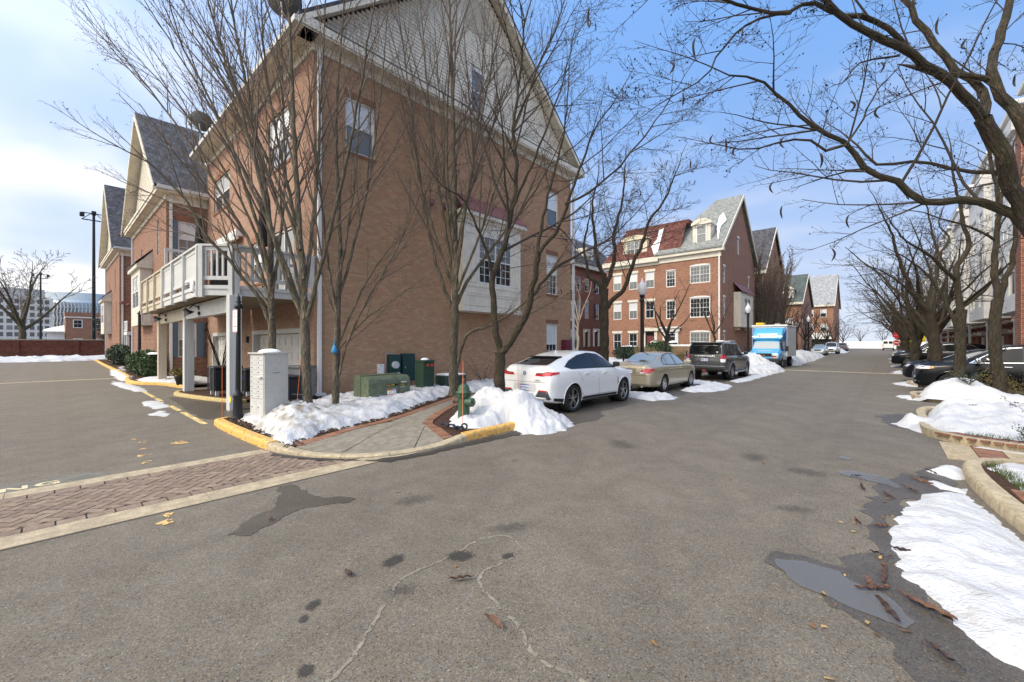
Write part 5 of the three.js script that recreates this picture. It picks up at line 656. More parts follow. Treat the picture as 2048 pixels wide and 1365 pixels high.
  wpart(H, 'downspout', F.box(6.6, 6.72, 0.2, e, 0.02, 0.14), M.pureWhite);
}
// ---------- far beyond the alley ----------
{
  const o1 = thing('office_block', 'pale office block with a regular grid of dark windows far beyond the wall', 'building', [-322, 0, 10]); const F = new Frame([-320, 0, 60], [0, -1], [1, 0]); wpart(o1, 'facade', F.box(0, 61, 0, 24.5, -20, 0), std([0.62, 0.60, 0.56], 0.8)); wpart(o1, 'attic', F.box(0, 58, 24.5, 29, -22, -3), std([0.42, 0.42, 0.41], 0.8)); for (let r = 0; r < 7; r++) for (let c = 0; c < 24; c++) wpart(o1, 'window', F.box(0.6 + c * 2.5, 2.1 + c * 2.5 + (c % 4 === 2 ? 0.4 : 0), 1.6 + r * 3.3, 3.7 + r * 3.3, -0.1, 0.05), hash(c, r, 4) > 0.25 ? M.glass : M.greyBlind);
  const o2 = thing('glass_office', 'curved glass office tower with slanted fins behind the pole lights', 'building', [-345, 0, -18]); const P = []; const fins = [], R = 26, cx = -372, cz = -16; part(o2, 'core', lathe([[0.01, 0], [25.5, 0], [25.5, 25], [22, 25], [22, 31], [0.01, 31]], 48).translate(cx + 345, 0, cz + 18), phys([0.30, 0.36, 0.42], 0.15, { metalness: 0.3 })); for (let f = 0; f < 8; f++) { const s = []; for (let k = 0; k < 60; k++) { const a = k / 60 * Math.PI * 1.1 - 0.9; s.push(box(0.3, 2.9, 0.5, 0, 0, 0).rotateZ(0.0).rotateX((f & 1 ? 0.16 : -0.16)).rotateY(-a).translate(cx + 345 + Math.cos(a) * R, 1.6 + f * 3.1, cz + 18 + Math.sin(a) * R)); } part(o2, 'fin_row', s, std([0.55, 0.56, 0.56], 0.6)); part(o2, 'floor_band', lathe([[25.4, 0], [26, 0], [26, 0.35], [25.4, 0.35]], 48).translate(cx + 345, f * 3.1, cz + 18), std([0.5, 0.5, 0.5], 0.7)); }
  const b = thing('distant_brick_house', 'small flat-topped brick building with white windows behind the wall', 'building', [-110, 0, -6]); const FB = new Frame([-108, 0, -1.8], [0, -1], [1, 0]); wpart(b, 'wall', uvm(FB.box(0, 9, 0, 6.2, -8, 0)), M.brickE); wpart(b, 'parapet', uvm(FB.box(-0.1, 9.1, 6.4, 7.2, -8.1, 0.08)), M.brickE); wpart(b, 'band', FB.box(-0.1, 9.1, 6.2, 6.4, -8.1, 0.12), M.white); for (const u of [0.9, 3.4, 6]) for (const v of [1.0, 4.4]) sash(b, FB, [u, u + 1.2, v, v + 1.5], { n: 0.02, t: 0.12, nx: 2, ny: 1, upper: M.glass });
  wpart(b, 'porch', [FB.box(-2.2, -0.1, 0, 3.6, -6, -0.5), slab([FB.p(-2.6, 3.6, 0), FB.p(-0.1, 3.6, 0), FB.p(-0.1, 4.8, -3), FB.p(-2.6, 4.0, -3)], [0, 0.15, 0])], M.white);
  for (const [x, z, h, lab] of [[-75, -3.7, 18.2, 'tall black floodlight mast behind the alley end wall'], [-130, 1.35, 16, 'distant floodlight mast standing before the pale office block']]) { const t = thing('floodlight_mast', lab, 'light mast', [x, 0, z]); part(t, 'mast', cyl(0.22, 0.13, h, 0, 0, 0, 10), M.blackMetal); part(t, 'cross_arm', [box(0.12, 0.12, 2.2, 0, h - 0.9, 0), box(0.1, 0.1, 2.2, 0, h - 0.05, 0), tube([[0, h - 0.9, -1.05], [0, h, -0.2]], 0.04, 4), tube([[0, h - 0.9, 1.05], [0, h, 0.2]], 0.04, 4)], M.blackMetal); for (const q of [-1.05, 0, 1.05]) part(t, 'floodlight', rbox(0.5, 0.5, 0.45, 0.08, 0.1, h - (q ? 0.35 : 0.0), q), M.blackMetal); }
}
// snowbank and trees line closing the street
{ const W = thing('far_retaining_wall', 'long snow-covered bank closing the far end of the street', 'wall', [0, 0, -172]); wpart(W, 'wall', bx(-30, 40, 0, 1.9, -172, -172.5), M.concrete); wpart(W, 'snow_face', [bx(-30, 40, 0, 1.8, -171, -171.95), bx(-30, 40, 1.8, 2.1, -171.5, -173)], std([0.82, 0.83, 0.85], 0.9)); }
const TREES={"t1":[[-11.41,-3.72],[[[[0.0,0.18,0.0],[0.0,1.54,0.01],[-0.01,2.32,0.02]],0.105,0.08],[[[-0.01,2.32,0.02],[-0.14,3.46,0.0],[-0.3,5.2,0.0],[-0.61,6.81,0.15],[-0.92,8.31,0.29],[-1.27,9.94,0.48],[-1.54,11.6,0.58]],0.075,0.018],[[[-0.03,2.2,0.03],[-0.1,2.92,0.32],[-0.21,3.39,0.66],[-0.25,3.83,0.92],[-0.34,4.15,1.24],[-0.54,5.03,1.65],[-0.91,5.76,2.21],[-1.26,6.12,2.76]],0.05,0.012],[[[-0.03,2.7,0.03],[-0.59,4.12,0.27],[-1.35,5.46,0.68],[-2.27,6.98,1.24],[-3.32,8.55,1.92],[-4.4,10.04,2.62]],0.05,0.012],[[[-0.04,3.32,0.04],[-0.05,4.41,0.26],[-0.25,5.94,0.66],[-0.57,7.54,1.17],[-0.9,8.85,1.68],[-0.96,9.89,1.94]],0.05,0.012],[[[-0.02,2.82,0.02],[-0.29,4.42,-0.27],[-0.62,6.27,-0.51],[-1.1,8.52,-0.62],[-1.59,11.06,-0.72]],0.045,0.012],[[[-0.04,2.95,0.04],[-0.73,3.86,0.4],[-1.73,4.94,1.03],[-2.76,5.53,1.69],[-3.72,6.0,2.28]],0.035,0.01],[[[-0.04,3.2,0.04],[-0.33,4.8,0.4],[-0.88,6.38,1.0],[-1.52,7.69,1.67],[-2.05,8.61,2.26]],0.04,0.01],[[[-0.02,2.57,0.02],[-0.78,3.37,0.27],[-1.74,4.22,0.7],[-2.74,4.7,1.16],[-3.87,4.92,1.74]],0.03,0.008]]],"t2":[[-9.29,-3.74],[[[[0.0,0.11,0.0],[-0.03,0.95,0.03],[-0.05,1.71,0.04],[-0.07,2.25,0.06]],0.102,0.085],[[[-0.07,2.25,0.06],[-0.16,3.34,0.07],[-0.26,4.27,0.1],[-0.37,5.74,0.13],[-0.46,7.12,0.15],[-0.57,8.7,0.17],[-0.65,10.3,0.18]],0.078,0.02],[[[-0.11,2.33,0.09],[-0.17,3.08,0.37],[-0.18,3.89,0.61],[-0.21,4.99,0.86],[-0.35,6.55,1.21],[-0.5,7.89,1.57],[-0.52,8.91,1.81]],0.055,0.014],[[[-0.05,2.19,0.04],[0.45,3.28,-0.05],[0.9,4.25,-0.11],[1.34,5.26,-0.16],[1.77,6.39,-0.2],[2.18,7.54,-0.22]],0.05,0.014],[[[-0.07,2.68,0.06],[-0.27,4.05,-0.16],[-0.47,5.85,-0.39],[-0.71,7.76,-0.57],[-0.94,9.91,-0.77]],0.05,0.014],[[[-0.09,3.11,0.08],[-0.63,4.74,0.09],[-1.26,6.48,0.19],[-1.87,8.58,0.27],[-2.35,10.81,0.23]],0.045,0.014],[[[-0.14,3.76,0.12],[-0.7,5.14,0.33],[-1.45,6.7,0.7],[-2.4,8.32,1.25],[-3.29,9.67,1.75]],0.04,0.012],[[[-0.11,2.46,0.1],[-0.37,3.74,0.44],[-0.76,5.1,0.9],[-1.21,6.55,1.42],[-1.74,7.86,1.99],[-2.02,8.63,2.36]],0.04,0.01],[[[-0.1,2.68,0.09],[-0.51,4.23,0.29],[-1.06,6.04,0.62],[-1.7,7.89,1.03],[-2.19,9.57,1.3]],0.04,0.01]]],"t3":[[-10.04,-4.68],[[[[0.0,0.08,0.0],[0.01,1.21,-0.01],[0.05,2.8,-0.04],[0.08,4.03,-0.08]],0.088,0.06],[[[0.08,4.03,-0.08],[-0.05,5.29,-0.09],[-0.19,7.19,-0.1],[-0.21,9.14,-0.22],[-0.21,10.73,-0.35]],0.058,0.015],[[[0.03,0.84,-0.03],[0.29,1.7,-0.13],[0.52,2.11,-0.2],[0.88,2.83,-0.39],[1.36,3.73,-0.69],[1.78,4.61,-0.93],[2.12,5.51,-1.11]],0.035,0.009],[[[0.04,2.31,-0.04],[0.15,3.72,0.26],[0.37,4.82,0.47],[0.55,6.28,0.72],[0.73,7.65,0.95]],0.035,0.01],[[[0.05,2.8,-0.05],[0.16,4.06,-0.36],[0.24,5.36,-0.65],[0.28,6.96,-0.9],[0.28,8.73,-1.12],[0.23,10.54,-1.29]],0.04,0.011],[[[0.05,1.7,-0.04],[0.21,2.82,-0.46],[0.45,3.86,-0.94],[0.75,4.55,-1.48]],0.03,0.008],[[[0.05,2.19,-0.04],[-0.53,3.58,0.14],[-1.03,5.04,0.25]],0.025,0.008],[[[0.06,3.29,-0.06],[0.42,4.83,-0.16],[0.72,6.44,-0.2],[0.92,8.11,-0.16]],0.035,0.01],[[[0.04,1.58,-0.04],[0.82,2.3,-0.33],[1.7,2.86,-0.72],[2.37,3.21,-0.93]],0.025,0.007]]],"t4":[[-9.98,-8.37],[[[[0.0,0.06,0.0],[-0.01,1.53,0.01],[0.02,2.46,-0.02],[0.04,3.24,-0.04]],0.15,0.115],[[[0.04,3.08,-0.04],[-0.03,4.96,-0.08],[-0.11,6.86,-0.11],[-0.21,9.42,-0.13],[-0.33,12.0,-0.13],[-0.45,13.98,-0.13]],0.1,0.022],[[[0.07,0.99,-0.06],[0.33,1.69,-0.08],[0.58,2.02,-0.08],[1.22,2.29,-0.43],[1.99,2.84,-0.89],[2.61,3.58,-1.23],[3.14,4.41,-1.48]],0.06,0.014],[[[0.05,2.85,-0.05],[0.16,3.65,-0.39],[0.38,4.33,-0.83],[0.95,5.59,-1.58],[1.18,6.36,-2.03],[1.43,7.65,-2.5]],0.06,0.014],[[[-0.03,2.77,0.02],[-0.21,4.04,0.46],[-0.32,5.55,0.82],[-0.25,6.34,1.03],[-0.32,8.81,1.37],[-0.36,10.84,1.67]],0.06,0.014],[[[0.02,3.55,-0.02],[-0.49,5.81,0.04],[-0.97,8.01,0.07],[-1.4,11.13,0.05],[-1.77,13.36,-0.02]],0.06,0.014],[[[0.05,3.7,-0.05],[0.36,5.83,-0.15],[0.73,7.92,-0.32],[1.16,10.26,-0.54],[1.52,11.96,-0.7]],0.065,0.014],[[[0.04,4.32,-0.04],[0.08,6.29,-0.51],[0.32,8.35,-1.16],[0.64,10.34,-1.89],[0.87,12.42,-2.53]],0.05,0.012],[[[0.01,4.94,-0.01],[0.25,6.75,0.45],[0.64,8.69,0.76],[1.14,10.32,0.99]],0.05,0.012],[[[0.03,3.24,-0.03],[-0.56,5.14,0.28],[-1.17,7.41,0.6],[-1.67,9.89,0.83]],0.05,0.012],[[[0.05,3.24,-0.05],[0.77,5.04,-0.39],[1.38,6.77,-0.64],[1.97,8.44,-0.87],[2.54,9.76,-1.08]],0.045,0.012],[[[0.02,4.01,-0.02],[-0.28,6.53,0.11],[-0.47,9.08,0.16],[-0.67,11.67,0.2]],0.045,0.012],[[[0.04,4.01,-0.04],[0.33,6.82,-0.39],[0.51,9.35,-0.64],[0.58,11.91,-0.79]],0.05,0.012]]],"t5":[[-7.0,-7.29],[[[[0.0,-0.06,0.0],[0.01,0.85,-0.01],[0.02,1.51,-0.02]],0.155,0.14],[[[0.02,1.43,-0.02],[-0.12,2.3,0.03],[-0.18,3.23,0.02],[-0.14,3.75,-0.1],[-0.02,4.27,-0.28],[0.05,5.08,-0.42],[0.1,6.08,-0.54],[0.01,7.24,-0.53],[0.09,8.53,-0.68],[0.15,9.97,-0.81]],0.095,0.022],[[[-0.1,3.33,0.09],[-0.11,3.92,0.28],[-0.13,4.29,0.48],[-0.2,4.77,0.72],[-0.28,5.13,0.98],[-0.45,5.27,1.31],[-0.59,5.61,1.61]],0.045,0.012],[[[0.04,1.48,-0.03],[0.24,1.73,-0.1],[0.53,2.29,-0.26],[0.71,2.73,-0.31],[0.86,3.35,-0.34],[0.96,3.83,-0.33]],0.1,0.07],[[[0.72,3.92,-0.64],[0.86,4.2,-0.82],[1.02,4.51,-1.01],[1.21,5.28,-1.22],[1.35,5.88,-1.4],[1.6,6.88,-1.66],[2.0,7.76,-2.07]],0.055,0.014],[[[0.57,2.83,-0.51],[0.69,3.24,-0.83],[0.84,3.63,-1.19],[1.2,4.01,-1.73],[1.64,4.41,-2.34],[2.09,5.1,-2.96]],0.05,0.012],[[[0.72,3.92,-0.64],[0.62,4.42,-0.82],[0.59,5.1,-1.07],[0.62,6.07,-1.36],[0.73,7.46,-1.74],[0.72,9.29,-1.99]],0.05,0.012],[[[0.24,4.99,-0.21],[0.59,5.63,-0.29],[0.96,6.39,-0.39],[1.41,7.57,-0.56],[1.76,8.81,-0.64]],0.04,0.01],[[[1.19,5.12,-1.07],[1.76,5.32,-1.28],[2.4,5.87,-1.55],[3.18,6.91,-1.95],[3.68,7.67,-2.1]],0.035,0.009]]],"t6":[[-8.69,-15.32],[[[[0.0,-0.09,0.0],[0.01,2.29,-0.01],[0.01,3.46,-0.01],[0.01,3.98,-0.01]],0.24,0.19],[[[0.01,3.73,-0.01],[-0.22,4.2,0.06],[-0.59,4.55,0.26],[-0.69,4.96,0.21],[-0.83,5.89,0.21],[-0.7,7.19,-0.05]],0.1,0.03],[[[0.01,3.94,-0.01],[0.02,4.54,0.12],[-0.1,5.14,0.36],[-0.12,5.93,0.51],[-0.15,7.11,0.67],[0.06,8.29,0.62]],0.11,0.03],[[[0.01,4.04,-0.01],[0.13,4.78,-0.39],[0.14,5.55,-0.67],[0.01,6.37,-0.82],[0.19,7.93,-1.25],[0.17,9.31,-1.5]],0.12,0.03],[[[0.04,3.15,-0.04],[0.4,3.57,-0.17],[0.76,3.96,-0.3],[1.05,4.81,-0.37],[1.46,5.86,-0.55],[1.7,6.58,-0.57],[2.19,7.36,-0.83],[2.55,8.28,-0.96]],0.12,0.03]]],"r0":[[1.67,-8.24],[[[[0.0,-0.1,0.0],[-0.02,1.31,0.02],[-0.13,2.51,0.12]],0.2,0.17],[[[-0.12,2.45,0.11],[-0.46,3.37,0.49],[-0.63,3.74,0.71],[-0.74,4.09,0.87],[-0.85,4.34,1.04]],0.15,0.115],[[[-0.82,4.45,0.74],[-1.07,4.75,1.08],[-1.32,4.93,1.42],[-1.46,5.05,1.66],[-1.94,5.31,2.2],[-2.15,5.52,2.5],[-2.37,5.78,2.81]],0.09,0.04],[[[-1.45,5.23,1.31],[-1.77,5.54,1.71],[-2.02,5.54,2.05],[-2.32,5.61,2.45],[-2.52,5.44,2.74],[-2.82,5.45,3.12],[-3.17,5.55,3.55],[-3.53,5.53,4.0]],0.05,0.014],[[[-0.81,4.43,0.73],[-0.82,4.84,0.61],[-1.04,5.17,0.67],[-1.29,5.74,0.76],[-1.49,6.2,0.81],[-1.64,6.68,0.81]],0.075,0.045],[[[-0.15,2.87,0.14],[-0.42,4.52,0.2],[-0.55,4.79,0.14],[-0.69,5.17,0.09],[-0.61,5.58,-0.17],[-0.47,6.14,-0.47],[-0.4,6.74,-0.72]],0.12,0.06],[[[-0.76,4.91,0.69],[-0.98,5.01,0.8],[-1.21,5.08,0.92],[-1.41,5.19,1.01]],0.05,0.04],[[[-0.09,2.15,0.08],[-0.44,3.2,0.36],[-0.7,3.43,0.54],[-0.96,3.51,0.74],[-1.3,3.48,1.0],[-1.44,3.58,1.08],[-1.61,3.77,1.18],[-1.87,3.9,1.37],[-2.05,4.27,1.49],[-2.33,4.46,1.7],[-2.58,4.75,1.88],[-2.93,5.15,2.15],[-3.19,5.22,2.34]],0.105,0.018],[[[-0.18,2.99,0.16],[-0.64,3.85,0.36],[-0.84,3.92,0.31],[-1.06,4.07,0.28],[-1.38,4.22,0.35],[-1.8,4.24,0.51],[-1.99,4.6,0.45]],0.055,0.022],[[[-2.03,4.13,1.84],[-2.19,4.09,1.89],[-2.38,4.25,1.98],[-2.62,4.26,2.12],[-2.95,4.18,2.34],[-3.39,4.3,2.66]],0.028,0.008],[[[-2.03,4.14,1.83],[-1.83,4.65,1.47],[-1.72,5.01,1.19],[-1.5,5.42,0.82]],0.02,0.008],[[[-2.53,5.71,2.28],[-2.87,5.52,2.73],[-3.1,5.1,3.07],[-3.24,4.72,3.33],[-3.41,4.49,3.62],[-3.62,4.21,3.94]],0.025,0.006],[[[-1.56,5.2,1.41],[-1.91,5.03,1.9],[-2.03,4.71,2.19],[-2.11,4.6,2.44]],0.02,0.006],[[[-2.27,4.3,2.05],[-2.62,4.33,2.45],[-2.82,4.36,2.72],[-3.1,4.41,3.07]],0.018,0.005],[[[-1.86,3.81,1.68],[-2.06,3.87,1.64],[-2.31,3.84,1.64],[-2.58,3.8,1.65]],0.02,0.005]]],"ra":[[2.5,-18.81],[[[[0.0,-0.08,0.0],[-0.03,0.66,0.02],[-0.14,1.69,0.12],[-0.12,2.43,0.1],[-0.06,3.02,0.05]],0.2,0.16],[[[-0.06,2.87,0.05],[-0.13,3.92,0.03],[-0.05,4.97,-0.12],[-0.02,6.03,-0.23],[-0.15,7.11,-0.19],[-0.42,8.34,-0.03]],0.12,0.04],[[[-0.03,3.02,0.02],[0.07,3.6,0.02],[0.22,4.03,-0.04],[0.26,4.89,0.01],[0.22,5.46,0.12],[0.34,6.45,0.1]],0.1,0.04],[[[-0.14,4.79,0.12],[-0.48,5.04,0.54],[-0.82,5.19,0.95],[-1.26,5.31,1.46],[-1.7,5.5,1.96],[-2.13,5.55,2.45]],0.05,0.014],[[[-0.06,5.68,0.05],[0.25,7.13,-0.64],[0.55,8.66,-1.31]],0.06,0.02]]],"rb":[[1.67,-19.28],[[[[0.0,0.02,0.0],[0.04,1.05,-0.03],[0.06,1.85,-0.05],[0.09,2.8,-0.07]],0.19,0.16],[[[0.06,2.72,-0.05],[0.0,3.43,-0.03],[-0.05,4.07,-0.03],[0.17,4.56,-0.26],[0.27,5.04,-0.39],[0.15,5.53,-0.33],[0.04,6.34,-0.26],[-0.11,7.48,-0.16]],0.12,0.035],[[[-0.06,3.75,0.05],[-0.32,4.05,0.43],[-0.57,4.34,0.78],[-0.92,4.63,1.24],[-1.21,4.84,1.63],[-1.61,5.5,2.13]],0.08,0.02],[[[-0.02,2.16,0.02],[-0.24,2.96,0.09],[-0.47,3.54,0.16],[-0.77,4.04,0.29],[-1.12,4.46,0.48],[-1.48,4.73,0.67]],0.08,0.02],[[[-0.57,4.4,0.52],[-0.25,4.87,0.13],[-0.18,5.21,-0.04],[-0.41,5.47,0.07],[-0.34,6.06,-0.09]],0.05,0.02]]],"rc":[[1.61,-25.01],[[[[0.0,0.3,0.0],[-0.09,1.67,0.08],[-0.19,2.51,0.17],[-0.36,3.14,0.32]],0.23,0.18],[[[-0.36,3.03,0.32],[-0.75,3.75,0.84],[-0.99,4.36,1.22],[-1.23,5.17,1.59],[-1.46,6.16,1.96],[-1.83,7.15,2.46]],0.14,0.03],[[[-0.28,2.93,0.25],[-0.08,4.21,-0.13],[-0.02,5.3,-0.39],[-0.12,6.4,-0.5],[-0.4,7.96,-0.45]],0.1,0.03],[[[-0.44,3.24,0.39],[-1.06,4.1,0.77],[-1.69,4.76,1.16],[-2.33,5.1,1.56]],0.08,0.02]]]};
// ---------- bare winter trees ----------
class Tubes {
  constructor() { this.p = []; this.n = []; this.u = []; this.i = []; this.t = 0; }
  add(P, R, sides) {
    const n = P.length, m = sides + 1, o = this.p.length / 3; let N = null, along = 0; const t = V3(), b = V3(), q = V3();
    for (let i = 0; i < n; i++) {
      t.subVectors(P[Math.min(n - 1, i + 1)], P[Math.max(0, i - 1)]).normalize(); if (!N) N = (Math.abs(t.y) < 0.9 ? V3(0, 1, 0) : V3(1, 0, 0)).cross(t).normalize(); else N.sub(q.copy(t).multiplyScalar(N.dot(t))).normalize(); b.crossVectors(t, N); if (i) along += P[i].distanceTo(P[i - 1]);
      const ru = Math.max(0.1, Math.round(R[0] * 6.28 / 0.1) * 0.1);
      for (let k = 0; k <= sides; k++) { const a = k / sides * 6.28318, c = Math.cos(a), s = Math.sin(a), x = N.x * c + b.x * s, y = N.y * c + b.y * s, z = N.z * c + b.z * s; let r = R[i]; if (sides > 7) r *= 1 + 0.11 * n3((P[i].x + x * R[i]) * 9, P[i].y * 3.5, (P[i].z + z * R[i]) * 9) + 0.09 * n3(P[i].x * 3 + x * 2, P[i].y * 7, P[i].z * 3 + z * 2); this.p.push(P[i].x + x * r, P[i].y + y * r, P[i].z + z * r); this.n.push(x, y, z); this.u.push(k / sides * ru, along); }
    }
    for (let i = 0; i < n - 1; i++) for (let k = 0; k < sides; k++) { const a = o + i * m + k; this.i.push(a, a + 1, a + m, a + 1, a + m + 1, a + m); }
    this.t += (n - 1) * sides * 2;
  }
  nub(x, y, z, s) { const o = this.p.length / 3, a = hash(x * 999 | 0, z * 999 | 0) * 6; const q = [[Math.cos(a) * s, -s * 0.6, Math.sin(a) * s], [Math.cos(a + 2.1) * s, -s * 0.6, Math.sin(a + 2.1) * s], [Math.cos(a + 4.2) * s, -s * 0.6, Math.sin(a + 4.2) * s], [0, s * 1.5, 0]]; for (const [i, j, k] of q) { this.p.push(x + i, y + j, z + k); const l = Math.hypot(i, j, k) || 1; this.n.push(i / l, j / l, k / l); this.u.push(0, 0); } this.i.push(o, o + 2, o + 1, o, o + 1, o + 3, o + 1, o + 2, o + 3, o + 2, o, o + 3); this.t += 4; }
  geo() { const g = new THREE.BufferGeometry(); g.setAttribute('position', new THREE.Float32BufferAttribute(this.p, 3)); g.setAttribute('normal', new THREE.Float32BufferAttribute(this.n, 3)); g.setAttribute('uv', new THREE.Float32BufferAttribute(this.u, 2)); g.setIndex(this.i); return g; }
}
const sidesFor = r => r > 0.07 ? 12 : r > 0.03 ? 8 : r > 0.012 ? 5 : r > 0.005 ? 4 : 3;
const STYLE = {
  vase: { ang: [0.30, 0.55], jit: 0.07, up: 0.10, len: [0.36, 0.36, 0.40], num: [13, 9, 5], step: [0.35, 0.2, 0.12], nub: 0.5, min: 0.0022 },
  locust: { ang: [0.6, 1.05], jit: 0.30, up: 0.05, len: [0.42, 0.42, 0.42], num: [9, 7, 4], step: [0.3, 0.16, 0.09], nub: 0.35, min: 0.0035 },
};
let triTotal = 0;
function grow(T, rnd, P, R, lvl, st, depthMax, minR, detail) {
  // side branches of polyline P with radii R
  const L = []; let tot = 0; for (let i = 0; i < P.length; i++) { if (i) tot += P[i].distanceTo(P[i - 1]); L.push(tot); }
  if (lvl > depthMax) { if (st.nub && rnd() < st.nub) { const e = P[P.length - 1]; T.nub(e.x, e.y, e.z, 0.006 + rnd() * 0.008); } return; }
  let n = st.num[Math.min(lvl - 1, 2)] * (0.7 + 0.6 * rnd()) * detail; if (lvl === 1) n *= clamp(tot / 5, 0.5, 1.6);
  n = Math.round(n);
  for (let k = 0; k < n; k++) {
    const t = (lvl === 1 ? 0.18 : 0.15) + (0.85) * Math.pow((k + rnd()) / n, 0.8), s = Math.min(tot * 0.995, t * tot); let i = 1; while (i < L.length - 1 && L[i] < s) i++; const f = (s - L[i - 1]) / (L[i] - L[i - 1] + 1e-9), p = P[i - 1].clone().lerp(P[i], f), d = P[i].clone().sub(P[i - 1]).normalize(), r0 = lerp(R[i - 1], R[i], f);
    const ax = V3(rnd() - 0.5, rnd() - 0.5, rnd() - 0.5).cross(d).normalize(); const a = lerp(st.ang[0], st.ang[1], rnd()); const dir = d.clone().multiplyScalar(Math.cos(a)).addScaledVector(ax, Math.sin(a)); if (dir.y < -0.2) dir.y *= 0.4; dir.normalize();
    const len = tot * st.len[Math.min(lvl - 1, 2)] * (0.55 + 0.75 * rnd()) * (1.15 - 0.6 * t) ; if (len < 0.05) continue;
    const r = Math.max(minR, Math.min(r0 * 0.72, len * (lvl === 1 ? 0.0085 : 0.0075) + 0.0015)); branch(T, rnd, p, dir, len, r, lvl, st, depthMax, minR, detail);
  }
}
function branch(T, rnd, p, dir, len, r, lvl, st, depthMax, minR, detail) {
  const step = st.step[Math.min(lvl - 1, 2)], n = Math.max(2, Math.min(9, Math.round(len / step))), P = [p.clone()], R = [r]; let d = dir.clone();
  for (let i = 1; i <= n; i++) { d.x += (rnd() - 0.5) * st.jit; d.z += (rnd() - 0.5) * st.jit; d.y += (rnd() - 0.5) * st.jit * 0.8 + st.up * 0.35; d.normalize(); P.push(P[i - 1].clone().addScaledVector(d, len / n)); R.push(Math.max(minR * 0.7, r * (1 - 0.75 * i / n))); }
  T.add(P, R, sidesFor(r)); if (T.ends && lvl === 2 && len > 0.25) T.ends.push(P[n]); grow(T, rnd, P, R, lvl + 1, st, depthMax, minR, detail);
}
function barkMat(c, moss, seed) {
  const a = tnoise(256, 32, seed), b = tnoise(256, 12, seed + 1), mo = tnoise(256, 7, seed + 2); const v = (i, j) => a(i, (j * 0.4) | 0) * 0.5 + b(i, (j * 0.6) | 0) * 0.3 + a((i * 2) % 256, j) * 0.2;
  const map = dtex(256, 256, (i, j) => { const k = 0.35 + 1.1 * v(i, j), m = moss * sstep(0.5, 0.85, mo(i, j)); return [c[0] * k * (1 - 0.25 * m), c[1] * k, c[2] * k * (1 - 0.45 * m)]; }); const bump = dtex(256, 256, v, false); map.repeat.set(2.5, 1.2); bump.repeat.set(2.5, 1.2); return std(0xffffff, 0.95, { map, bumpMap: bump, bumpScale: 0.035 });
}
const BARK = { grey: barkMat([0.44, 0.395, 0.335], 0.2, 301), locust: barkMat([0.27, 0.228, 0.18], 0.5, 305), twig: std([0.11, 0.082, 0.062], 0.9), twigDark: std([0.05, 0.04, 0.032], 0.9) };
function tracedTree(name, label, key, style, bark, twig, seed, o = {}) {
  const [[x, z], limbs] = TREES[key], rnd = RNG(seed), st = { ...STYLE[style], ...(o.st || {}) }; const t = thing(name, label, 'tree', [x, 0, z], 0, o.group); const A = new Tubes(), B = new Tubes(); B.ends = [];
  limbs.forEach(([pts, r0, r1], i) => { r0 *= o.rs || 1; r1 *= o.rs || 1;
    const c = new THREE.CatmullRomCurve3(pts.map(p => V3(...p)), false, 'centripetal'), len = c.getLength(), n = Math.max(3, Math.ceil(len / (r0 > 0.08 ? 0.12 : 0.22))), P = c.getSpacedPoints(n), R = P.map((_, k) => lerp(r0, r1, k / n)); const w = style === 'locust' ? 0.035 : 0.02; P.forEach((p, k) => { if (k && k < n) { p.x += w * n3(p.x * 2, p.y * 2, seed) * (i ? 1 : 0.4); p.z += w * n3(p.z * 2, seed, p.y * 2) * (i ? 1 : 0.4); } });
    if (i === 0) { R[0] *= 1.28; if (R[1]) R[1] *= 1.1; } A.add(P, R, Math.max(7, sidesFor(r0))); if (i > 0) grow(B, rnd, P, R, 1, st, o.depth || 3, o.min || st.min, o.detail || 1); else if (o.trunkTwigs) grow(B, rnd, P, R, 2, st, 3, st.min, 0.4);
    if (r1 < 0.04 && i > 0) { const e = P[n], d = e.clone().sub(P[n - 2]).normalize(); branch(B, rnd, e, d, len * 0.25, r1, 1, st, o.depth || 3, o.min || st.min, 0.8); }
  });
  if (o.pods) for (let k = 0; k < o.pods; k++) { const e = B.ends[Math.floor(rnd() * B.ends.length)], a = rnd() * 6.28, l = 0.12 + rnd() * 0.14, q = []; for (let i = 0; i <= 6; i++) { const f = i / 6; q.push([e.x + Math.cos(a) * 0.05 * Math.sin(f * 3.2), e.y - l * f, e.z + Math.sin(a) * 0.05 * Math.sin(f * 3.2)]); } part(t, 'seed_pod', tube(q, [0.003, 0.011, 0.014, 0.014, 0.013, 0.01, 0.002], 5), podDark); }
  part(t, 'trunk', A.geo(), bark); part(t, 'crown', B.geo(), twig); triTotal += A.t + B.t; return t;
}
const podDark = std([0.022, 0.014, 0.01], 0.7);
tracedTree('street_tree', 'bare tree with low left limb behind the mailbox cabinet', 't1', 'vase', BARK.grey, BARK.twig, 21, { detail: 0.78 });
tracedTree('street_tree', 'bare vase-shaped tree rising from the dirty snow heap', 't2', 'vase', BARK.grey, BARK.twig, 22, { detail: 0.78 });
tracedTree('street_tree', 'slender bare tree with a blue bag tied to its trunk', 't3', 'vase', BARK.grey, BARK.twig, 23, { detail: 0.85 });
tracedTree('street_tree', 'bare multi-stemmed tree in the bed beside the concrete walk', 't4', 'vase', BARK.grey, BARK.twig, 24, { detail: 0.8 });
tracedTree('honey_locust', 'dark forked bare tree standing behind the white car', 't5', 'locust', BARK.locust, BARK.twigDark, 25, { detail: 1.3, rs: 0.9, pods: 10 });
tracedTree('honey_locust', 'thick-trunked bare tree behind the white and gold cars', 't6', 'locust', BARK.locust, BARK.twigDark, 26, { min: 0.006, detail: 1.5, rs: 0.85 });
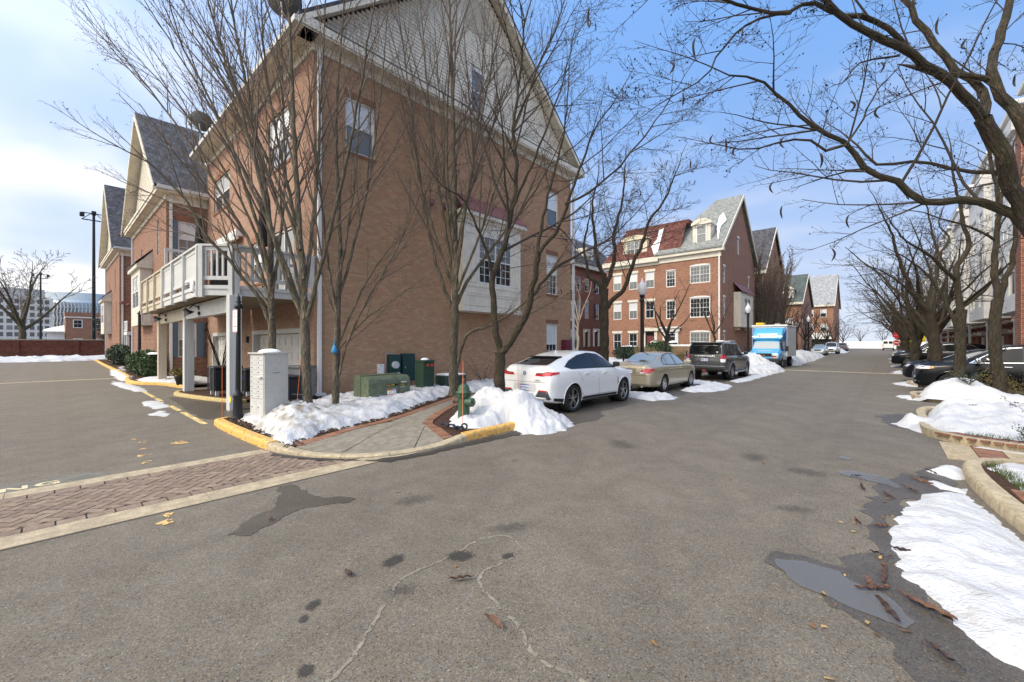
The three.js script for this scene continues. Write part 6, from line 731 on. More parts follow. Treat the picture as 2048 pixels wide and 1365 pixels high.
tracedTree('honey_locust', 'big bare tree whose thick dark limbs overhang the street', 'r0', 'locust', BARK.locust, BARK.twigDark, 27, { pods: 34, detail: 1.35, min: 0.0026, rs: 0.64, st: { len: [0.34, 0.42, 0.42] } });
tracedTree('honey_locust', 'knobbly bare tree trunk rising in front of the black car', 'ra', 'locust', BARK.locust, BARK.twigDark, 28, { min: 0.004, rs: 0.75, detail: 0.6 });
tracedTree('honey_locust', 'forked bare tree beside the hood of the black car', 'rb', 'locust', BARK.locust, BARK.twigDark, 29, { min: 0.004, rs: 0.78, detail: 0.65 });
tracedTree('honey_locust', 'leaning bare tree behind the black car hood', 'rc', 'locust', BARK.locust, BARK.twigDark, 30, { min: 0.005, rs: 0.78, detail: 0.8 });
// freely grown trees, then copies
function freeTree(name, label, pos, seed, o) {
  const rnd = RNG(seed), st = { ...STYLE[o.style], ...(o.st || {}) }, t = thing(name, label, 'tree', pos, 0, o.group), A = new Tubes(), B = new Tubes(); const P = [], R = [], n = 10; for (let i = 0; i <= n; i++) { P.push(V3(0.12 * n2(i * 0.3, seed), o.trunk * i / n - 0.1, 0.12 * n2(seed, i * 0.3))); R.push(lerp(o.r, o.r * 0.75, i / n)); } R[0] *= 1.25; A.add(P, R, 10);
  for (let k = 0; k < o.limbs; k++) { const az = k / o.limbs * 6.283 + rnd() * 0.9, tilt = lerp(o.tilt[0], o.tilt[1], rnd()), len = o.height * (0.75 + 0.35 * rnd()), d = V3(Math.sin(tilt) * Math.cos(az), Math.cos(tilt), Math.sin(tilt) * Math.sin(az)); const q = [P[n - (k % 3)].clone()], rr = [o.r * 0.55]; const m = 9; for (let i = 1; i <= m; i++) { d.x += (rnd() - 0.5) * st.jit * 1.4; d.z += (rnd() - 0.5) * st.jit * 1.4; d.y += (rnd() - 0.5) * st.jit + (o.curve || 0.04); d.normalize(); q.push(q[i - 1].clone().addScaledVector(d, len / m)); rr.push(lerp(o.r * 0.55, 0.015, i / m)); } A.add(q, rr, 7); grow(B, rnd, q, rr, 1, st, o.depth || 3, o.min, o.detail); }
  part(t, 'trunk', A.geo(), o.bark || BARK.locust); part(t, 'crown', B.geo(), o.twig || BARK.twigDark); triTotal += A.t + B.t; return t;
}
const gR = 'street trees along the right-hand row', gL = 'street trees along the left kerb', lR = 'bare street tree in the long row before the white bay houses', lL = 'bare street tree along the left kerb beyond the parked cars';
const fr = freeTree('street_tree', lR, [1.5, 0, -27.2], 41, { style: 'locust', trunk: 2.4, r: 0.17, limbs: 6, tilt: [0.35, 0.95], height: 5.6, min: 0.007, detail: 0.75, depth: 3, group: gR });
const fr2 = freeTree('street_tree', lR, [1.25, 0, -32.0], 42, { style: 'locust', trunk: 2.2, r: 0.16, limbs: 6, tilt: [0.4, 1.05], height: 5.8, min: 0.008, detail: 0.75, depth: 3, group: gR });
[[1.9, -33.8], [1.3, -37.6], [1.6, -42.6], [1.2, -47], [1.5, -52], [1.3, -57], [1.5, -62.5], [1.3, -68], [1.5, -74], [1.4, -80], [1.5, -87], [1.4, -94], [1.6, -101]].forEach(([x, z], i) => dup(i & 1 ? fr : fr2, [x, 0, z], i * 1.9 + 0.5, lR, 0.95 + 0.12 * hash(i, 3)));
const fl = freeTree('street_tree', lL, [-9.0, 0.1, -52], 43, { style: 'locust', trunk: 2.2, r: 0.15, limbs: 6, tilt: [0.3, 0.8], height: 4.6, min: 0.012, detail: 0.75, depth: 3, group: gL });
[[-8.7, -62], [-8.8, -73], [-8.6, -85], [-8.4, -97], [-8.2, -108], [-7.6, -124]].forEach(([x, z], i) => dup(fl, [x, 0.1, z], i * 2.3 + 1, lL, 0.9 + 0.25 * hash(i, 9)));
[[-14, -186, 1.3], [-7, -190, 1.2], [-1, -187, 1.15], [5, -189, 1.3], [11, -186, 1.25], [18, -190, 1.4], [-22, -188, 1.4]].forEach(([x, z, s], i) => { const c = dup(fl, [x, 0, z], i * 1.7, 'hazy bare tree beyond the far snowbank', s); c.userData.group = 'bare trees beyond the snowbank'; });
freeTree('young_tree', 'small bare tree before the brick front with two doors', [-11.0, 0.1, -27.6], 44, { style: 'locust', trunk: 2.4, r: 0.12, limbs: 6, tilt: [0.3, 0.85], height: 3.6, min: 0.007, detail: 0.7, depth: 3 });
freeTree('young_tree', 'slim bare tree by the lamp post before the end house', [-9.8, 0.1, -34], 45, { style: 'locust', trunk: 2.6, r: 0.1, limbs: 5, tilt: [0.3, 0.8], height: 3.0, min: 0.008, detail: 0.6, depth: 3 });
freeTree('crooked_tree', 'pale crooked bare tree in front of the courtyard row', [-20.5, 0.1, -31.5], 46, { style: 'locust', trunk: 3.6, r: 0.12, limbs: 5, tilt: [0.2, 0.6], height: 4.5, min: 0.01, detail: 0.55, depth: 3, bark: std([0.36, 0.28, 0.21], 0.9), twig: std([0.3, 0.23, 0.17], 0.9) });
const fan = freeTree('upright_tree', 'dense fan-shaped bare tree rising behind the blue truck', [-11.2, 0.1, -58.5], 47, { style: 'vase', trunk: 2.0, r: 0.2, limbs: 11, tilt: [0.06, 0.30], height: 10.5, min: 0.016, detail: 0.8, depth: 3, curve: 0.0, bark: BARK.grey, twig: std([0.13, 0.09, 0.07], 0.9), st: { ang: [0.18, 0.38], up: 0.02 }, group: 'fan-shaped trees by the end house' });
dup(fan, [-12.0, 0.1, -63], 2.1, 'dense fan-shaped bare tree rising behind the blue truck', 0.95); dup(fan, [-11.0, 0.1, -68], 4.0, 'dense fan-shaped bare tree rising behind the blue truck', 0.9);
freeTree('park_tree', 'spreading bare tree standing behind the alley end wall', [-71, 0, 2.0], 48, { style: 'locust', trunk: 4.0, r: 0.34, limbs: 8, tilt: [0.15, 1.0], height: 7.8, min: 0.02, detail: 0.7, depth: 3, bark: BARK.grey, twig: std([0.14, 0.11, 0.09], 0.9), st: { jit: 0.16 } });
freeTree('patio_shrub', 'small bare ornamental tree against the brick beside the tall post', [-18.6, 0.05, -4.3], 49, { style: 'vase', trunk: 0.8, r: 0.04, limbs: 6, tilt: [0.15, 0.6], height: 2.0, min: 0.004, detail: 0.6, depth: 2 });
console.log('tree triangles', triTotal);
// ---------- vehicles ----------
function curve(keys) { // smooth monotone interpolation of [x, value] keys
  const n = keys.length, m = []; const dl = []; for (let i = 0; i < n - 1; i++) dl.push((keys[i + 1][1] - keys[i][1]) / (keys[i + 1][0] - keys[i][0]));
  for (let i = 0; i < n; i++) m.push(i === 0 ? dl[0] : i === n - 1 ? dl[n - 2] : dl[i - 1] * dl[i] <= 0 ? 0 : 2 * dl[i - 1] * dl[i] / (dl[i - 1] + dl[i]));
  return x => { if (x <= keys[0][0]) return keys[0][1]; if (x >= keys[n - 1][0]) return keys[n - 1][1]; let i = 0; while (x > keys[i + 1][0]) i++; const h = keys[i + 1][0] - keys[i][0], t = (x - keys[i][0]) / h, t2 = t * t, t3 = t2 * t; return (2 * t3 - 3 * t2 + 1) * keys[i][1] + (t3 - 2 * t2 + t) * h * m[i] + (-2 * t3 + 3 * t2) * keys[i + 1][1] + (t3 - t2) * h * m[i + 1]; };
}
class Car {
  constructor(s) { this.s = s; for (const k of ['top', 'belt', 'bot', 'W', 'wt']) this[k] = curve(s[k]); this.x0 = s.top[0][0]; this.x1 = s.top[s.top.length - 1][0]; }
  section(x) {
    const yb = this.bot(x), yl = Math.min(this.belt(x), this.top(x) - 0.01), yt = this.top(x), w = this.W(x), wt = Math.min(this.wt(x), w * 0.93), h = yt - yl, S = this.s.flank || 0.0;
    const P = [[0, yb], [w * 0.78, yb], [w * 0.93, yb + 0.025], [w * 0.975, lerp(yb, yl, 0.14)], [w * (0.995 - S), lerp(yb, yl, 0.36)], [w, lerp(yb, yl, 0.62)], [w * 0.995, lerp(yb, yl, 0.78)], [w * 0.965, lerp(yb, yl, 0.93)], [w * 0.93, yl], [lerp(w * 0.93, wt, 0.52), yl + h * 0.46], [wt, yl + h * 0.86], [wt * 0.92, yl + h * 0.945], [wt * 0.62, yl + h * 0.985], [0, yt]];
    return P;
  }
  smooth(x, n = 44) { const P = this.section(x), N = P.length - 1, o = []; for (let i = 0; i <= n; i++) { const t = i / n * N, k = Math.min(N - 1, Math.floor(t)), f = t - k, g = (a) => { const p0 = P[Math.max(0, k - 1)][a], p1 = P[k][a], p2 = P[k + 1][a], p3 = P[Math.min(N, k + 2)][a], m1 = (p2 - p0) * 0.35, m2 = (p3 - p1) * 0.35, f2 = f * f, f3 = f2 * f; return (2 * f3 - 3 * f2 + 1) * p1 + (f3 - 2 * f2 + f) * m1 + (-2 * f3 + 3 * f2) * p2 + (f3 - f2) * m2; }; o.push([Math.max(0, g(0)), g(1)]); } return o; }
  side(x, y) { const P = this.smooth(x); let z = -1; for (let i = 6; i < P.length - 1; i++) { const a = P[i], b = P[i + 1]; if ((a[1] <= y && b[1] >= y)) { z = Math.max(z, lerp(a[0], b[0], (y - a[1]) / (b[1] - a[1] + 1e-9))); } } return z; }
  topY(x, z) { const P = this.smooth(x); for (let i = P.length - 2; i > 6; i--) { const a = P[i], b = P[i + 1]; if (a[0] >= z && b[0] <= z) return lerp(a[1], b[1], (a[0] - z) / (a[0] - b[0] + 1e-9)); } return this.top(x); }
  end(y, z, dir) { z = Math.abs(z); const e = dir < 0 ? this.x0 : this.x1, ins = x => y <= this.top(x) + 1e-6 && y >= this.bot(x) - 1e-6 && this.side(x, y) >= z; if (ins(e)) return e; let a = e, b = e; for (let k = 1; k < 80; k++) { b = e - dir * k * 0.02; if (ins(b)) break; a = b; } for (let k = 0; k < 14; k++) { const m = (a + b) / 2; if (ins(m)) b = m; else a = m; } return b; }
  body(nx = 120, ny = 44) {
    const s = this.s, xs = []; for (let i = 0; i <= nx; i++) { const t = i / nx; xs.push(lerp(this.x0, this.x1, 0.5 - 0.5 * Math.cos(Math.PI * lerp(0.02, 0.98, t)) * 1 / Math.cos(Math.PI * 0.02))); } xs[0] = this.x0; xs[nx] = this.x1;
    const pos = [], idx = [], Ra = s.arch, wr = s.wr, G = xs.map(x => this.smooth(x, ny)); const keep = [];
    for (const sg of [1, -1]) {
      const o = pos.length / 3, dd = []; for (let i = 0; i <= nx; i++) for (let j = 0; j <= ny; j++) { let x = xs[i], [z, y] = G[i][j]; let d = 9; if (z > this.W(x) * 0.6) for (const ax of [s.ra, s.fa]) { const q = Math.hypot(x - ax, y - wr); if (Math.abs(q - Ra) < 0.05 && y < this.belt(x) - 0.02) { const k = Ra / q; x = ax + (x - ax) * k; y = wr + (y - wr) * k; d = Math.min(d, Ra); } else d = Math.min(d, q); } pos.push(x, y, z * sg); dd.push(d); }
      const m = ny + 1; for (let i = 0; i < nx; i++) for (let j = 0; j < ny; j++) { const a = i * m + j, q = [a, a + 1, a + m, a + m + 1]; if (q.every(k => dd[k] <= Ra + 1e-4)) continue; const [A, B, C, D] = q.map(k => k + o); sg > 0 ? idx.push(A, B, C, B, D, C) : idx.push(A, C, B, B, C, D); }
      for (const i of [0, nx]) { const c = pos.length / 3; pos.push(xs[i], (G[i][0][1] + G[i][ny][1]) / 2, 0); for (let j = 0; j < ny; j++) { const a = o + i * m + j; ((i === 0) === (sg > 0)) ? idx.push(c, a, a + 1) : idx.push(c, a + 1, a); } }
    }
    let g = new THREE.BufferGeometry(); g.setAttribute('position', new THREE.Float32BufferAttribute(pos, 3)); g.setIndex(idx); g = mergeVertices(g, 1e-4); return toCreasedNormals(g, 0.75);
  }
  patch(view, poly, off = 0.005, res = 0.07) { // outline laid on the body; returns surface geometry on +z side (side views)
    const g = sheet(poly, res, () => 0); const p = g.attributes.position, q = new Float32Array(p.count * 3);
    for (let i = 0; i < p.count; i++) { const a = p.getX(i), b = p.getZ(i); let v; if (view === 'side') v = [a, b, this.side(a, b) + off]; else if (view === 'top') v = [a, this.topY(a, Math.abs(b)) + off, b]; else if (view === 'rear') v = [this.end(b, a, -1) - off, b, a]; else v = [this.end(b, a, 1) + off, b, a]; q.set(v, i * 3); }
    const r = new THREE.BufferGeometry(); r.setAttribute('position', new THREE.BufferAttribute(q, 3)); r.setAttribute('uv', g.attributes.uv); let m = mergeVertices(r, 1e-4); m.computeVertexNormals(); const c = m.attributes.position, n = m.attributes.normal; let s = 0; for (let i = 0; i < c.count; i++) s += view === 'side' ? n.getZ(i) : view === 'top' ? n.getY(i) : view === 'rear' ? -n.getX(i) : n.getX(i); if (s < 0) { const ix = m.index.array; for (let i = 0; i < ix.length; i += 3) { const t = ix[i]; ix[i] = ix[i + 1]; ix[i + 1] = t; } m.computeVertexNormals(); } return m;
  }
}
const flipZ = g0 => { const g = Array.isArray(g0) ? merge(g0) : g0; const q = norm(g.clone()), p = q.attributes.position; for (let i = 0; i < p.count; i++) p.setZ(i, -p.getZ(i)); for (let i = 0; i < p.count; i += 3) { const t = [p.getX(i + 1), p.getY(i + 1), p.getZ(i + 1)]; p.setXYZ(i + 1, p.getX(i + 2), p.getY(i + 2), p.getZ(i + 2)); p.setXYZ(i + 2, ...t); } q.computeVertexNormals(); return q; };
M.carGlass = phys([0.010, 0.011, 0.012], 0.04, { ior: 1.4 }); M.paleGlass = phys([0.20, 0.23, 0.225], 0.05, { clearcoat: 1, clearcoatRoughness: 0.02 }); M.trim = std([0.015, 0.015, 0.016], 0.5); M.redLight = phys([0.45, 0.012, 0.015], 0.12, { clearcoat: 1 }); M.darkRed = phys([0.10, 0.008, 0.012], 0.12, { clearcoat: 1 }); M.clearLight = phys([0.75, 0.76, 0.78], 0.1, { clearcoat: 1 }); M.amber = phys([0.75, 0.22, 0.02], 0.2, { clearcoat: 1 });
const carPaint = (c, metal = 0.2) => phys(c, 0.38, { metalness: metal, clearcoat: 1, clearcoatRoughness: 0.04 });
function plate_(txt) { return std(0xffffff, 0.5, { map: canvasTex(128, 64, (c, w, h) => { c.fillStyle = '#dfe3ee'; c.fillRect(0, 0, w, h); c.fillStyle = '#5a6a9a'; c.fillRect(0, 0, w, 10); c.fillRect(0, h - 9, w, 9); c.fillStyle = '#26356a'; c.font = 'bold 34px sans-serif'; c.textAlign = 'center'; c.textBaseline = 'middle'; c.fillText(txt, w / 2, h / 2 + 1); }) }); }
function wheel(t, x, y, z, r, w, sg, o) { // axle along z; sg = outer side
  const g = sub(t, 'wheel'); g.position.set(x, y, z); const rr = r * (o.rim || 0.68); const tp = [[rr, -w / 2], [r * 0.93, -w / 2], [r * 0.985, -w * 0.4], [r, -w * 0.25], [r, w * 0.25], [r * 0.985, w * 0.4], [r * 0.93, w / 2], [rr, w / 2], [rr - 0.01, w * 0.3], [rr - 0.01, -w * 0.3], [rr, -w / 2]];
  part(g, 'tyre', lathe(tp, 36).rotateX(Math.PI / 2), M.rubber); const face = sg * w * 0.36; const disc = [new THREE.CylinderGeometry(rr - 0.012, rr - 0.012, 0.01, 32).rotateX(Math.PI / 2).translate(0, 0, face - sg * 0.07)]; part(g, 'brake_disc', disc, o.back || M.black);
  const sp = [new THREE.TorusGeometry(rr - 0.012, 0.016, 8, 40).translate(0, 0, face), new THREE.CylinderGeometry(0.055, 0.06, 0.03, 16).rotateX(Math.PI / 2).translate(0, 0, face)]; const n = o.spokes || 10; for (let k = 0; k < n; k++) { const a = k / n * 6.2832 + (o.twin ? (k & 1 ? -0.13 : 0.13) : 0); sp.push(new THREE.BoxGeometry(rr - 0.05, o.sw || 0.024, 0.02).translate((rr - 0.05) / 2 + 0.035, 0, 0).rotateZ(a).translate(0, 0, face - sg * 0.004)); } part(g, 'rim', sp, o.mat || M.alu); return g;
}
function buildCar(name, label, spec, paint, o = {}) {
  const c = new Car(spec), t = thing(name, label, o.category || 'car', [0, 0, 0], 0, o.group); part(t, 'body', c.body(o.nx || 120, o.ny || 44), paint);
  const add = (nm, g, m, both = true, lab) => { part(t, nm, g, m, lab); if (both) part(t, nm, flipZ(g), m, lab); };
  // dark wheel housings and underside
  const hs = []; for (const ax of [spec.ra, spec.fa]) for (const sg of [1, -1]) { const w = c.W(ax); hs.push(new THREE.CylinderGeometry(spec.arch - 0.002, spec.arch - 0.002, 0.36, 28, 1, true, 0, Math.PI).rotateX(Math.PI / 2).rotateZ(0).translate(ax, spec.wr, sg * (w - 0.215)), new THREE.CircleGeometry(spec.arch, 28).translate(ax, spec.wr, sg * (w - 0.39))); } const hm = M.dark.clone(); hm.side = THREE.DoubleSide; part(t, 'wheel_housing', hs.map(g => g), hm); part(t, 'underbody', box(spec.fa - spec.ra - 0.1, 0.12, c.W(0) * 1.7, (spec.fa + spec.ra) / 2, c.bot(0) + 0.02, 0), M.dark);
  for (const ax of [spec.ra, spec.fa]) for (const sg of [1, -1]) wheel(t, ax, spec.wr, sg * (c.W(ax) - spec.tw / 2 - 0.012), spec.wr, spec.tw, sg, spec.wheel || {});
  if (spec.flare) for (const ax of [spec.ra, spec.fa]) { const P = []; for (let k = 0; k <= 16; k++) { const a = lerp(-0.25, Math.PI + 0.25, k / 16); P.push(V3(ax + Math.cos(a) * spec.arch, spec.wr + Math.sin(a) * spec.arch, c.side(ax + Math.cos(a) * spec.arch, Math.max(c.bot(ax) + 0.04, spec.wr + Math.sin(a) * spec.arch)) )); } add('arch_lip', tube(P, spec.flare, 6), o.flareMat || paint); }
  if (spec.dlo) { add('window_trim', c.patch('side', inset(spec.dlo, -0.025), 0.003), spec.trim || M.trim); add('window', c.patch('side', spec.dlo, 0.006), spec.sideGlass || M.carGlass); for (const [x, w, y0, y1, lean] of spec.pillars || []) add('pillar', c.patch('side', [[x - w / 2, y0], [x + w / 2, y0], [x + w / 2 + lean, y1], [x - w / 2 + lean, y1]], 0.009), spec.pillarMat || M.trim); }
  if (spec.screen) { part(t, 'windscreen', c.patch('top', spec.screen, 0.006), spec.screenGlass || M.carGlass); } if (spec.rearGlass) part(t, 'rear_window', c.patch(spec.rearView || 'top', spec.rearGlass, 0.006), spec.backGlass || M.carGlass);
  for (const P of spec.seams || []) for (let i = 0; i < P.length - 1; i++) { const [a, b] = [P[i], P[i + 1]], L = Math.hypot(b[0] - a[0], b[1] - a[1]), nx = -(b[1] - a[1]) / L * 0.005, ny = (b[0] - a[0]) / L * 0.005; add('door_seam', c.patch('side', [[a[0] + nx, a[1] + ny], [b[0] + nx, b[1] + ny], [b[0] - nx, b[1] - ny], [a[0] - nx, a[1] - ny]], 0.002, 0.12), M.trim); }
  for (const [x, y] of spec.handles || []) add('door_handle', rbox(0.2, 0.035, 0.035, 0.014, x, y, c.side(x, y) + 0.02), spec.handleMat || paint);
  if (spec.mirror) { const [x, y] = spec.mirror, z = c.side(x, y); add('mirror', [rbox(0.14, 0.15, 0.2, 0.05, x, y + 0.09, z + 0.14, 3), box(0.06, 0.05, 0.12, x, y + 0.02, z + 0.03)], spec.mirrorMat || M.trim); }
  return { c, t, add };
}
const SUV = { // coupe-roofed white car
  top: [[-2.36, 1.04], [-2.345, 1.15], [-2.26, 1.235], [-1.95, 1.31], [-1.5, 1.445], [-0.9, 1.575], [-0.3, 1.635], [0.15, 1.625], [0.5, 1.54], [1.0, 1.28], [1.25, 1.16], [1.6, 1.11], [2.0, 1.04], [2.25, 0.92], [2.36, 0.72], [2.4, 0.6]],
  belt: [[-2.36, 1.0], [-2.2, 1.13], [-1.5, 1.14], [0, 1.10], [1.0, 1.06], [1.6, 1.01], [2.1, 0.9], [2.4, 0.57]], bot: [[-2.36, 0.42], [-2.25, 0.32], [-1.9, 0.27], [0, 0.25], [1.9, 0.23], [2.25, 0.25], [2.4, 0.34]],
  W: [[-2.36, 0.74], [-2.3, 0.83], [-2.1, 0.905], [-1.5, 0.955], [0, 0.935], [1.4, 0.955], [1.9, 0.92], [2.2, 0.82], [2.34, 0.68], [2.4, 0.55]], wt: [[-2.36, 0.62], [-2.2, 0.66], [-1.6, 0.6], [-0.5, 0.6], [0.2, 0.6], [0.9, 0.63], [1.3, 0.72], [2, 0.7], [2.4, 0.4]],
  flank: 0.012, wr: 0.37, arch: 0.425, ra: -1.42, fa: 1.43, tw: 0.27, flare: 0.016, wheel: { spokes: 10, twin: true, rim: 0.74, sw: 0.022, mat: std([0.42, 0.42, 0.43], 0.3, { metalness: 0.9 }) },
  dlo: [[-1.6, 1.22], [-1.45, 1.175], [-0.2, 1.155], [1.02, 1.125], [0.7, 1.32], [0.27, 1.5], [-0.25, 1.55], [-0.8, 1.49], [-1.3, 1.35]], pillars: [[-0.08, 0.09, 1.15, 1.545, -0.06], [-1.12, 0.03, 1.165, 1.42, 0.1]],
  rearGlass: [[-2.13, -0.55], [-1.5, -0.5], [-1.42, 0], [-1.5, 0.5], [-2.13, 0.55], [-2.18, 0]], screen: [[1.1, -0.6], [1.16, 0], [1.1, 0.6], [0.45, 0.53], [0.38, 0], [0.45, -0.53]],
  seams: [[[-0.08, 1.14], [-0.1, 0.7], [-0.06, 0.38]], [[1.0, 1.1], [1.02, 0.8], [0.98, 0.38]], [[-1.15, 1.07], [-1.02, 0.85], [-1.0, 0.8]], [[-0.98, 0.5], [-0.9, 0.38]], [[-0.9, 0.38], [0.98, 0.38]]], handles: [[-0.75, 1.01], [0.25, 0.99]], mirror: [0.85, 1.12],
};
{
  const paint = carPaint([0.76, 0.755, 0.735], 0.0); const { c, t, add } = buildCar('parked_suv', 'white coupe-roofed SUV parked behind the hydrant snow heap', SUV, paint); t.position.set(-6.74, 0, -10.17); t.rotation.y = Math.PI / 2; t.scale.setScalar(0.94);
  add('taillight', c.patch('rear', [[0.36, 1.0], [0.40, 1.07], [0.62, 1.085], [0.70, 1.12], [0.80, 1.115], [0.83, 1.01], [0.6, 0.995]], 0.006, 0.05), M.redLight); add('taillight_trim', c.patch('rear', [[0.42, 1.055], [0.44, 1.075], [0.66, 1.085], [0.66, 1.055]], 0.01, 0.05), M.darkRed); add('taillight_side', c.patch('side', [[-2.28, 1.02], [-2.02, 1.06], [-2.0, 1.1], [-2.26, 1.105]], 0.006, 0.05), M.redLight);
  part(t, 'number_plate', quad([-0.001, -0.08, -0.16], [-0.001, -0.08, 0.16], [-0.001, 0.08, 0.16], [-0.001, 0.08, -0.16]).translate(c.end(0.68, 0, -1) - 0.012, 0.68, 0), plate_('EF·0296')); part(t, 'plate_recess', c.patch('rear', [[-0.36, 0.58], [0.36, 0.58], [0.4, 0.68], [0.36, 0.79], [-0.36, 0.79], [-0.4, 0.68]], 0.003), std([0.55, 0.55, 0.54], 0.5));
  const em = canvasTex(128, 128, (k) => { k.fillStyle = '#111'; k.beginPath(); k.arc(64, 64, 62, 0, 7); k.fill(); k.fillStyle = '#e8e8ea'; k.beginPath(); k.arc(64, 64, 40, 0, 7); k.fill(); k.fillStyle = '#2a66b0'; k.beginPath(); k.moveTo(64, 64); k.arc(64, 64, 38, 3.1416, 4.712); k.fill(); k.beginPath(); k.moveTo(64, 64); k.arc(64, 64, 38, 0, 1.571); k.fill(); }); part(t, 'emblem', new THREE.CircleGeometry(0.05, 24).rotateY(-Math.PI / 2).translate(c.end(1.06, 0, -1) - 0.012, 1.06, 0), std(0xffffff, 0.3, { map: em }));
  part(t, 'model_badge', quad([0, 0, 0.33], [0, 0, 0.56], [0, 0.05, 0.56], [0, 0.05, 0.33]).translate(c.end(0.88, 0.5, -1) - 0.012, 0.86, 0), std(0xffffff, 0.4, { map: canvasTex(128, 32, (k, w, h) => { k.fillStyle = '#d0d0ce'; k.fillRect(0, 0, w, h); k.fillStyle = '#222'; k.font = 'bold 28px sans-serif'; k.fillText('M40i', 34, 26); k.fillStyle = '#b02020'; k.fillRect(10, 6, 8, 20); }) }));
  add('bumper_insert', c.patch('rear', [[0.42, 0.36], [0.36, 0.46], [0.46, 0.6], [0.76, 0.595], [0.82, 0.42], [0.72, 0.36]], 0.006, 0.05), std([0.05, 0.052, 0.058], 0.5)); add('reflector', c.patch('rear', [[0.45, 0.6], [0.76, 0.595], [0.74, 0.63], [0.48, 0.635]], 0.008, 0.05), M.redLight); part(t, 'lower_valance', c.patch('rear', [[-0.7, 0.34], [0.7, 0.34], [0.66, 0.42], [-0.66, 0.42]], 0.004, 0.07), M.trim); add('sill_trim', c.patch('side', [[-0.98, 0.30], [1.0, 0.28], [1.0, 0.35], [-0.98, 0.37]], 0.004), M.trim); add('rear_valance', c.patch('side', [[-2.2, 0.36], [-1.84, 0.31], [-1.84, 0.40], [-2.22, 0.44]], 0.004), M.trim);
  add('side_vent', c.patch('side', [[1.02, 0.6], [1.06, 0.6], [1.0, 0.82], [0.97, 0.8]], 0.006), M.black); part(t, 'antenna_fin', slab([[-1.02, 1.555, 0], [-0.84, 1.58, 0], [-0.98, 1.64, 0]], [0, 0, 0.03]), paint); part(t, 'spoiler', [rbox(0.16, 0.03, 1.05, 0.012, -1.46, 1.475, 0)], M.trim); add('exhaust', new THREE.CylinderGeometry(0.05, 0.05, 0.1, 16).rotateZ(Math.PI / 2).translate(c.end(0.36, 0.55, -1), 0.345, 0.58), M.chrome); part(t, 'hatch_seam', c.patch('rear', [[-0.7, 0.83], [0.7, 0.83], [0.7, 0.838], [-0.7, 0.838]], 0.004), M.trim);
  add('headlight', c.patch('front', [[0.42, 0.72], [0.6, 0.78], [0.74, 0.77], [0.72, 0.68], [0.5, 0.66]], 0.006), M.clearLight); part(t, 'grille', c.patch('front', [[-0.36, 0.58], [0.36, 0.58], [0.34, 0.76], [-0.34, 0.76]], 0.006), M.black);
}
const SEDAN = {
  top: [[-2.42, 0.78], [-2.40, 0.96], [-2.28, 1.04], [-1.9, 1.075], [-1.55, 1.12], [-0.95, 1.345], [-0.45, 1.44], [0.1, 1.455], [0.5, 1.38], [1.05, 1.11], [1.28, 1.02], [1.8, 0.95], [2.2, 0.83], [2.38, 0.68], [2.43, 0.52]], belt: [[-2.42, 0.74], [-2.25, 0.93], [-1.5, 0.97], [0, 0.95], [1.1, 0.93], [1.8, 0.88], [2.2, 0.77], [2.43, 0.49]], bot: [[-2.42, 0.36], [-2.3, 0.26], [-1.9, 0.22], [0, 0.2], [1.9, 0.2], [2.3, 0.22], [2.43, 0.3]], W: [[-2.42, 0.68], [-2.34, 0.79], [-2.1, 0.86], [-1.4, 0.9], [0, 0.9], [1.4, 0.9], [1.9, 0.86], [2.25, 0.76], [2.38, 0.62], [2.43, 0.5]], wt: [[-2.42, 0.6], [-1.9, 0.68], [-1.2, 0.56], [-0.4, 0.55], [0.2, 0.55], [0.9, 0.6], [1.3, 0.7], [2, 0.66], [2.43, 0.4]],
  flank: 0.0, wr: 0.325, arch: 0.37, ra: -1.33, fa: 1.4, tw: 0.22, flare: 0.008, wheel: { spokes: 7, rim: 0.67, sw: 0.07, mat: M.alu }, sideGlass: M.paleGlass, backGlass: M.paleGlass, screenGlass: M.paleGlass,
  dlo: [[-1.2, 1.03], [-0.1, 0.99], [1.0, 0.98], [0.62, 1.22], [0.2, 1.36], [-0.3, 1.385], [-0.75, 1.32], [-1.05, 1.18]], pillars: [[-0.1, 0.07, 0.985, 1.385, 0.02], [-0.92, 0.03, 1.01, 1.27, 0.1]], rearGlass: [[-1.62, -0.56], [-0.92, -0.47], [-0.86, 0], [-0.92, 0.47], [-1.62, 0.56], [-1.68, 0]], screen: [[1.2, -0.58], [1.26, 0], [1.2, 0.58], [0.5, 0.5], [0.42, 0], [0.5, -0.5]], seams: [[[-0.1, 0.98], [-0.12, 0.6], [-0.08, 0.3]], [[1.05, 0.96], [1.08, 0.7], [1.0, 0.3]], [[-1.05, 0.99], [-0.98, 0.7], [-0.92, 0.6]], [[-0.9, 0.32], [1.0, 0.3]]], handles: [[-0.75, 0.84], [0.3, 0.83]], mirror: [0.9, 0.96],
};
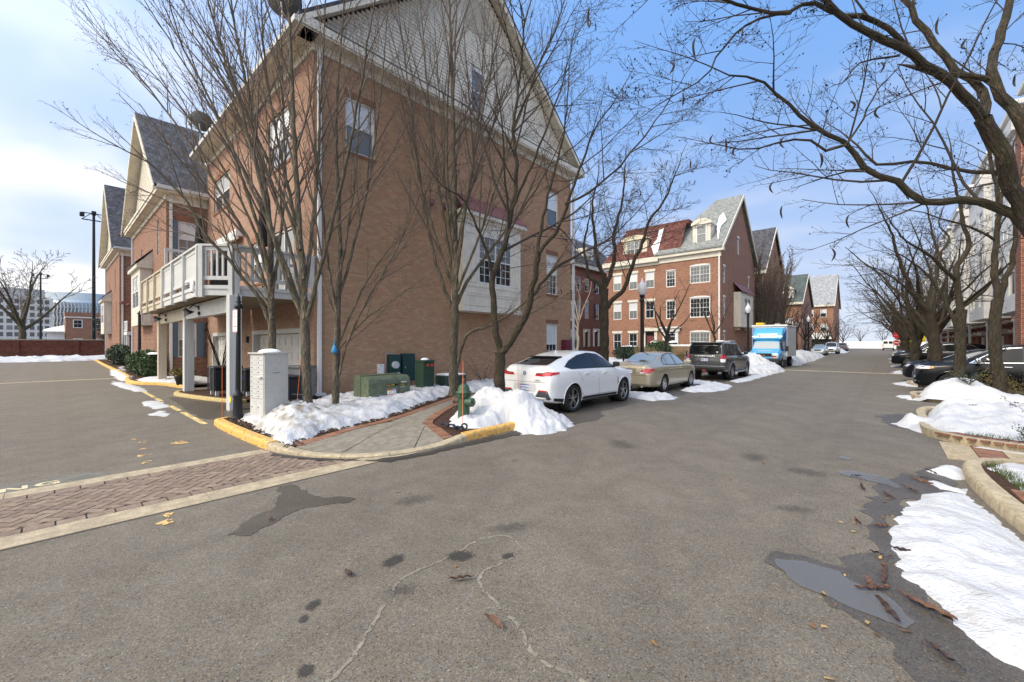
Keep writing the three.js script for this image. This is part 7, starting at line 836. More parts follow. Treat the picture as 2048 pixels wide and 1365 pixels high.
{
  const paint = carPaint([0.42, 0.36, 0.25], 0.45); const { c, t, add } = buildCar('parked_sedan', 'champagne gold sedan parked ahead of the white SUV', { ...SEDAN, mirrorMat: paint }, paint); t.position.set(-6.66, 0, -15.75); t.rotation.y = Math.PI / 2; t.scale.setScalar(0.97);
  add('taillight', c.patch('rear', [[0.40, 0.72], [0.48, 0.84], [0.66, 0.905], [0.84, 0.9], [0.86, 0.82], [0.78, 0.74]], 0.006, 0.05), M.redLight); add('reverse_lamp', c.patch('rear', [[0.42, 0.725], [0.62, 0.735], [0.58, 0.78], [0.46, 0.78]], 0.009, 0.05), M.clearLight); add('taillight_side', c.patch('side', [[-2.36, 0.78], [-2.14, 0.84], [-2.12, 0.89], [-2.33, 0.9]], 0.006, 0.05), M.redLight);
  part(t, 'number_plate', quad([0, -0.08, -0.16], [0, -0.08, 0.16], [0, 0.08, 0.16], [0, 0.08, -0.16]).translate(c.end(0.8, 0, -1) - 0.012, 0.79, 0), plate_('CK 4417')); part(t, 'plate_recess', c.patch('rear', [[-0.3, 0.69], [0.3, 0.69], [0.3, 0.9], [-0.3, 0.9]], 0.003), std([0.2, 0.17, 0.11], 0.5)); part(t, 'emblem', new THREE.TorusGeometry(0.04, 0.008, 6, 20).scale(1, 0.75, 1).rotateY(Math.PI / 2).translate(c.end(0.96, 0, -1) - 0.01, 0.955, 0), M.chrome); add('exhaust', new THREE.CylinderGeometry(0.035, 0.035, 0.12, 12).rotateZ(Math.PI / 2).translate(-2.36, 0.27, 0.5), M.steel); part(t, 'bumper_seam', c.patch('rear', [[-0.8, 0.655], [0.8, 0.655], [0.8, 0.663], [-0.8, 0.663]], 0.003), M.trim); part(t, 'stop_lamp_bracket', box(0.16, 0.05, 0.22, -1.42, 1.14, 0.1), M.black);
  add('headlight', c.patch('front', [[0.4, 0.58], [0.56, 0.68], [0.7, 0.7], [0.66, 0.58]], 0.006), M.clearLight); part(t, 'grille', c.patch('front', [[-0.3, 0.5], [0.3, 0.5], [0.34, 0.64], [-0.34, 0.64]], 0.006), M.black);
}
const WAGON = {
  top: [[-2.38, 0.92], [-2.36, 1.12], [-2.31, 1.3], [-2.2, 1.68], [-2.0, 1.77], [-1, 1.8], [0, 1.8], [0.35, 1.75], [0.95, 1.28], [1.12, 1.2], [1.9, 1.14], [2.25, 1.04], [2.37, 0.85], [2.4, 0.7]], belt: [[-2.38, 0.88], [-2.25, 1.12], [-1, 1.13], [0, 1.12], [1, 1.1], [1.9, 1.05], [2.25, 0.96], [2.4, 0.66]], bot: [[-2.38, 0.5], [-2.25, 0.42], [-1.9, 0.38], [0, 0.36], [1.9, 0.36], [2.25, 0.4], [2.4, 0.48]], W: [[-2.38, 0.8], [-2.3, 0.87], [-2.0, 0.94], [-1.4, 0.965], [0, 0.94], [1.4, 0.965], [1.9, 0.93], [2.25, 0.84], [2.4, 0.66]], wt: [[-2.38, 0.72], [-2.1, 0.72], [-1, 0.74], [0.2, 0.73], [0.9, 0.74], [1.3, 0.78], [2, 0.76], [2.4, 0.5]],
  flank: 0.006, wr: 0.39, arch: 0.45, ra: -1.38, fa: 1.4, tw: 0.27, flare: 0.04, wheel: { spokes: 6, rim: 0.6, sw: 0.09, mat: M.alu }, dlo: [[-2.05, 1.2], [-0.1, 1.18], [1.0, 1.16], [0.62, 1.5], [0.35, 1.66], [-1.9, 1.68]], pillars: [[-0.1, 0.09, 1.18, 1.67, -0.02], [-1.2, 0.1, 1.18, 1.67, 0.02]], rearView: 'rear', rearGlass: [[-0.72, 1.22], [0.72, 1.22], [0.66, 1.62], [-0.66, 1.62]], screen: [[1.05, -0.66], [1.1, 0], [1.05, 0.66], [0.48, 0.62], [0.42, 0], [0.48, -0.62]], seams: [[[-0.1, 1.17], [-0.12, 0.45]], [[1.02, 1.15], [1.05, 0.45]], [[-1.05, 1.17], [-0.95, 0.85]], [[-0.9, 0.47], [1.02, 0.46]]], handles: [[-0.8, 1.02], [0.25, 1.01]], mirror: [0.86, 1.15],
};
{
  const paint = carPaint([0.075, 0.078, 0.08], 0.4); const { c, t, add } = buildCar('parked_suv', 'dark grey boxy SUV parked ahead of the gold sedan', WAGON, paint); t.position.set(-6.35, 0, -22.9); t.rotation.y = Math.PI / 2;
  add('taillight', c.patch('rear', [[0.68, 1.0], [0.7, 1.2], [0.86, 1.2], [0.88, 1.0]], 0.008, 0.06), M.redLight); add('reverse_lamp', c.patch('rear', [[0.7, 0.86], [0.68, 1.0], [0.88, 1.0], [0.88, 0.86]], 0.008, 0.06), M.clearLight); add('taillight_side', c.patch('side', [[-2.3, 1.0], [-2.12, 1.03], [-2.14, 1.17], [-2.29, 1.18]], 0.008, 0.06), M.redLight); part(t, 'handle_bar', [rbox(0.04, 0.07, 0.9, 0.02, c.end(1.12, 0, -1) - 0.02, 1.12, 0)], M.chrome); part(t, 'number_plate', quad([0, -0.08, -0.16], [0, -0.08, 0.16], [0, 0.08, 0.16], [0, 0.08, -0.16]).translate(c.end(0.96, 0, -1) - 0.012, 0.96, 0), plate_('9BD 274')); part(t, 'rear_bumper', [rbox(0.18, 0.16, 1.8, 0.05, -2.36, 0.62, 0)], paint); part(t, 'hitch', [box(0.1, 0.08, 0.1, -2.42, 0.42, 0), box(0.03, 0.14, 0.16, -2.45, 0.45, 0)], std([0.2, 0.03, 0.03], 0.6)); part(t, 'spoiler', rbox(0.3, 0.05, 1.35, 0.02, -2.18, 1.75, 0), paint); add('running_board', rbox(1.9, 0.05, 0.18, 0.02, 0, 0.36, 0.98), M.steel); add('roof_rail', tube([[-1.8, 1.79, 0.66], [-1.7, 1.85, 0.66], [0.1, 1.85, 0.66], [0.25, 1.79, 0.66]], 0.018, 6), M.steel); part(t, 'roof_snow', rbox(0.9, 0.08, 0.7, 0.04, 0.1, 1.83, 0.25), std([0.85, 0.86, 0.88], 0.9)); part(t, 'sticker', quad([0, 0, 0], [0, 0, 0.07], [0, 0.07, 0.07], [0, 0.07, 0]).translate(c.end(1.3, 0.55, -1) - 0.012, 1.28, 0.5), M.pureWhite);
}
const OFFROAD = { ...WAGON, top: [[-2.4, 1.0], [-2.36, 1.2], [-2.25, 1.45], [-2.0, 1.68], [-1.5, 1.75], [-0.5, 1.765], [0.1, 1.74], [0.4, 1.62], [1.0, 1.24], [1.15, 1.17], [1.8, 1.12], [2.2, 1.04], [2.36, 0.92], [2.42, 0.62]], belt: [[-2.4, 0.9], [-2.2, 1.1], [-1, 1.12], [0, 1.1], [1, 1.08], [1.8, 1.03], [2.2, 0.95], [2.42, 0.58]], bot: [[-2.4, 0.42], [-2.2, 0.34], [0, 0.3], [1.9, 0.28], [2.25, 0.28], [2.42, 0.34]], W: [[-2.4, 0.8], [-2.3, 0.88], [-2.0, 0.95], [-1.4, 0.97], [0, 0.95], [1.4, 0.97], [1.9, 0.95], [2.2, 0.88], [2.36, 0.8], [2.42, 0.72]], wr: 0.385, arch: 0.45, ra: -1.44, fa: 1.47, flare: 0.014, wheel: { spokes: 14, rim: 0.7, sw: 0.028, mat: M.chrome }, dlo: [[-1.95, 1.22], [-0.1, 1.17], [1.02, 1.14], [0.62, 1.42], [0.3, 1.6], [-0.5, 1.67], [-1.5, 1.63]], trim: M.chrome, handleMat: M.chrome, mirror: [0.9, 1.12] };
const blackPaint = phys([0.004, 0.005, 0.007], 0.22, { ior: 1.38 });
{
  const { c, t, add } = buildCar('parked_suv', 'black SUV with chrome mirror nosing out towards the street', { ...OFFROAD, mirrorMat: M.chrome, sideGlass: M.carGlass, screenGlass: phys([0.10, 0.13, 0.16], 0.04, { clearcoat: 1 }) }, blackPaint); t.position.set(3.05, 0, -20.95); t.rotation.y = Math.PI; t.scale.setScalar(0.97);
  add('headlight', c.patch('front', [[0.42, 0.88], [0.44, 0.98], [0.72, 1.0], [0.86, 0.98], [0.84, 0.88]], 0.006, 0.05), M.clearLight); add('headlight_side', c.patch('side', [[2.0, 0.9], [2.3, 0.87], [2.3, 0.98], [2.02, 0.99]], 0.006, 0.05), M.clearLight); add('turn_lamp', c.patch('side', [[1.92, 0.92], [2.02, 0.9], [2.04, 0.985], [1.96, 0.985]], 0.007, 0.05), M.amber); const gr = []; for (let k = 0; k < 7; k++) { const z = -0.36 + k * 0.12; gr.push(rbox(0.03, 0.11, 0.09, 0.012, c.end(0.93, z, 1) + 0.004, 0.93, z)); } part(t, 'grille_slot', gr, M.chrome); part(t, 'bumper_trim', c.patch('front', [[-0.84, 0.42], [0.84, 0.42], [0.8, 0.48], [-0.8, 0.48]], 0.01, 0.08), M.steel); add('fog_lamp', c.patch('front', [[0.5, 0.56], [0.78, 0.56], [0.76, 0.64], [0.54, 0.64]], 0.008, 0.05), M.steel); part(t, 'lower_grille', c.patch('front', [[-0.45, 0.52], [0.45, 0.52], [0.48, 0.7], [-0.48, 0.7]], 0.006, 0.08), M.black); part(t, 'number_plate', quad([0, -0.08, 0.16], [0, -0.08, -0.16], [0, 0.08, -0.16], [0, 0.08, 0.16]).translate(c.end(0.66, 0, 1) + 0.02, 0.66, 0), plate_('4AL 6R2'));
}
// other parked vehicles, smaller in view
function parked(label, spec, paint, x, z, turn, s = 1, extra, cat, snow) {
  const { c, t, add } = buildCar('parked_car', label, spec, paint, { nx: 64, ny: 28, category: cat }); t.position.set(x, 0, z); t.rotation.y = turn; t.scale.setScalar(s); add('headlight', c.patch('front', [[0.42, c.belt(2.1) - 0.12], [0.45, c.belt(2.1) - 0.02], [0.72, c.belt(2.1) - 0.02], [0.7, c.belt(2.1) - 0.12]], 0.008, 0.08), M.clearLight); add('taillight', c.patch('rear', [[0.5, 0.82], [0.5, 0.94], [0.78, 0.94], [0.78, 0.82]], 0.008, 0.08), M.redLight); part(t, 'grille', c.patch('front', [[-0.38, 0.6], [0.38, 0.6], [0.38, 0.8], [-0.38, 0.8]], 0.008, 0.08), M.black);
  if (snow) part(t, 'snow_cover', [c.patch('top', [[-1.6, -0.5], [0.3, -0.5], [0.3, 0.5], [-1.6, 0.5]], 0.06, 0.2)], std([0.85, 0.86, 0.88], 0.9)); return t;
}
parked('black sedan with lightly frosted hood behind the black SUV', SEDAN, blackPaint, 3.0, -26.0, Math.PI, 1.02);
parked('black SUV parked behind the frosted black sedan', OFFROAD, blackPaint, 2.6, -40.5, Math.PI, 0.98);
parked('dark red car parked nose-out near the stop sign', SEDAN, carPaint([0.10, 0.02, 0.02]), 2.9, -60, Math.PI);
parked('dark blue car parked deep in the right-hand row', WAGON, carPaint([0.02, 0.03, 0.06]), 2.9, -49.5, Math.PI);
parked('silver pickup-nosed car facing the camera between snow heaps', WAGON, carPaint([0.5, 0.52, 0.54], 0.4), -6.6, -84, -Math.PI / 2, 1, null, 'car', true);
parked('pale snow-dusted car beside the silver one', SEDAN, carPaint([0.45, 0.5, 0.5], 0.3), -7.2, -74, -Math.PI / 2, 1, null, 'car', true);
parked('dark SUV parked before the open garage block', WAGON, carPaint([0.05, 0.055, 0.06], 0.3), -6.6, -104, Math.PI / 2);
// white van far down the street
{ const t = thing('delivery_van', 'plain white van seen from behind at the far junction', 'van', [0.2, 0, -128], Math.PI / 2); part(t, 'body', [rbox(4.8, 1.9, 2.0, 0.15, 0, 1.45, 0, 3), rbox(1.0, 1.0, 1.9, 0.2, 2.6, 1.0, 0, 3)], M.pureWhite); part(t, 'rear_window', [box(0.02, 0.5, 0.7, -2.41, 1.8, 0.45), box(0.02, 0.5, 0.7, -2.41, 1.8, -0.45)], M.carGlass); part(t, 'taillight', [box(0.03, 0.5, 0.12, -2.41, 1.1, 0.9), box(0.03, 0.5, 0.12, -2.41, 1.1, -0.9)], M.redLight); part(t, 'bumper', rbox(0.15, 0.18, 1.9, 0.04, -2.4, 0.5, 0), M.trim); for (const x of [-1.5, 1.9]) for (const s of [1, -1]) wheel(t, x, 0.36, s * 0.85, 0.36, 0.24, s, { spokes: 8, rim: 0.6 }); }
// blue box truck
{
  const blue = carPaint([0.045, 0.33, 0.62], 0.0), deep = carPaint([0.02, 0.16, 0.42], 0.0); const t = thing('box_truck', 'sky blue box truck facing up the street behind a snow heap', 'truck', [-6.32, 0, -32.75], -Math.PI / 2); // local +x forward, origin at the front bumper
  const CAB = { top: [[-2.0, 2.02], [-1.2, 2.05], [-0.95, 1.98], [-0.72, 1.8], [-0.36, 1.32], [-0.22, 1.24], [-0.05, 1.18], [0.3, 1.1], [0.42, 1.0], [0.46, 0.7]], belt: [[-2.0, 1.15], [-0.5, 1.14], [0, 1.1], [0.3, 1.02], [0.46, 0.66]], bot: [[-2, 0.5], [0, 0.48], [0.3, 0.5], [0.46, 0.56]], W: [[-2, 1.0], [-0.3, 1.0], [0.15, 0.98], [0.36, 0.92], [0.46, 0.84]], wt: [[-2, 0.78], [-0.8, 0.78], [-0.3, 0.84], [0.2, 0.86], [0.46, 0.6]], wr: 0.37, arch: 0.0, ra: -9, fa: -9, tw: 0.25 };
  const c = new Car({ ...CAB, top: CAB.top.map(([x, y]) => [x * 1.0 - 0.45, y]), belt: CAB.belt.map(([x, y]) => [x - 0.45, y]), bot: CAB.bot.map(([x, y]) => [x - 0.45, y]), W: CAB.W.map(([x, y]) => [x - 0.45, y]), wt: CAB.wt.map(([x, y]) => [x - 0.45, y]) });
  part(t, 'cab', c.body(60, 30), blue); part(t, 'windscreen', c.patch('top', [[-0.84, -0.8], [-0.8, 0], [-0.84, 0.8], [-1.22, 0.73], [-1.2, 0], [-1.22, -0.73]], 0.008), phys([0.30, 0.33, 0.33], 0.08, { clearcoat: 1 })); for (const s of [1, -1]) { const w = c.patch('side', [[-2.0, 1.2], [-0.95, 1.2], [-1.25, 1.75], [-2.0, 1.8]], 0.006); part(t, 'side_window', s > 0 ? w : flipZ(w), M.carGlass); part(t, 'mirror', [rbox(0.12, 0.36, 0.2, 0.04, -0.85, 1.35, s * 1.24), box(0.04, 0.04, 0.3, -0.85, 1.3, s * 1.08)], M.black); part(t, 'headlight', rbox(0.05, 0.16, 0.36, 0.02, -0.04, 0.94, s * 0.7), M.clearLight); part(t, 'turn_lamp', rbox(0.05, 0.07, 0.42, 0.02, 0.0, 0.76, s * 0.68), M.amber); for (const x of [-0.85, -4.4]) wheel(t, x, 0.37, s * 0.88, 0.37, 0.25, s, { spokes: 8, rim: 0.55, sw: 0.05, mat: M.alu }); }
  part(t, 'grille', [rbox(0.06, 0.2, 1.0, 0.02, 0.0, 0.93, 0), box(0.04, 0.05, 1.5, 0.0, 0.84, 0)], M.black); part(t, 'emblem', [box(0.02, 0.06, 0.22, 0.035, 0.87, 0), box(0.02, 0.1, 0.1, 0.035, 0.87, 0)], std([0.6, 0.45, 0.15], 0.3, { metalness: 0.8 })); part(t, 'bumper', rbox(0.16, 0.34, 1.95, 0.06, 0.02, 0.52, 0), M.trim);
  part(t, 'cargo_box', rbox(3.9, 2.15, 2.2, 0.05, -3.95, 1.83, 0), std([0.6, 0.6, 0.6], 0.5)); // nose fairing over the cab
  const f = []; const N = 10; for (let k = 0; k < N; k++) { const a0 = k / N, a1 = (k + 1) / N; const q = a => [lerp(-1.25, -2.0, a * a), lerp(1.98, 2.82, a)]; const [x0, y0] = q(a0), [x1, y1] = q(a1); f.push(slab([[x0, y0, -0.82], [x0, y0, 0.82], [x1, y1, 0.95], [x1, y1, -0.95]], [-0.08, 0, 0])); } part(t, 'fairing', f, blue); for (const s of [1, -1]) { part(t, 'fairing_side', slab([[-1.25, 1.98, s * 0.82], [-2.0, 2.82, s * 0.95], [-2.02, 2.82, s * 1.05], [-2.02, 1.98, s * 1.05]], [0, 0, s * 0.02]), deep); part(t, 'front_panel', bx(-2.02, -1.96, 1.1, 2.84, s * 0.95, s * 1.06), deep); }
  part(t, 'roof_rack', [rbox(3.9, 0.1, 2.25, 0.03, -3.9, 2.96, 0), box(0.06, 0.12, 2.2, -2.0, 2.98, 0)], M.white); part(t, 'yellow_case', rbox(0.7, 0.18, 0.5, 0.03, -2.3, 3.12, 0.6), std([0.75, 0.5, 0.03], 0.6)); part(t, 'ladder', [tube([[-5.5, 3.1, -0.6], [-2.1, 3.06, -0.6]], 0.03, 6), tube([[-5.5, 3.1, -0.3], [-2.1, 3.06, -0.3]], 0.03, 6), ...Array.from({ length: 9 }, (_, i) => tube([[-5.3 + i * 0.38, 3.09, -0.6], [-5.3 + i * 0.38, 3.09, -0.3]], 0.02, 5))], M.alu);
  const lg = canvasTex(256, 64, (k, w, h) => { k.fillStyle = '#7fcdf2'; k.fillRect(0, 0, w, h); k.fillStyle = '#f4f4f0'; k.beginPath(); k.moveTo(0, 56); k.lineTo(30, 14); k.lineTo(250, 6); k.lineTo(254, 58); k.fill(); k.fillStyle = '#d8552f'; k.beginPath(); k.arc(34, 38, 15, 0, 7); k.fill(); k.font = 'bold 40px sans-serif'; k.fillText('UHNCURR', 50, 50, 198); }); part(t, 'logo', quad([0.02, 0, 0.62], [0.02, 0, -0.62], [-0.1, 0.32, -0.62], [-0.1, 0.32, 0.62]).translate(-1.25, 2.1, 0), std(0xffffff, 0.5, { map: lg })); part(t, 'hood_lettering', quad([0, 0, 0.4], [0, 0, -0.4], [-0.12, 0.05, -0.4], [-0.12, 0.05, 0.4]).translate(-0.42, 1.185, 0), std(0xffffff, 0.5, { map: canvasTex(128, 24, (k, w, h) => { k.fillStyle = '#7cc6ea'; k.fillRect(0, 0, w, h); k.fillStyle = '#e06a9a'; k.font = 'bold 20px sans-serif'; k.fillText('UHNCURR', 8, 19, 112); }) }));
}
// ---------- street furniture ----------
const green = std([0.035, 0.085, 0.045], 0.55), rust = std([0.12, 0.075, 0.05], 0.85);
function streetLamp(label, x, z, s, sign) {
  const t = thing('street_lamp', label, 'street lamp', [x, 0.1, z], 0, 'acorn-globe street lamps along the left kerb'); const fl = []; for (let k = 0; k < 10; k++) { const a = k / 10 * 6.283; fl.push(cyl(0.014, 0.010, 2.5 * s, Math.cos(a) * 0.075, 1.1 * s, Math.sin(a) * 0.075, 5)); }
  part(t, 'post', [lathe([[0.001, 0], [0.24, 0], [0.24, 0.12], [0.19, 0.2], [0.17, 0.6], [0.13, 0.75], [0.14, 0.82], [0.1, 0.92], [0.085, 1.1], [0.075, 3.6], [0.11, 3.66], [0.11, 3.72], [0.075, 3.78], [0.12, 3.9], [0.13, 3.96], [0.001, 3.97]].map(([r, y]) => [r, y * s]), 20), ...fl], M.blackMetal);
  part(t, 'globe', lathe([[0.11, 3.97], [0.19, 4.1], [0.215, 4.25], [0.19, 4.4], [0.13, 4.5], [0.09, 4.56], [0.001, 4.6]].map(([r, y]) => [r, y * s]), 24), phys([0.82, 0.83, 0.84], 0.25, { transmission: 0.35, thickness: 0 })); part(t, 'finial', lathe([[0.06, 4.56], [0.07, 4.6], [0.02, 4.66], [0.035, 4.71], [0.001, 4.77]].map(([r, y]) => [r, y * s]), 12), M.pureWhite); return t;
}
const lamp1 = streetLamp('black street lamp with acorn globe and small green sign', -8.45, -18.4, 0.98);
{ const tx = canvasTex(64, 128, (c, w, h) => { c.fillStyle = '#3f8f78'; c.fillRect(0, 0, w, h); c.fillStyle = '#cfe8da'; c.fillRect(6, 8, 52, 12); c.fillRect(8, 36, 48, 10); c.font = 'bold 30px sans-serif'; c.fillText('2', 24, 78); c.fillRect(8, 92, 48, 8); }); part(lamp1, 'sign', [box(0.012, 0.44, 0.3, 0.1, 2.28, -0.14)], std(0xffffff, 0.6, { map: tx })); lamp1.rotation.y = 0.75; }
streetLamp('black street lamp with acorn globe beside the blue truck', -8.4, -38.0, 1.03); streetLamp('black street lamp rising from the snow beyond the truck', -7.6, -66, 1.1); streetLamp('slim black street lamp by the yellow tape', -9.4, -70, 0.98); streetLamp('farthest black street lamp before the open garage', -8.2, -96, 1.0);
// sign post at the tip of the pavement
{
  const t = thing('sign_post', 'black fluted sign post with spear finial beside the mailbox cabinet', 'sign post', [-10.45, 0.1, -2.72]); t.rotation.z = -0.02; part(t, 'post', lathe([[0.001, 0], [0.14, 0], [0.14, 0.05], [0.1, 0.09], [0.085, 0.46], [0.1, 0.48], [0.1, 0.54], [0.055, 0.58], [0.05, 0.66], [0.042, 2.38]], 16), M.blackMetal); part(t, 'finial', lathe([[0.048, 2.38], [0.08, 2.4], [0.08, 2.46], [0.04, 2.5], [0.06, 2.54], [0.03, 2.57], [0.045, 2.6], [0.012, 2.68], [0.001, 2.74]], 12), M.blackMetal);
  const tx = canvasTex(128, 192, (c, w, h) => { c.fillStyle = '#ece6e4'; c.fillRect(0, 0, w, h); c.strokeStyle = '#b8545c'; c.lineWidth = 4; c.strokeRect(5, 5, w - 10, h - 10); c.fillStyle = '#b8545c'; c.textAlign = 'center'; c.font = 'bold 32px sans-serif'; c.fillText('NO', 64, 40); c.font = 'bold 20px sans-serif'; c.fillText('PARKING', 64, 68); c.fillText('ANY', 64, 96); c.fillText('TIME', 64, 120); c.fillRect(36, 140, 56, 7); for (const [x, s] of [[22, 1], [106, -1]]) { c.beginPath(); c.moveTo(x, 143); c.lineTo(x + 20 * s, 130); c.lineTo(x + 20 * s, 156); c.fill(); } }); part(t, 'sign_plate', [box(0.32, 0.48, 0.006, -0.02, 2.12, 0.06)], std(0xffffff, 0.5, { map: tx }), 'white no parking plate with red lettering'); part(t, 'tag', new THREE.CylinderGeometry(0.07, 0.07, 0.01, 16).rotateX(Math.PI / 2).translate(-0.1, 0.42, 0.12), std([0.7, 0.62, 0.04], 0.6));
}
// mailbox cabinet
{
  const t = thing('mailbox_cabinet', 'weathered white cluster mailbox cabinet standing in the snow', 'mailbox', [-9.42, 0.12, -2.91]); t.rotation.y = 0.24; const dirt = tnoise(256, 18, 401), d2 = tnoise(256, 60, 402); const mp = dtex(256, 256, (i, j) => { const v = dirt(i, j) * 0.5 + d2(i, j) * 0.5, s = 0.35 * sstep(0.66, 0.85, v + (hash(i, j, 6) - 0.5) * 0.15); const b = 0.72 + (d2(i, j) - 0.5) * 0.05; return [b * lerp(1, 0.72, s), b * lerp(0.99, 0.70, s), b * lerp(0.95, 0.64, s)]; }); const cab = std(0xffffff, 0.6, { map: mp });
  const w = 0.5, d = 0.52, y0 = 0.1, y1 = 1.4; part(t, 'cabinet', uvm(bx(0, -w, y0, y1, -0.012, -d)), cab); part(t, 'roof', [slab([[0.02, y1, 0.03], [0.02, y1, -d - 0.02], [-w - 0.02, y1, -d - 0.02], [-w - 0.02, y1, 0.03]].reverse(), [0, 0.03, 0])], cab); part(t, 'pedestal', bx(-0.12, -w + 0.12, -0.05, y0, -0.14, -d + 0.12), M.steel);
  for (let r = 0; r < 9; r++) for (let c = 0; c < 2; c++) { const u0 = -0.03 - c * 0.225, v1 = 1.36 - r * 0.098; const b = sub(t, 'mailbox_door'); part(b, 'door', rbox(0.22, 0.0935, 0.014, 0.002, u0 - 0.107, v1 - 0.045, -0.009), M.greyPaint); part(b, 'lock', new THREE.CylinderGeometry(0.011, 0.011, 0.01, 10).rotateX(Math.PI / 2).translate(u0 - 0.16, v1 - 0.045, 0.0), M.dark); }
  for (let c = 0; c < 2; c++) { const b = sub(t, 'parcel_door'); part(b, 'door', rbox(0.22, 0.34, 0.014, 0.002, -0.137 - c * 0.225, 0.29, -0.009), M.greyPaint); part(b, 'lock', new THREE.CylinderGeometry(0.011, 0.011, 0.01, 10).rotateX(Math.PI / 2).translate(-0.19 - c * 0.225, 0.3, 0.0), M.dark); } part(t, 'mail_slot', rbox(0.12, 0.02, 0.05, 0.008, -0.11, 0.93, 0.03), M.pureWhite);
  part(t, 'stencil', quad([0.003, 0.98, -0.12], [0.003, 0.98, -0.36], [0.003, 1.03, -0.36], [0.003, 1.03, -0.12]), std([0.06, 0.06, 0.06], 0.8, { transparent: true, alphaMap: canvasTex(128, 28, (c, w2, h2) => { c.fillStyle = '#000'; c.fillRect(0, 0, w2, h2); c.fillStyle = '#fff'; for (let q = 0; q < 9; q++) c.fillRect(6 + q * 13, 8 + (q % 3), q < 2 ? 9 : 7, q < 2 ? 3 : 12); const r = RNG(3); c.fillStyle = '#000'; for (let i = 0; i < 60; i++) c.fillRect(r() * w2, r() * h2, 3 + r() * 6, 2); }) }));
  part(t, 'snow_cap', new THREE.SphereGeometry(1, 24, 12, 0, 6.283, 0, 1.571).scale(0.2, 0.075, 0.22).translate(-0.25, y1 + 0.028, -0.27), std([0.86, 0.87, 0.88], 0.9));
}
// hydrant
{
  const t = thing('fire_hydrant', 'dark green fire hydrant half sunk in the snow at the kerb', 'hydrant', [-6.5, 0.1, -5.72], 0.3); const m = green; part(t, 'barrel', lathe([[0.001, 0], [0.15, 0], [0.15, 0.05], [0.105, 0.06], [0.1, 0.5], [0.125, 0.51], [0.125, 0.57], [0.11, 0.575]], 24), m); part(t, 'bonnet', lathe([[0.11, 0.575], [0.14, 0.58], [0.14, 0.62], [0.11, 0.63], [0.105, 0.68], [0.085, 0.735], [0.045, 0.765], [0.03, 0.77]], 24), m); part(t, 'operating_nut', [lathe([[0.035, 0.77], [0.03, 0.8], [0.04, 0.81]], 8), new THREE.CylinderGeometry(0.022, 0.03, 0.07, 5).translate(0, 0.845, 0)], rust);
  part(t, 'outlet_cap', [new THREE.CylinderGeometry(0.075, 0.075, 0.1, 20).rotateZ(Math.PI / 2).translate(0.13, 0.42, 0.04), new THREE.CylinderGeometry(0.09, 0.085, 0.05, 20).rotateZ(Math.PI / 2).translate(0.19, 0.42, 0.04), new THREE.CylinderGeometry(0.025, 0.025, 0.05, 5).rotateZ(Math.PI / 2).translate(0.235, 0.42, 0.04)], m); part(t, 'outlet_cap', [new THREE.CylinderGeometry(0.05, 0.05, 0.09, 16).rotateZ(Math.PI / 2).translate(-0.13, 0.44, 0.02), new THREE.CylinderGeometry(0.06, 0.06, 0.04, 16).rotateZ(Math.PI / 2).translate(-0.175, 0.44, 0.02)], rust); part(t, 'chain', [tube([[-0.18, 0.4, 0.05], [-0.2, 0.3, 0.06], [-0.16, 0.26, 0.07], [-0.12, 0.33, 0.06]], 0.007, 5), tube([[0.18, 0.36, 0.1], [0.19, 0.22, 0.12], [0.13, 0.15, 0.12]], 0.007, 5)], rust); const bolts = []; for (let k = 0; k < 8; k++) { const a = k / 8 * 6.283; bolts.push(new THREE.CylinderGeometry(0.013, 0.013, 0.09, 6).translate(Math.cos(a) * 0.128, 0.575, Math.sin(a) * 0.128)); } part(t, 'flange_bolt', bolts, m); t.scale.set(1.15, 1.04, 1.15);
}
// snow marker stakes
const orange = std([0.75, 0.16, 0.04], 0.6); [[[-11.25, 0, -2.62], [0.0, 1.22, 0.0], 'orange snow marker stake at the driveway edge'], [[-6.0, 0.1, -5.25], [-0.5, 1.28, -0.45], 'leaning orange snow marker stake in front of the hydrant'], [[-6.2, 0.35, -7.1], [-0.05, 0.95, -0.03], 'thin orange snow marker stake behind the white SUV'], [[-10.65, 0.1, -4.0], [-0.25, 1.3, -0.2], 'leaning orange snow marker stake beside the garage tree']].forEach(([p, d, lab]) => single('snow_marker', lab, 'marker stake', tube([[0, 0, 0], [d[0] * 0.5, d[1] * 0.5, d[2] * 0.5], d], 0.005, 6), orange, p, 'orange snow markers'));
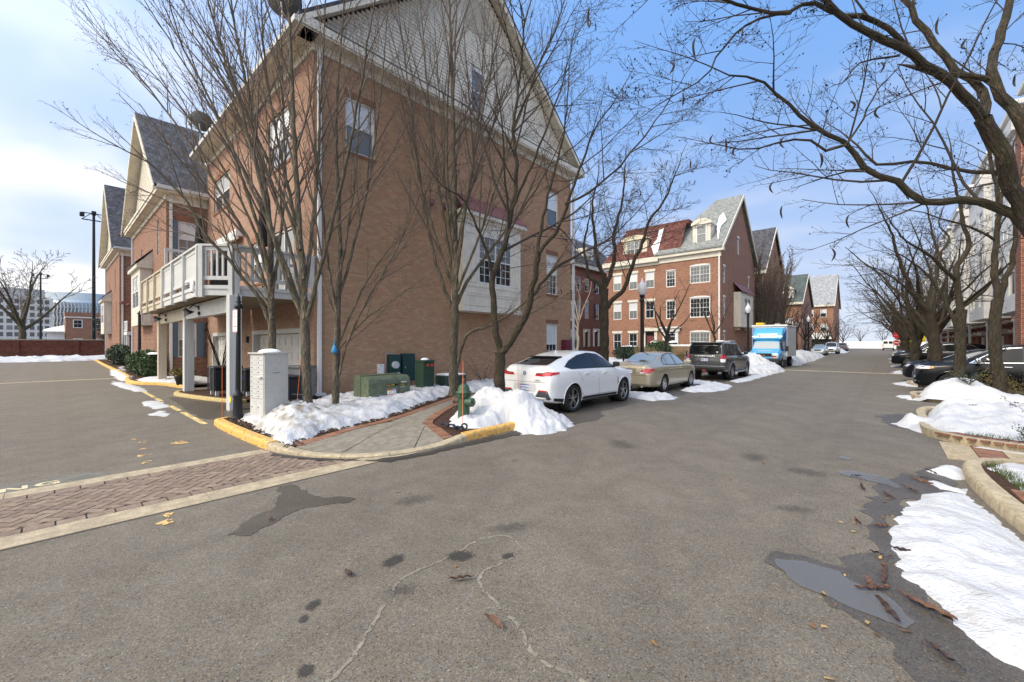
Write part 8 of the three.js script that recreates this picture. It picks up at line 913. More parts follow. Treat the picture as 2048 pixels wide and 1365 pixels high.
// pad transformer
{
  const t = thing('pad_transformer', 'sage green pad-mounted transformer cabinet by the brick wall', 'utility box', [-10.3, 0.1, -5.7]); const gn = tnoise(256, 14, 411), gm = std(0xffffff, 0.6, { map: dtex(256, 256, (i, j) => { const v = (gn(i, j) - 0.5) * 0.1 + (hash(i, j, 2) - 0.5) * 0.02; return [0.35 + v, 0.39 + v, 0.31 + v * 0.8]; }) });
  const P = [[0, 0], [0, 0.56], [-0.03, 0.64], [-0.1, 0.70], [-0.2, 0.72], [-0.42, 0.72], [-0.42, 0]]; part(t, 'hood', uvm(slab(P.map(([x, y]) => [x, y, 0]).reverse(), [0, 0, -1.3])), gm); part(t, 'tank', uvm(bx(-0.425, -0.8, 0, 0.74, 0.01, -1.31)), gm); part(t, 'pad', bx(-0.95, 0.12, -0.1, -0.002, 0.12, -1.42), M.concrete); part(t, 'door_seam', bx(0.002, 0.006, 0.0, 0.58, -0.92, -0.935), M.dark);
  const st = (txt, w, h, bg, fg, fs) => std(0xffffff, 0.6, { map: canvasTex(w, h, (c) => { c.fillStyle = bg; c.fillRect(0, 0, w, h); c.fillStyle = fg; c.font = `bold ${fs}px sans-serif`; c.textBaseline = 'middle'; c.fillText(txt, 6, h / 2 + 1, w - 12); }) }); const stick = (m, z0, z1, y0, y1) => part(t, 'sticker', quad([0.008, y0, z0], [0.008, y0, z1], [0.008, y1, z1], [0.008, y1, z0]), m); stick(st('1•2081  8080', 256, 40, '#15130f', '#e2b43a', 30), -0.5, -0.9, 0.44, 0.5); stick(st('1 0080 1', 128, 36, '#15130f', '#d8c23a', 28), -0.95, -1.18, 0.44, 0.49);
  const wm = canvasTex(128, 96, (c, w, h) => { c.fillStyle = '#e8e6e0'; c.fillRect(0, 0, w, h); c.fillStyle = '#e08a2c'; c.fillRect(0, 0, 82, 22); c.fillRect(0, 66, 82, 14); c.fillStyle = '#222'; c.font = 'bold 16px sans-serif'; c.fillText('WARNING', 4, 17); c.fillStyle = '#333'; for (let i = 0; i < 6; i++) c.fillRect(88, 30 + i * 9, 30, 2); c.fillRect(34, 34, 7, 20); c.fillRect(58, 32, 8, 14); c.fillStyle = '#8f8fd0'; c.fillRect(84, 0, 44, 22); }); stick(std(0xffffff, 0.6, { map: wm }), -0.55, -0.83, 0.16, 0.36); stick(M.pureWhite, -1.0, -1.18, 0.52, 0.545); stick(M.pureWhite, -0.98, -1.03, 0.385, 0.4); stick(M.pureWhite, -1.06, -1.11, 0.395, 0.41);
}
{ const t = thing('utility_pedestal', 'tall ribbed dark green utility pedestal with two red labels', 'utility box', [-11.3, 0.12, -8.25]); const dg = std([0.025, 0.06, 0.035], 0.6); part(t, 'housing', rbox(0.44, 1.0, 0.44, 0.02, 0, 0.5, 0), dg); const rb = []; for (let k = 0; k < 8; k++) rb.push(rbox(0.46, 0.02, 0.46, 0.006, 0, 0.1 + k * 0.1, 0)); part(t, 'rib', rb, dg); part(t, 'cap', rbox(0.48, 0.08, 0.48, 0.03, 0, 1.03, 0), dg); for (const z of [0.1, -0.06]) part(t, 'label_sticker', quad([0.235, 0.86, z], [0.235, 0.86, z - 0.1], [0.235, 0.94, z - 0.1], [0.235, 0.94, z]), std([0.55, 0.05, 0.03], 0.6)); part(t, 'snow_cap', new THREE.SphereGeometry(1, 16, 8, 0, 6.283, 0, 1.571).scale(0.14, 0.07, 0.14).translate(0, 1.065, 0), std([0.86, 0.87, 0.88], 0.9)); }
{ const t = thing('utility_vault', 'low ribbed green utility box with snow on its lid', 'utility box', [-11.3, 0.12, -9.35]); const dg = std([0.03, 0.065, 0.045], 0.6); part(t, 'housing', rbox(0.6, 0.5, 0.9, 0.02, 0, 0.25, 0), dg); const rb = []; for (let k = 0; k < 4; k++) rb.push(rbox(0.62, 0.02, 0.92, 0.006, 0, 0.08 + k * 0.11, 0)); part(t, 'rib', rb, dg); part(t, 'snow_cap', rbox(0.56, 0.06, 0.84, 0.028, 0, 0.53, 0), std([0.86, 0.87, 0.88], 0.9)); }
// meters on the end wall
{ const t = thing('electric_meter', 'dark green electric meter box with round white dial on the wall', 'meter', [-12.58, 0.5, -7.85]); const dg = std([0.01, 0.05, 0.045], 0.5); part(t, 'box', rbox(0.18, 0.84, 0.42, 0.01, 0.09, 0.42, 0), dg); part(t, 'dial', [new THREE.CylinderGeometry(0.12, 0.13, 0.1, 24).rotateZ(-Math.PI / 2).translate(0.22, 0.5, 0.02)], phys([0.6, 0.62, 0.62], 0.15, { clearcoat: 1 })); part(t, 'sticker', quad([0.185, 0.1, -0.06], [0.185, 0.1, -0.16], [0.185, 0.24, -0.16], [0.185, 0.24, -0.06]), M.pureWhite); part(t, 'conduit', [tube([[0.04, 0.9, 0.3], [0.04, -0.3, 0.3]], 0.02, 8), tube([[0.04, 0.88, 0.3], [0.06, 0.88, 0.0]], 0.02, 8), tube([[0.08, 0, -0.05], [0.08, -0.4, -0.05]], 0.035, 8)], M.steel); }
{ const t = thing('breaker_cabinet', 'plain dark green wall cabinet next to the round meter', 'cabinet', [-12.58, 0.42, -8.38]); part(t, 'box', rbox(0.2, 0.95, 0.5, 0.01, 0.1, 0.48, 0), std([0.008, 0.045, 0.042], 0.5)); part(t, 'door', rbox(0.02, 0.88, 0.44, 0.006, 0.21, 0.48, 0), std([0.008, 0.045, 0.042], 0.5)); part(t, 'latch', box(0.02, 0.06, 0.03, 0.225, 0.48, 0.17), M.steel); }
{ const t = thing('junction_box', 'small white junction box on the wall above the transformer', 'box', [-12.58, 0.7, -7.36]); part(t, 'box', rbox(0.12, 0.32, 0.22, 0.012, 0.06, 0.18, 0), M.pureWhite); part(t, 'pipe', cyl(0.018, 0.018, 0.6, 0.05, -0.58, 0, 8), M.greyPaint); }
{ const t = thing('gas_cabinet', 'dark red cabinet with grey gas valve at the far wall end', 'cabinet', [-12.55, 1.0, -18.1]); part(t, 'box', rbox(0.3, 0.9, 0.5, 0.01, 0.15, 0.45, 0.1), std([0.12, 0.012, 0.03], 0.5)); part(t, 'valve', [new THREE.CylinderGeometry(0.12, 0.12, 0.12, 16).rotateZ(Math.PI / 2).translate(0.34, 0.35, -0.35), cyl(0.03, 0.03, 0.7, 0.3, -0.3, -0.35, 8)], M.greyPaint); }
// air conditioners under the deck
function acUnit(label, x, z, s) { const t = thing('air_conditioner', label, 'air conditioner', [x, 0.1, z], 0, 'air conditioners under the deck'); const m = std([0.03, 0.032, 0.036], 0.55); part(t, 'core', rbox(0.74 * s, 0.72 * s, 0.74 * s, 0.05, 0, 0.52 * s, 0), M.black); const l = []; for (let k = 0; k < 16; k++) l.push(rbox(0.8 * s, 0.014, 0.8 * s, 0.006, 0, (0.2 + k * 0.043) * s, 0, 1)); part(t, 'louvre', l, m); for (const [a, b] of [[1, 1], [1, -1], [-1, 1], [-1, -1], [0, 1], [1, 0]]) part(t, 'corner_rail', box(0.03, 0.76 * s, 0.03, a * 0.395 * s, 0.53 * s, b * 0.395 * s), m); part(t, 'top_cover', [rbox(0.84 * s, 0.06, 0.84 * s, 0.025, 0, 0.92 * s, 0), lathe([[0.001, 0.98], [0.3, 0.97], [0.36, 0.94]].map(([r, y]) => [r * s, y * s]), 20)], m); for (const a of [-1, 1]) for (const b of [-1, 1]) part(t, 'foot', box(0.08, 0.16 * s, 0.08, a * 0.3 * s, 0.08 * s, b * 0.3 * s), M.greyPaint); part(t, 'badge', quad([0.1, 0.62 * s, 0.41 * s], [0.24, 0.62 * s, 0.41 * s], [0.24, 0.67 * s, 0.41 * s], [0.1, 0.67 * s, 0.41 * s]), std([0.02, 0.03, 0.25], 0.5)); return t; }
acUnit('dark louvred air conditioner beside the second deck post', -15.75, -3.75, 0.95); acUnit('smaller dark air conditioner behind the white deck post', -14.95, -4.35, 0.88); acUnit('dark air conditioner just behind the mailbox cabinet', -12.15, -4.25, 0.8);
{ const t = thing('wheeled_bin', 'grey wheeled bin with white label by the garage door', 'bin', [-12.3, 0.05, -4.75], 0.3); part(t, 'bin_body', slab([[-0.25, 0, -0.25], [0.25, 0, -0.25], [0.25, 0, 0.25], [-0.25, 0, 0.25]], [0, 1.0, 0]), std([0.16, 0.165, 0.17], 0.6)); part(t, 'lid', rbox(0.56, 0.06, 0.6, 0.02, 0, 1.03, 0), std([0.14, 0.145, 0.15], 0.6)); part(t, 'wheel', [new THREE.CylinderGeometry(0.1, 0.1, 0.06, 16).rotateZ(Math.PI / 2).translate(0.27, 0.1, -0.2)], M.rubber); part(t, 'label_sticker', quad([0.255, 0.6, 0.1], [0.255, 0.6, -0.1], [0.255, 0.85, -0.1], [0.255, 0.85, 0.1]), M.pureWhite); }
{ const t = thing('hand_cart', 'black folding hand cart leaning by the tree and garage', 'cart', [-11.0, 0.12, -4.35], 0.6); part(t, 'frame', [tube([[0, 0.1, 0], [0.02, 0.75, -0.05], [0.14, 0.8, -0.02]], 0.022, 8), tube([[0.0, 0.3, 0], [-0.35, 0.32, 0.05]], 0.02, 8), tube([[0.0, 0.06, 0], [-0.4, 0.05, 0.05]], 0.03, 8)], M.black); part(t, 'wheel', [new THREE.TorusGeometry(0.08, 0.025, 8, 18).translate(0.02, 0.1, 0.04)], M.rubber); }
{ const t = thing('plastic_bag', 'blue plastic bag tied to the slender tree trunk', 'bag', [-9.93, 1.55, -4.6]); part(t, 'bag', lathe([[0.001, -0.04], [0.06, -0.045], [0.075, -0.02], [0.06, 0.06], [0.03, 0.13], [0.012, 0.16], [0.02, 0.19], [0.001, 0.2]], 12), std([0.02, 0.22, 0.42], 0.4)); part(t, 'tie', tube([[0, 0.15, 0], [-0.03, 0.3, -0.03]], 0.006, 5), std([0.02, 0.18, 0.36], 0.5)); }
{ const t = thing('dog_lead', 'dark blue crumpled strap lying at the snow edge by the hydrant', 'strap', [-6.1, 0.13, -5.08]); const P = []; const r = RNG(9); for (let i = 0; i < 26; i++) P.push(V3(-0.28 + i * 0.022 + (r() - 0.5) * 0.06, 0.02 + r() * 0.05, (r() - 0.5) * 0.14)); part(t, 'strap', tube(new THREE.CatmullRomCurve3(P).getPoints(90), 0.018, 6), std([0.02, 0.025, 0.05], 0.7)); part(t, 'handle', new THREE.TorusGeometry(0.05, 0.016, 8, 18).rotateY(0.8).translate(0.32, 0.08, -0.02), M.black); }
// far signs and flag
{ const t = thing('stop_sign', 'red stop sign with white do-not-enter plate far down the right side', 'sign', [0.9, 0, -72]); part(t, 'post', cyl(0.05, 0.05, 3.0, 0, 0, 0, 8), M.steel); const tx = canvasTex(64, 64, (c) => { c.fillStyle = '#b3161c'; c.fillRect(0, 0, 64, 64); c.fillStyle = '#fff'; c.font = 'bold 22px sans-serif'; c.fillText('STOP', 3, 40, 58); }); part(t, 'stop_plate', [new THREE.CylinderGeometry(0.42, 0.42, 0.02, 8).rotateX(Math.PI / 2).rotateZ(Math.PI / 8).translate(0, 2.7, 0.06)], std([0.5, 0.02, 0.025], 0.5)); part(t, 'lettering', quad([-0.3, 2.6, 0.075], [0.3, 2.6, 0.075], [0.3, 2.8, 0.075], [-0.3, 2.8, 0.075]), std(0xffffff, 0.5, { map: tx })); part(t, 'lower_plate', [box(0.75, 0.75, 0.02, 0, 1.75, 0.06)], M.pureWhite); part(t, 'red_disc', [new THREE.CylinderGeometry(0.32, 0.32, 0.02, 24).rotateX(Math.PI / 2).translate(0, 1.75, 0.075), box(0.02, 0.02, 0.02, 0, 1.75, 0.08)], std([0.5, 0.02, 0.025], 0.5)); part(t, 'white_bar', box(0.46, 0.1, 0.01, 0, 1.75, 0.09), M.pureWhite); }
{ const t = thing('house_flag', 'blue and yellow banner flag hanging before the bay houses', 'flag', [1.75, 1.9, -44]); const F = (y0, y1, m, n) => part(t, n, slab([[-0.45, y0, 0], [0.4, y0, 0.02], [0.45, y1, 0], [-0.4, y1, 0.03]], [0, 0, 0.02]), m); F(0.5, 1.5, std([0.03, 0.25, 0.62], 0.8), 'blue_half'); F(-0.1, 0.495, std([0.8, 0.6, 0.02], 0.8), 'yellow_half'); part(t, 'pole', tube([[0.45, 1.5, 0], [2.2, 0.9, 0]], 0.02, 6), M.steel); }
{ const t = thing('iron_fence', 'low black iron railing along the courtyard lawn', 'fence', [-10.2, 0.12, -20]); const pk = []; for (let k = 0; k < 90; k++) { part(t, 'picket', box(0.018, 0.85, 0.018, 0, 0.43, -k * 0.24), M.black); } part(t, 'rail', [box(0.03, 0.03, 21.6, 0, 0.78, -10.7), box(0.03, 0.03, 21.6, 0, 0.14, -10.7)], M.black); for (let k = 0; k < 8; k++) part(t, 'post', [box(0.07, 1.05, 0.07, 0, 0.52, -k * 3.07), new THREE.SphereGeometry(0.05, 8, 6).translate(0, 1.07, -k * 3.07)], M.black); }
{ const t = thing('garden_wall', 'low brick planter wall with snow in front of the two doors', 'wall', [-14.5, 0.1, -38.5]); part(t, 'wall', uvm(bx(-2.6, 2.4, 0, 1.25, 0, -0.3)), M.brickE); part(t, 'coping', bx(-2.7, 2.5, 1.254, 1.36, 0.06, -0.36), M.concrete); part(t, 'snow_cap', rbox(4.4, 0.12, 0.4, 0.05, -0.1, 1.42, -0.15), std([0.86, 0.87, 0.88], 0.9)); }
{ const t = thing('wooden_fence', 'brown board fence with yellow tape beyond the truck', 'fence', [-9.6, 0.1, -58]); for (let k = 0; k < 26; k++) part(t, 'board', box(0.04, 1.5, 0.55, 0, 0.75, -k * 0.57), std([0.16 + 0.04 * hash(k, 2), 0.10, 0.07], 0.9)); part(t, 'rail', box(0.06, 0.1, 14.6, 0.05, 1.2, -7.1), std([0.15, 0.1, 0.07], 0.9)); part(t, 'tape', [tube([[0.1, 1.35, -12], [0.3, 1.6, -5], [1.2, 1.35, 0.5]], 0.05, 4)], std([0.75, 0.65, 0.05], 0.6)); }
for (const [x, z, lab] of [[-15.7, -41.2, 'snow-capped black urn left of the dark front door'], [-17.6, -41.2, 'snow-capped black urn right of the dark front door']]) { const t = thing('porch_urn', lab, 'urn', [x, 0.12, z]); part(t, 'urn', lathe([[0.001, 0], [0.3, 0], [0.15, 0.25], [0.2, 0.4], [0.42, 0.9], [0.45, 1.0], [0.001, 0.95]], 16), M.black); part(t, 'plant', new THREE.IcosahedronGeometry(0.48, 3).translate(0, 1.3, 0), M.black); part(t, 'snow_cap', new THREE.SphereGeometry(0.44, 16, 8, 0, 6.283, 0, 1.3).scale(1, 0.6, 1).translate(0, 1.58, 0), std([0.86, 0.87, 0.88], 0.9)); }
// ---------- snow ----------
function snow(label, P, o = {}) {
  const out = wiggle(P, o.step || 0.12, o.wig ?? 0.12, o.wf || 1.1, o.seed || 0), base = o.base || (() => 0), h = o.h ?? 0.15, edge = o.edge ?? 0.35, pk = o.peaks || [], rough = o.rough ?? 0.035, sd = (o.seed || 0) * 13.7;
  const f = (x, z) => { const d = distPoly(out, x, z); let y = h * Math.sqrt(sstep(0, edge, d)) * (0.78 + 0.5 * fbm(x * 0.8 + sd, z * 0.8, 3)); for (const [px, pz, r, ph] of pk) { const q = Math.hypot(x - px, z - pz) / r; y += ph * Math.exp(-q * q * 1.4) * sstep(0, 0.3, d); } const k = sstep(0.0, 0.12, d); y += k * rough * (fbm(x * 2.6 + sd, z * 2.6, 4) * 1.2 + (o.chunk || 0) * Math.abs(n2(x * 5 + sd, z * 5)) + (o.chunk || 0) * 0.7 * Math.abs(n2(x * 11, z * 11 + sd))); return base(x, z) + Math.max(d < 1e-6 ? 0.0 : 0.006, y); };
  const dirt = o.dirt || 0, col = (x, z) => { let v = 0.55 + 0.05 * n2(x * 2, z * 2); let d = 0.10 * sstep(0.35, 0.75, fbm(x * 1.7 + sd, z * 1.7 + 4, 4)); if (dirt) for (const [px, pz, r, s] of dirt) { const q = Math.hypot(x - px, z - pz) / r; d = Math.max(d, s * Math.exp(-q * q) * sstep(-0.1, 0.3, fbm(x * 4.2 + sd, z * 4.2, 4))); } if (o.grime) d = Math.max(d, o.grime * sstep(0.12, 0.42, fbm(x * 5 + 3 + sd, z * 5, 4))); return [lerp(v, 0.30, d), lerp(v * 1.005, 0.265, d), lerp(v * 1.02, 0.21, d)]; };
  return single(o.name || 'snow_bank', label, 'snow', sheet(out, o.res || 0.09, f, col), M.snow, [0, 0, 0], o.group);
}
const bedBase = (x, z) => hI(x, z) - 0.03;
snow('long snow bank over the planting bed between walk and brick wall', [[-10.72, -2.72], [-9.78, -2.62], [-8.86, -2.58], [-8.2, -2.55], [-7.66, -2.5], [-7.2, -2.55], [-7.35, -2.85], [-7.62, -3.3], [-7.85, -3.95], [-8.05, -4.62], [-8.42, -5.36], [-9.2, -6.6], [-9.85, -7.75], [-10.2, -8.7], [-10.25, -12], [-10.2, -18], [-12.4, -18], [-12.52, -7.0], [-12.45, -5.35], [-11.5, -4.9], [-11.35, -3.9], [-11.1, -3.2]], { base: bedBase, h: 0.2, edge: 0.5, wig: 0.13, grime: 0.2, peaks: [[-8.6, -3.3, 0.75, 0.2], [-9.5, -3.45, 0.6, 0.16], [-9.3, -5.4, 0.8, 0.06], [-10.1, -7.4, 0.9, 0.08]], chunk: 0.9, rough: 0.042, dirt: [[-9.0, -3.3, 0.9, 1.5], [-9.6, -4.2, 0.8, 1.1], [-8.3, -3.0, 0.7, 1.2]], seed: 1, res: 0.07 });
snow('tall ploughed snow heap around the hydrant and kerb', [[-6.78, -5.5], [-6.5, -5.28], [-6.05, -5.2], [-5.78, -5.6], [-5.72, -6.3], [-5.5, -6.15], [-5.15, -6.0], [-4.85, -6.3], [-4.75, -6.9], [-5.0, -7.5], [-5.4, -8.0], [-6.0, -7.85], [-6.8, -7.75], [-7.9, -7.75], [-8.15, -7.45], [-7.6, -6.5], [-7.05, -5.85]], { base: (x, z) => x > -5.72 || z < -7.45 ? 0.0 : lerp(0.0, 0.1, sstep(0, 0.15, Math.min(-5.55 - x, z + 7.6))), h: 0.16, edge: 0.35, wig: 0.1, peaks: [[-6.95, -6.95, 0.62, 0.48], [-6.0, -6.75, 0.62, 0.42], [-5.5, -7.0, 0.5, 0.14]], chunk: 1.1, rough: 0.05, grime: 0.2, dirt: [[-5.3, -7.3, 0.4, 0.5], [-6.7, -6.2, 0.25, 0.5]], seed: 2, res: 0.06 });
snow('low snow patch between the white SUV and the gold sedan', [[-5.9, -12.3], [-5.3, -12.1], [-4.95, -12.6], [-4.85, -13.3], [-5.4, -13.6], [-6.2, -13.4], [-7.8, -13.4], [-7.8, -12.9], [-6.7, -12.8]], { h: 0.12, edge: 0.3, seed: 3, chunk: 1.5 }); snow('flat snow patch beside the gold sedan front wheel', [[-5.65, -15.4], [-5.1, -15.1], [-4.6, -15.8], [-4.45, -17.2], [-4.65, -18.3], [-5.3, -18.9], [-6.6, -19.6], [-7.7, -19.4], [-7.6, -18.6], [-5.9, -18.4], [-5.6, -17.5]], { h: 0.1, edge: 0.3, seed: 4, chunk: 1.4 });
snow('snow strip beside the dark grey SUV', [[-4.9, -20.2], [-4.65, -21.5], [-4.75, -24], [-4.7, -26.5], [-5.2, -27], [-5.35, -25], [-5.3, -22], [-5.3, -20.6]], { h: 0.1, edge: 0.3, seed: 5, res: 0.14 }); snow('rough snow heap between the dark SUV and the blue truck', [[-4.7, -27.5], [-4.6, -29.5], [-5.0, -31.6], [-6.0, -32.2], [-7.6, -32.2], [-8.2, -31], [-8.2, -27], [-7, -26], [-5.6, -26.2]], { h: 0.3, edge: 0.9, peaks: [[-6.6, -30.6, 1.1, 0.75], [-5.9, -29.5, 0.8, 0.4]], seed: 6, chunk: 1.8, rough: 0.09, res: 0.14, grime: 0.35 });
snow('large snow heap along the kerb behind the blue truck', [[-5.1, -38.0], [-5.2, -42], [-5.4, -52], [-5.8, -62], [-6.4, -70], [-8.6, -70], [-9.0, -50], [-8.6, -38.6], [-6, -37.6]], { h: 0.6, edge: 1.4, peaks: [[-6.6, -41, 2, 0.5], [-6.8, -47, 2.5, 0.5], [-7, -56, 2.5, 0.3]], seed: 7, chunk: 1.6, rough: 0.1, res: 0.35, step: 0.4, wig: 0.3, grime: 0.3 }); snow('far snow heap in front of the open garage block', [[-5.4, -88], [-5.2, -92], [-5.6, -100], [-6, -112], [-8.8, -114], [-9, -90], [-7, -87]], { h: 0.9, edge: 1.6, seed: 8, rough: 0.1, res: 0.6, step: 0.8, wig: 0.4 });
snow('snow-covered courtyard lawn behind the railing', [[-10.6, -19.6], [-11.6, -20], [-12.2, -26], [-20, -27], [-28, -33], [-28, -41], [-18, -40.5], [-10.8, -41.5], [-10.5, -34]], { base: () => 0.1, h: 0.12, edge: 0.7, seed: 9, res: 0.4, step: 0.5, wig: 0.5 });
snow('low snow ridge along the foot of the alley end wall', [[-61.8, -6], [-58.8, -5.2], [-58.2, -3], [-57.6, 0], [-57.8, 4], [-58.5, 8], [-58, 14], [-61.8, 14]], { h: 0.45, edge: 1.5, seed: 10, rough: 0.1, res: 0.35, step: 0.5, wig: 0.4, chunk: 1.2 });
snow('thin snow along the alley kerb before the hedge', [[-44, -3.6], [-38, -2.7], [-34, -2.35], [-30.3, -2.25], [-27, -2.2], [-25.6, -2.3], [-26, -2.9], [-29, -3.0], [-33, -3.2], [-40, -3.6]], { h: 0.12, edge: 0.3, seed: 11, res: 0.14, wig: 0.2 }); snow('snow patch around the tan deck post', [[-25.2, -2.6], [-23.6, -2.55], [-22.4, -2.95], [-20.6, -3.5], [-20.6, -4.9], [-23.5, -4.9], [-25.1, -3.9]], { base: () => 0.09, h: 0.16, edge: 0.4, seed: 12, res: 0.12 }); snow('icy snow streak on the alley asphalt by the yellow line', [[-26.3, -1.95], [-24.5, -2.15], [-22.5, -2.3], [-20.6, -2.35], [-19.2, -2.3], [-20, -2.05], [-22, -1.85], [-24.3, -1.75]], { h: 0.05, edge: 0.25, seed: 13, res: 0.12 }); snow('thin icy patch on the yellow parking line', [[-16.6, -2.1], [-15.7, -2.25], [-14.6, -2.2], [-14.2, -1.9], [-15.4, -1.7], [-16.3, -1.75]], { h: 0.025, edge: 0.25, seed: 14, rough: 0.012 }); snow('last thin ice patch before the kerb tip', [[-14.0, -1.9], [-13.1, -1.95], [-12.6, -1.75], [-13.4, -1.6]], { h: 0.02, edge: 0.2, seed: 15, rough: 0.01 });
// right-hand side
snow('big snow mound over the right-hand planting bed', [[0.05, -12.15], [0.2, -11.75], [0.5, -11.35], [0.85, -11.12], [1.15, -11.0], [1.7, -10.86], [2.6, -10.8], [4.5, -10.8], [4.5, -15.0], [1.6, -15.1], [1.0, -15.0], [0.75, -14.3], [0.72, -13.3], [0.5, -12.7], [0.2, -12.5]], { base: (x, z) => x < 0.68 ? 0 : lerp(0, 0.11, sstep(0.68, 0.85, x)), h: 0.2, edge: 0.5, wig: 0.09, peaks: [[1.7, -12.7, 1.0, 0.2], [3.0, -13, 1.2, 0.22], [0.3, -12.15, 0.18, 0.2], [1.2, -14.2, 0.7, 0.2]], rough: 0.06, grime: 0.22, seed: 20, res: 0.07 });
snow('pointed snow mound beside the black SUV wheel', [[0.5, -17.6], [0.85, -17.3], [1.4, -17.2], [2.2, -17.2], [3.0, -17.4], [3.2, -18.6], [2.4, -19.3], [1.4, -19.4], [0.9, -18.9], [0.6, -18.3]], { base: (x) => lerp(0, 0.1, sstep(0.7, 0.9, x)), h: 0.22, edge: 0.5, peaks: [[1.75, -17.9, 0.7, 0.38], [1.2, -18.0, 0.5, 0.18]], grime: 0.2, seed: 21, res: 0.09 }); snow('flat snow patch before the black SUV bumper', [[0.15, -18.4], [0.35, -18.0], [0.7, -17.9], [0.95, -18.3], [0.8, -18.8], [0.4, -18.9]], { h: 0.07, edge: 0.2, seed: 22 });
snow('long snow patch on the road along the near right kerb', [[0.5, -7.05], [0.68, -7.1], [0.74, -6.74], [0.86, -5.85], [1.1, -4.9], [1.5, -4.1], [1.9, -3.3], [1.9, -2.6], [0.54, -3.42], [0.42, -3.52], [0.29, -3.81], [0.2, -4.11], [0.07, -4.34], [0.0, -5.05], [0.06, -5.59], [0.18, -6.22], [0.32, -6.75]], { h: 0.09, edge: 0.35, wig: 0.05, step: 0.06, wf: 2.2, rough: 0.03, seed: 23, res: 0.045, grime: 0.34 });
snow('small snow lump against the rounded kerb corner', [[0.42, -8.0], [0.55, -8.45], [0.72, -8.6], [0.8, -8.3], [0.74, -7.85], [0.6, -7.7]], { h: 0.12, edge: 0.18, wig: 0.05, seed: 24, res: 0.04, rough: 0.02 }); snow('thin broken snow scrap in the gutter below the kerb', [[0.3, -7.35], [0.48, -7.5], [0.6, -7.25], [0.7, -7.35], [0.72, -7.1], [0.45, -7.1]], { h: 0.06, edge: 0.14, wig: 0.05, seed: 25, res: 0.04, rough: 0.02 });
snow('smooth white snow sheet on the near right bed', [[0.98, -8.2], [1.15, -8.6], [1.7, -8.75], [3.5, -8.8], [4.5, -7], [4, -4.5], [2.4, -4.4], [1.75, -5.2], [1.35, -6.2], [1.12, -6.75], [1.05, -7.4]], { base: () => 0.1, h: 0.12, edge: 0.25, wig: 0.06, rough: 0.015, seed: 26, res: 0.07 }); snow('icy slush strip at the foot of the right kerb', [[1.05, -10.28], [1.5, -10.18], [2.4, -10.05], [2.4, -10.15], [1.6, -10.3], [1.15, -10.4]], { h: 0.02, edge: 0.1, wig: 0.03, seed: 27, rough: 0.01, res: 0.05, base: () => 0.014 }); for (let k = 0; k < 5; k++) { const z = -23.2 - k * 9; snow('snow scraps around the small tree bed ' + ['behind the black SUV', 'beyond the black sedan', 'in front of the third bay house', 'beside the dark blue car', 'near the stop sign'][k], [[0.2, z - 0.2], [0.9, z + 0.3], [2.2, z + 0.1], [2.2, z - 1.8], [0.9, z - 2.2], [0.3, z - 1.4]], { h: 0.16, edge: 0.5, base: x => x > 0.9 ? 0.1 : 0.0, seed: 30 + k, res: 0.2, wig: 0.3 }); }
// ---------- plants and litter ----------
function leafCloud(n, rx, ry, rz, s, seed, shell = 0.55) { const r = RNG(seed), v = []; for (let i = 0; i < n; i++) { let x, y, z, q; do { x = r() * 2 - 1; y = r() * 2 - 1; z = r() * 2 - 1; q = Math.hypot(x, y, z); } while (q > 1 || q < shell * r()); const b = 1 + 0.25 * fbm(x * 1.6 + seed, z * 1.6 + y, 3); const c = V3(x * rx * b, ry + y * ry * b, z * rz * b); if (c.y < 0.02) c.y = 0.02 + r() * 0.1; const a = V3(r() - 0.5, r() - 0.3, r() - 0.5).normalize().multiplyScalar(s * (0.6 + 0.8 * r())), w = V3(r() - 0.5, r() - 0.5, r() - 0.5).cross(a).normalize().multiplyScalar(s * 0.32); const p = [c.clone(), c.clone().addScaledVector(a, 0.5).add(w), c.clone().add(a), c.clone().addScaledVector(a, 0.5).sub(w)]; for (const k of [0, 1, 2, 0, 2, 3]) v.push(p[k].x, p[k].y, p[k].z); } const g = new THREE.BufferGeometry(); g.setAttribute('position', new THREE.Float32BufferAttribute(v, 3)); g.computeVertexNormals(); return g; }
const leafG = std([0.035, 0.07, 0.02], 0.5, { side: THREE.DoubleSide }), leafD = std([0.022, 0.045, 0.022], 0.55, { side: THREE.DoubleSide }), leafY = std([0.16, 0.13, 0.03], 0.7, { side: THREE.DoubleSide }), grassT = std([0.30, 0.22, 0.11], 0.9, { side: THREE.DoubleSide });
function shrub(label, x, y, z, rx, ry, rz, n, s, mat, seed, snowTop) { const t = thing('shrub', label, 'shrub', [x, y, z]); part(t, 'foliage', leafCloud(n, rx, ry, rz, s, seed), mat); const st = []; for (let k = 0; k < 7; k++) { const a = k * 0.9; st.push(tube([[0, 0, 0], [Math.cos(a) * rx * 0.3, ry * 0.8, Math.sin(a) * rz * 0.3], [Math.cos(a) * rx * 0.7, ry * 1.3, Math.sin(a) * rz * 0.7]], 0.012, 4)); } part(t, 'stem', st, BARK.twig); if (snowTop) part(t, 'snow_cap', new THREE.SphereGeometry(1, 20, 8, 0, 6.283, 0, 1.4).scale(rx * 0.55, 0.1, rz * 0.5).translate(snowTop * rx, ry * 1.85, 0), std([0.86, 0.87, 0.88], 0.9)); return t; }
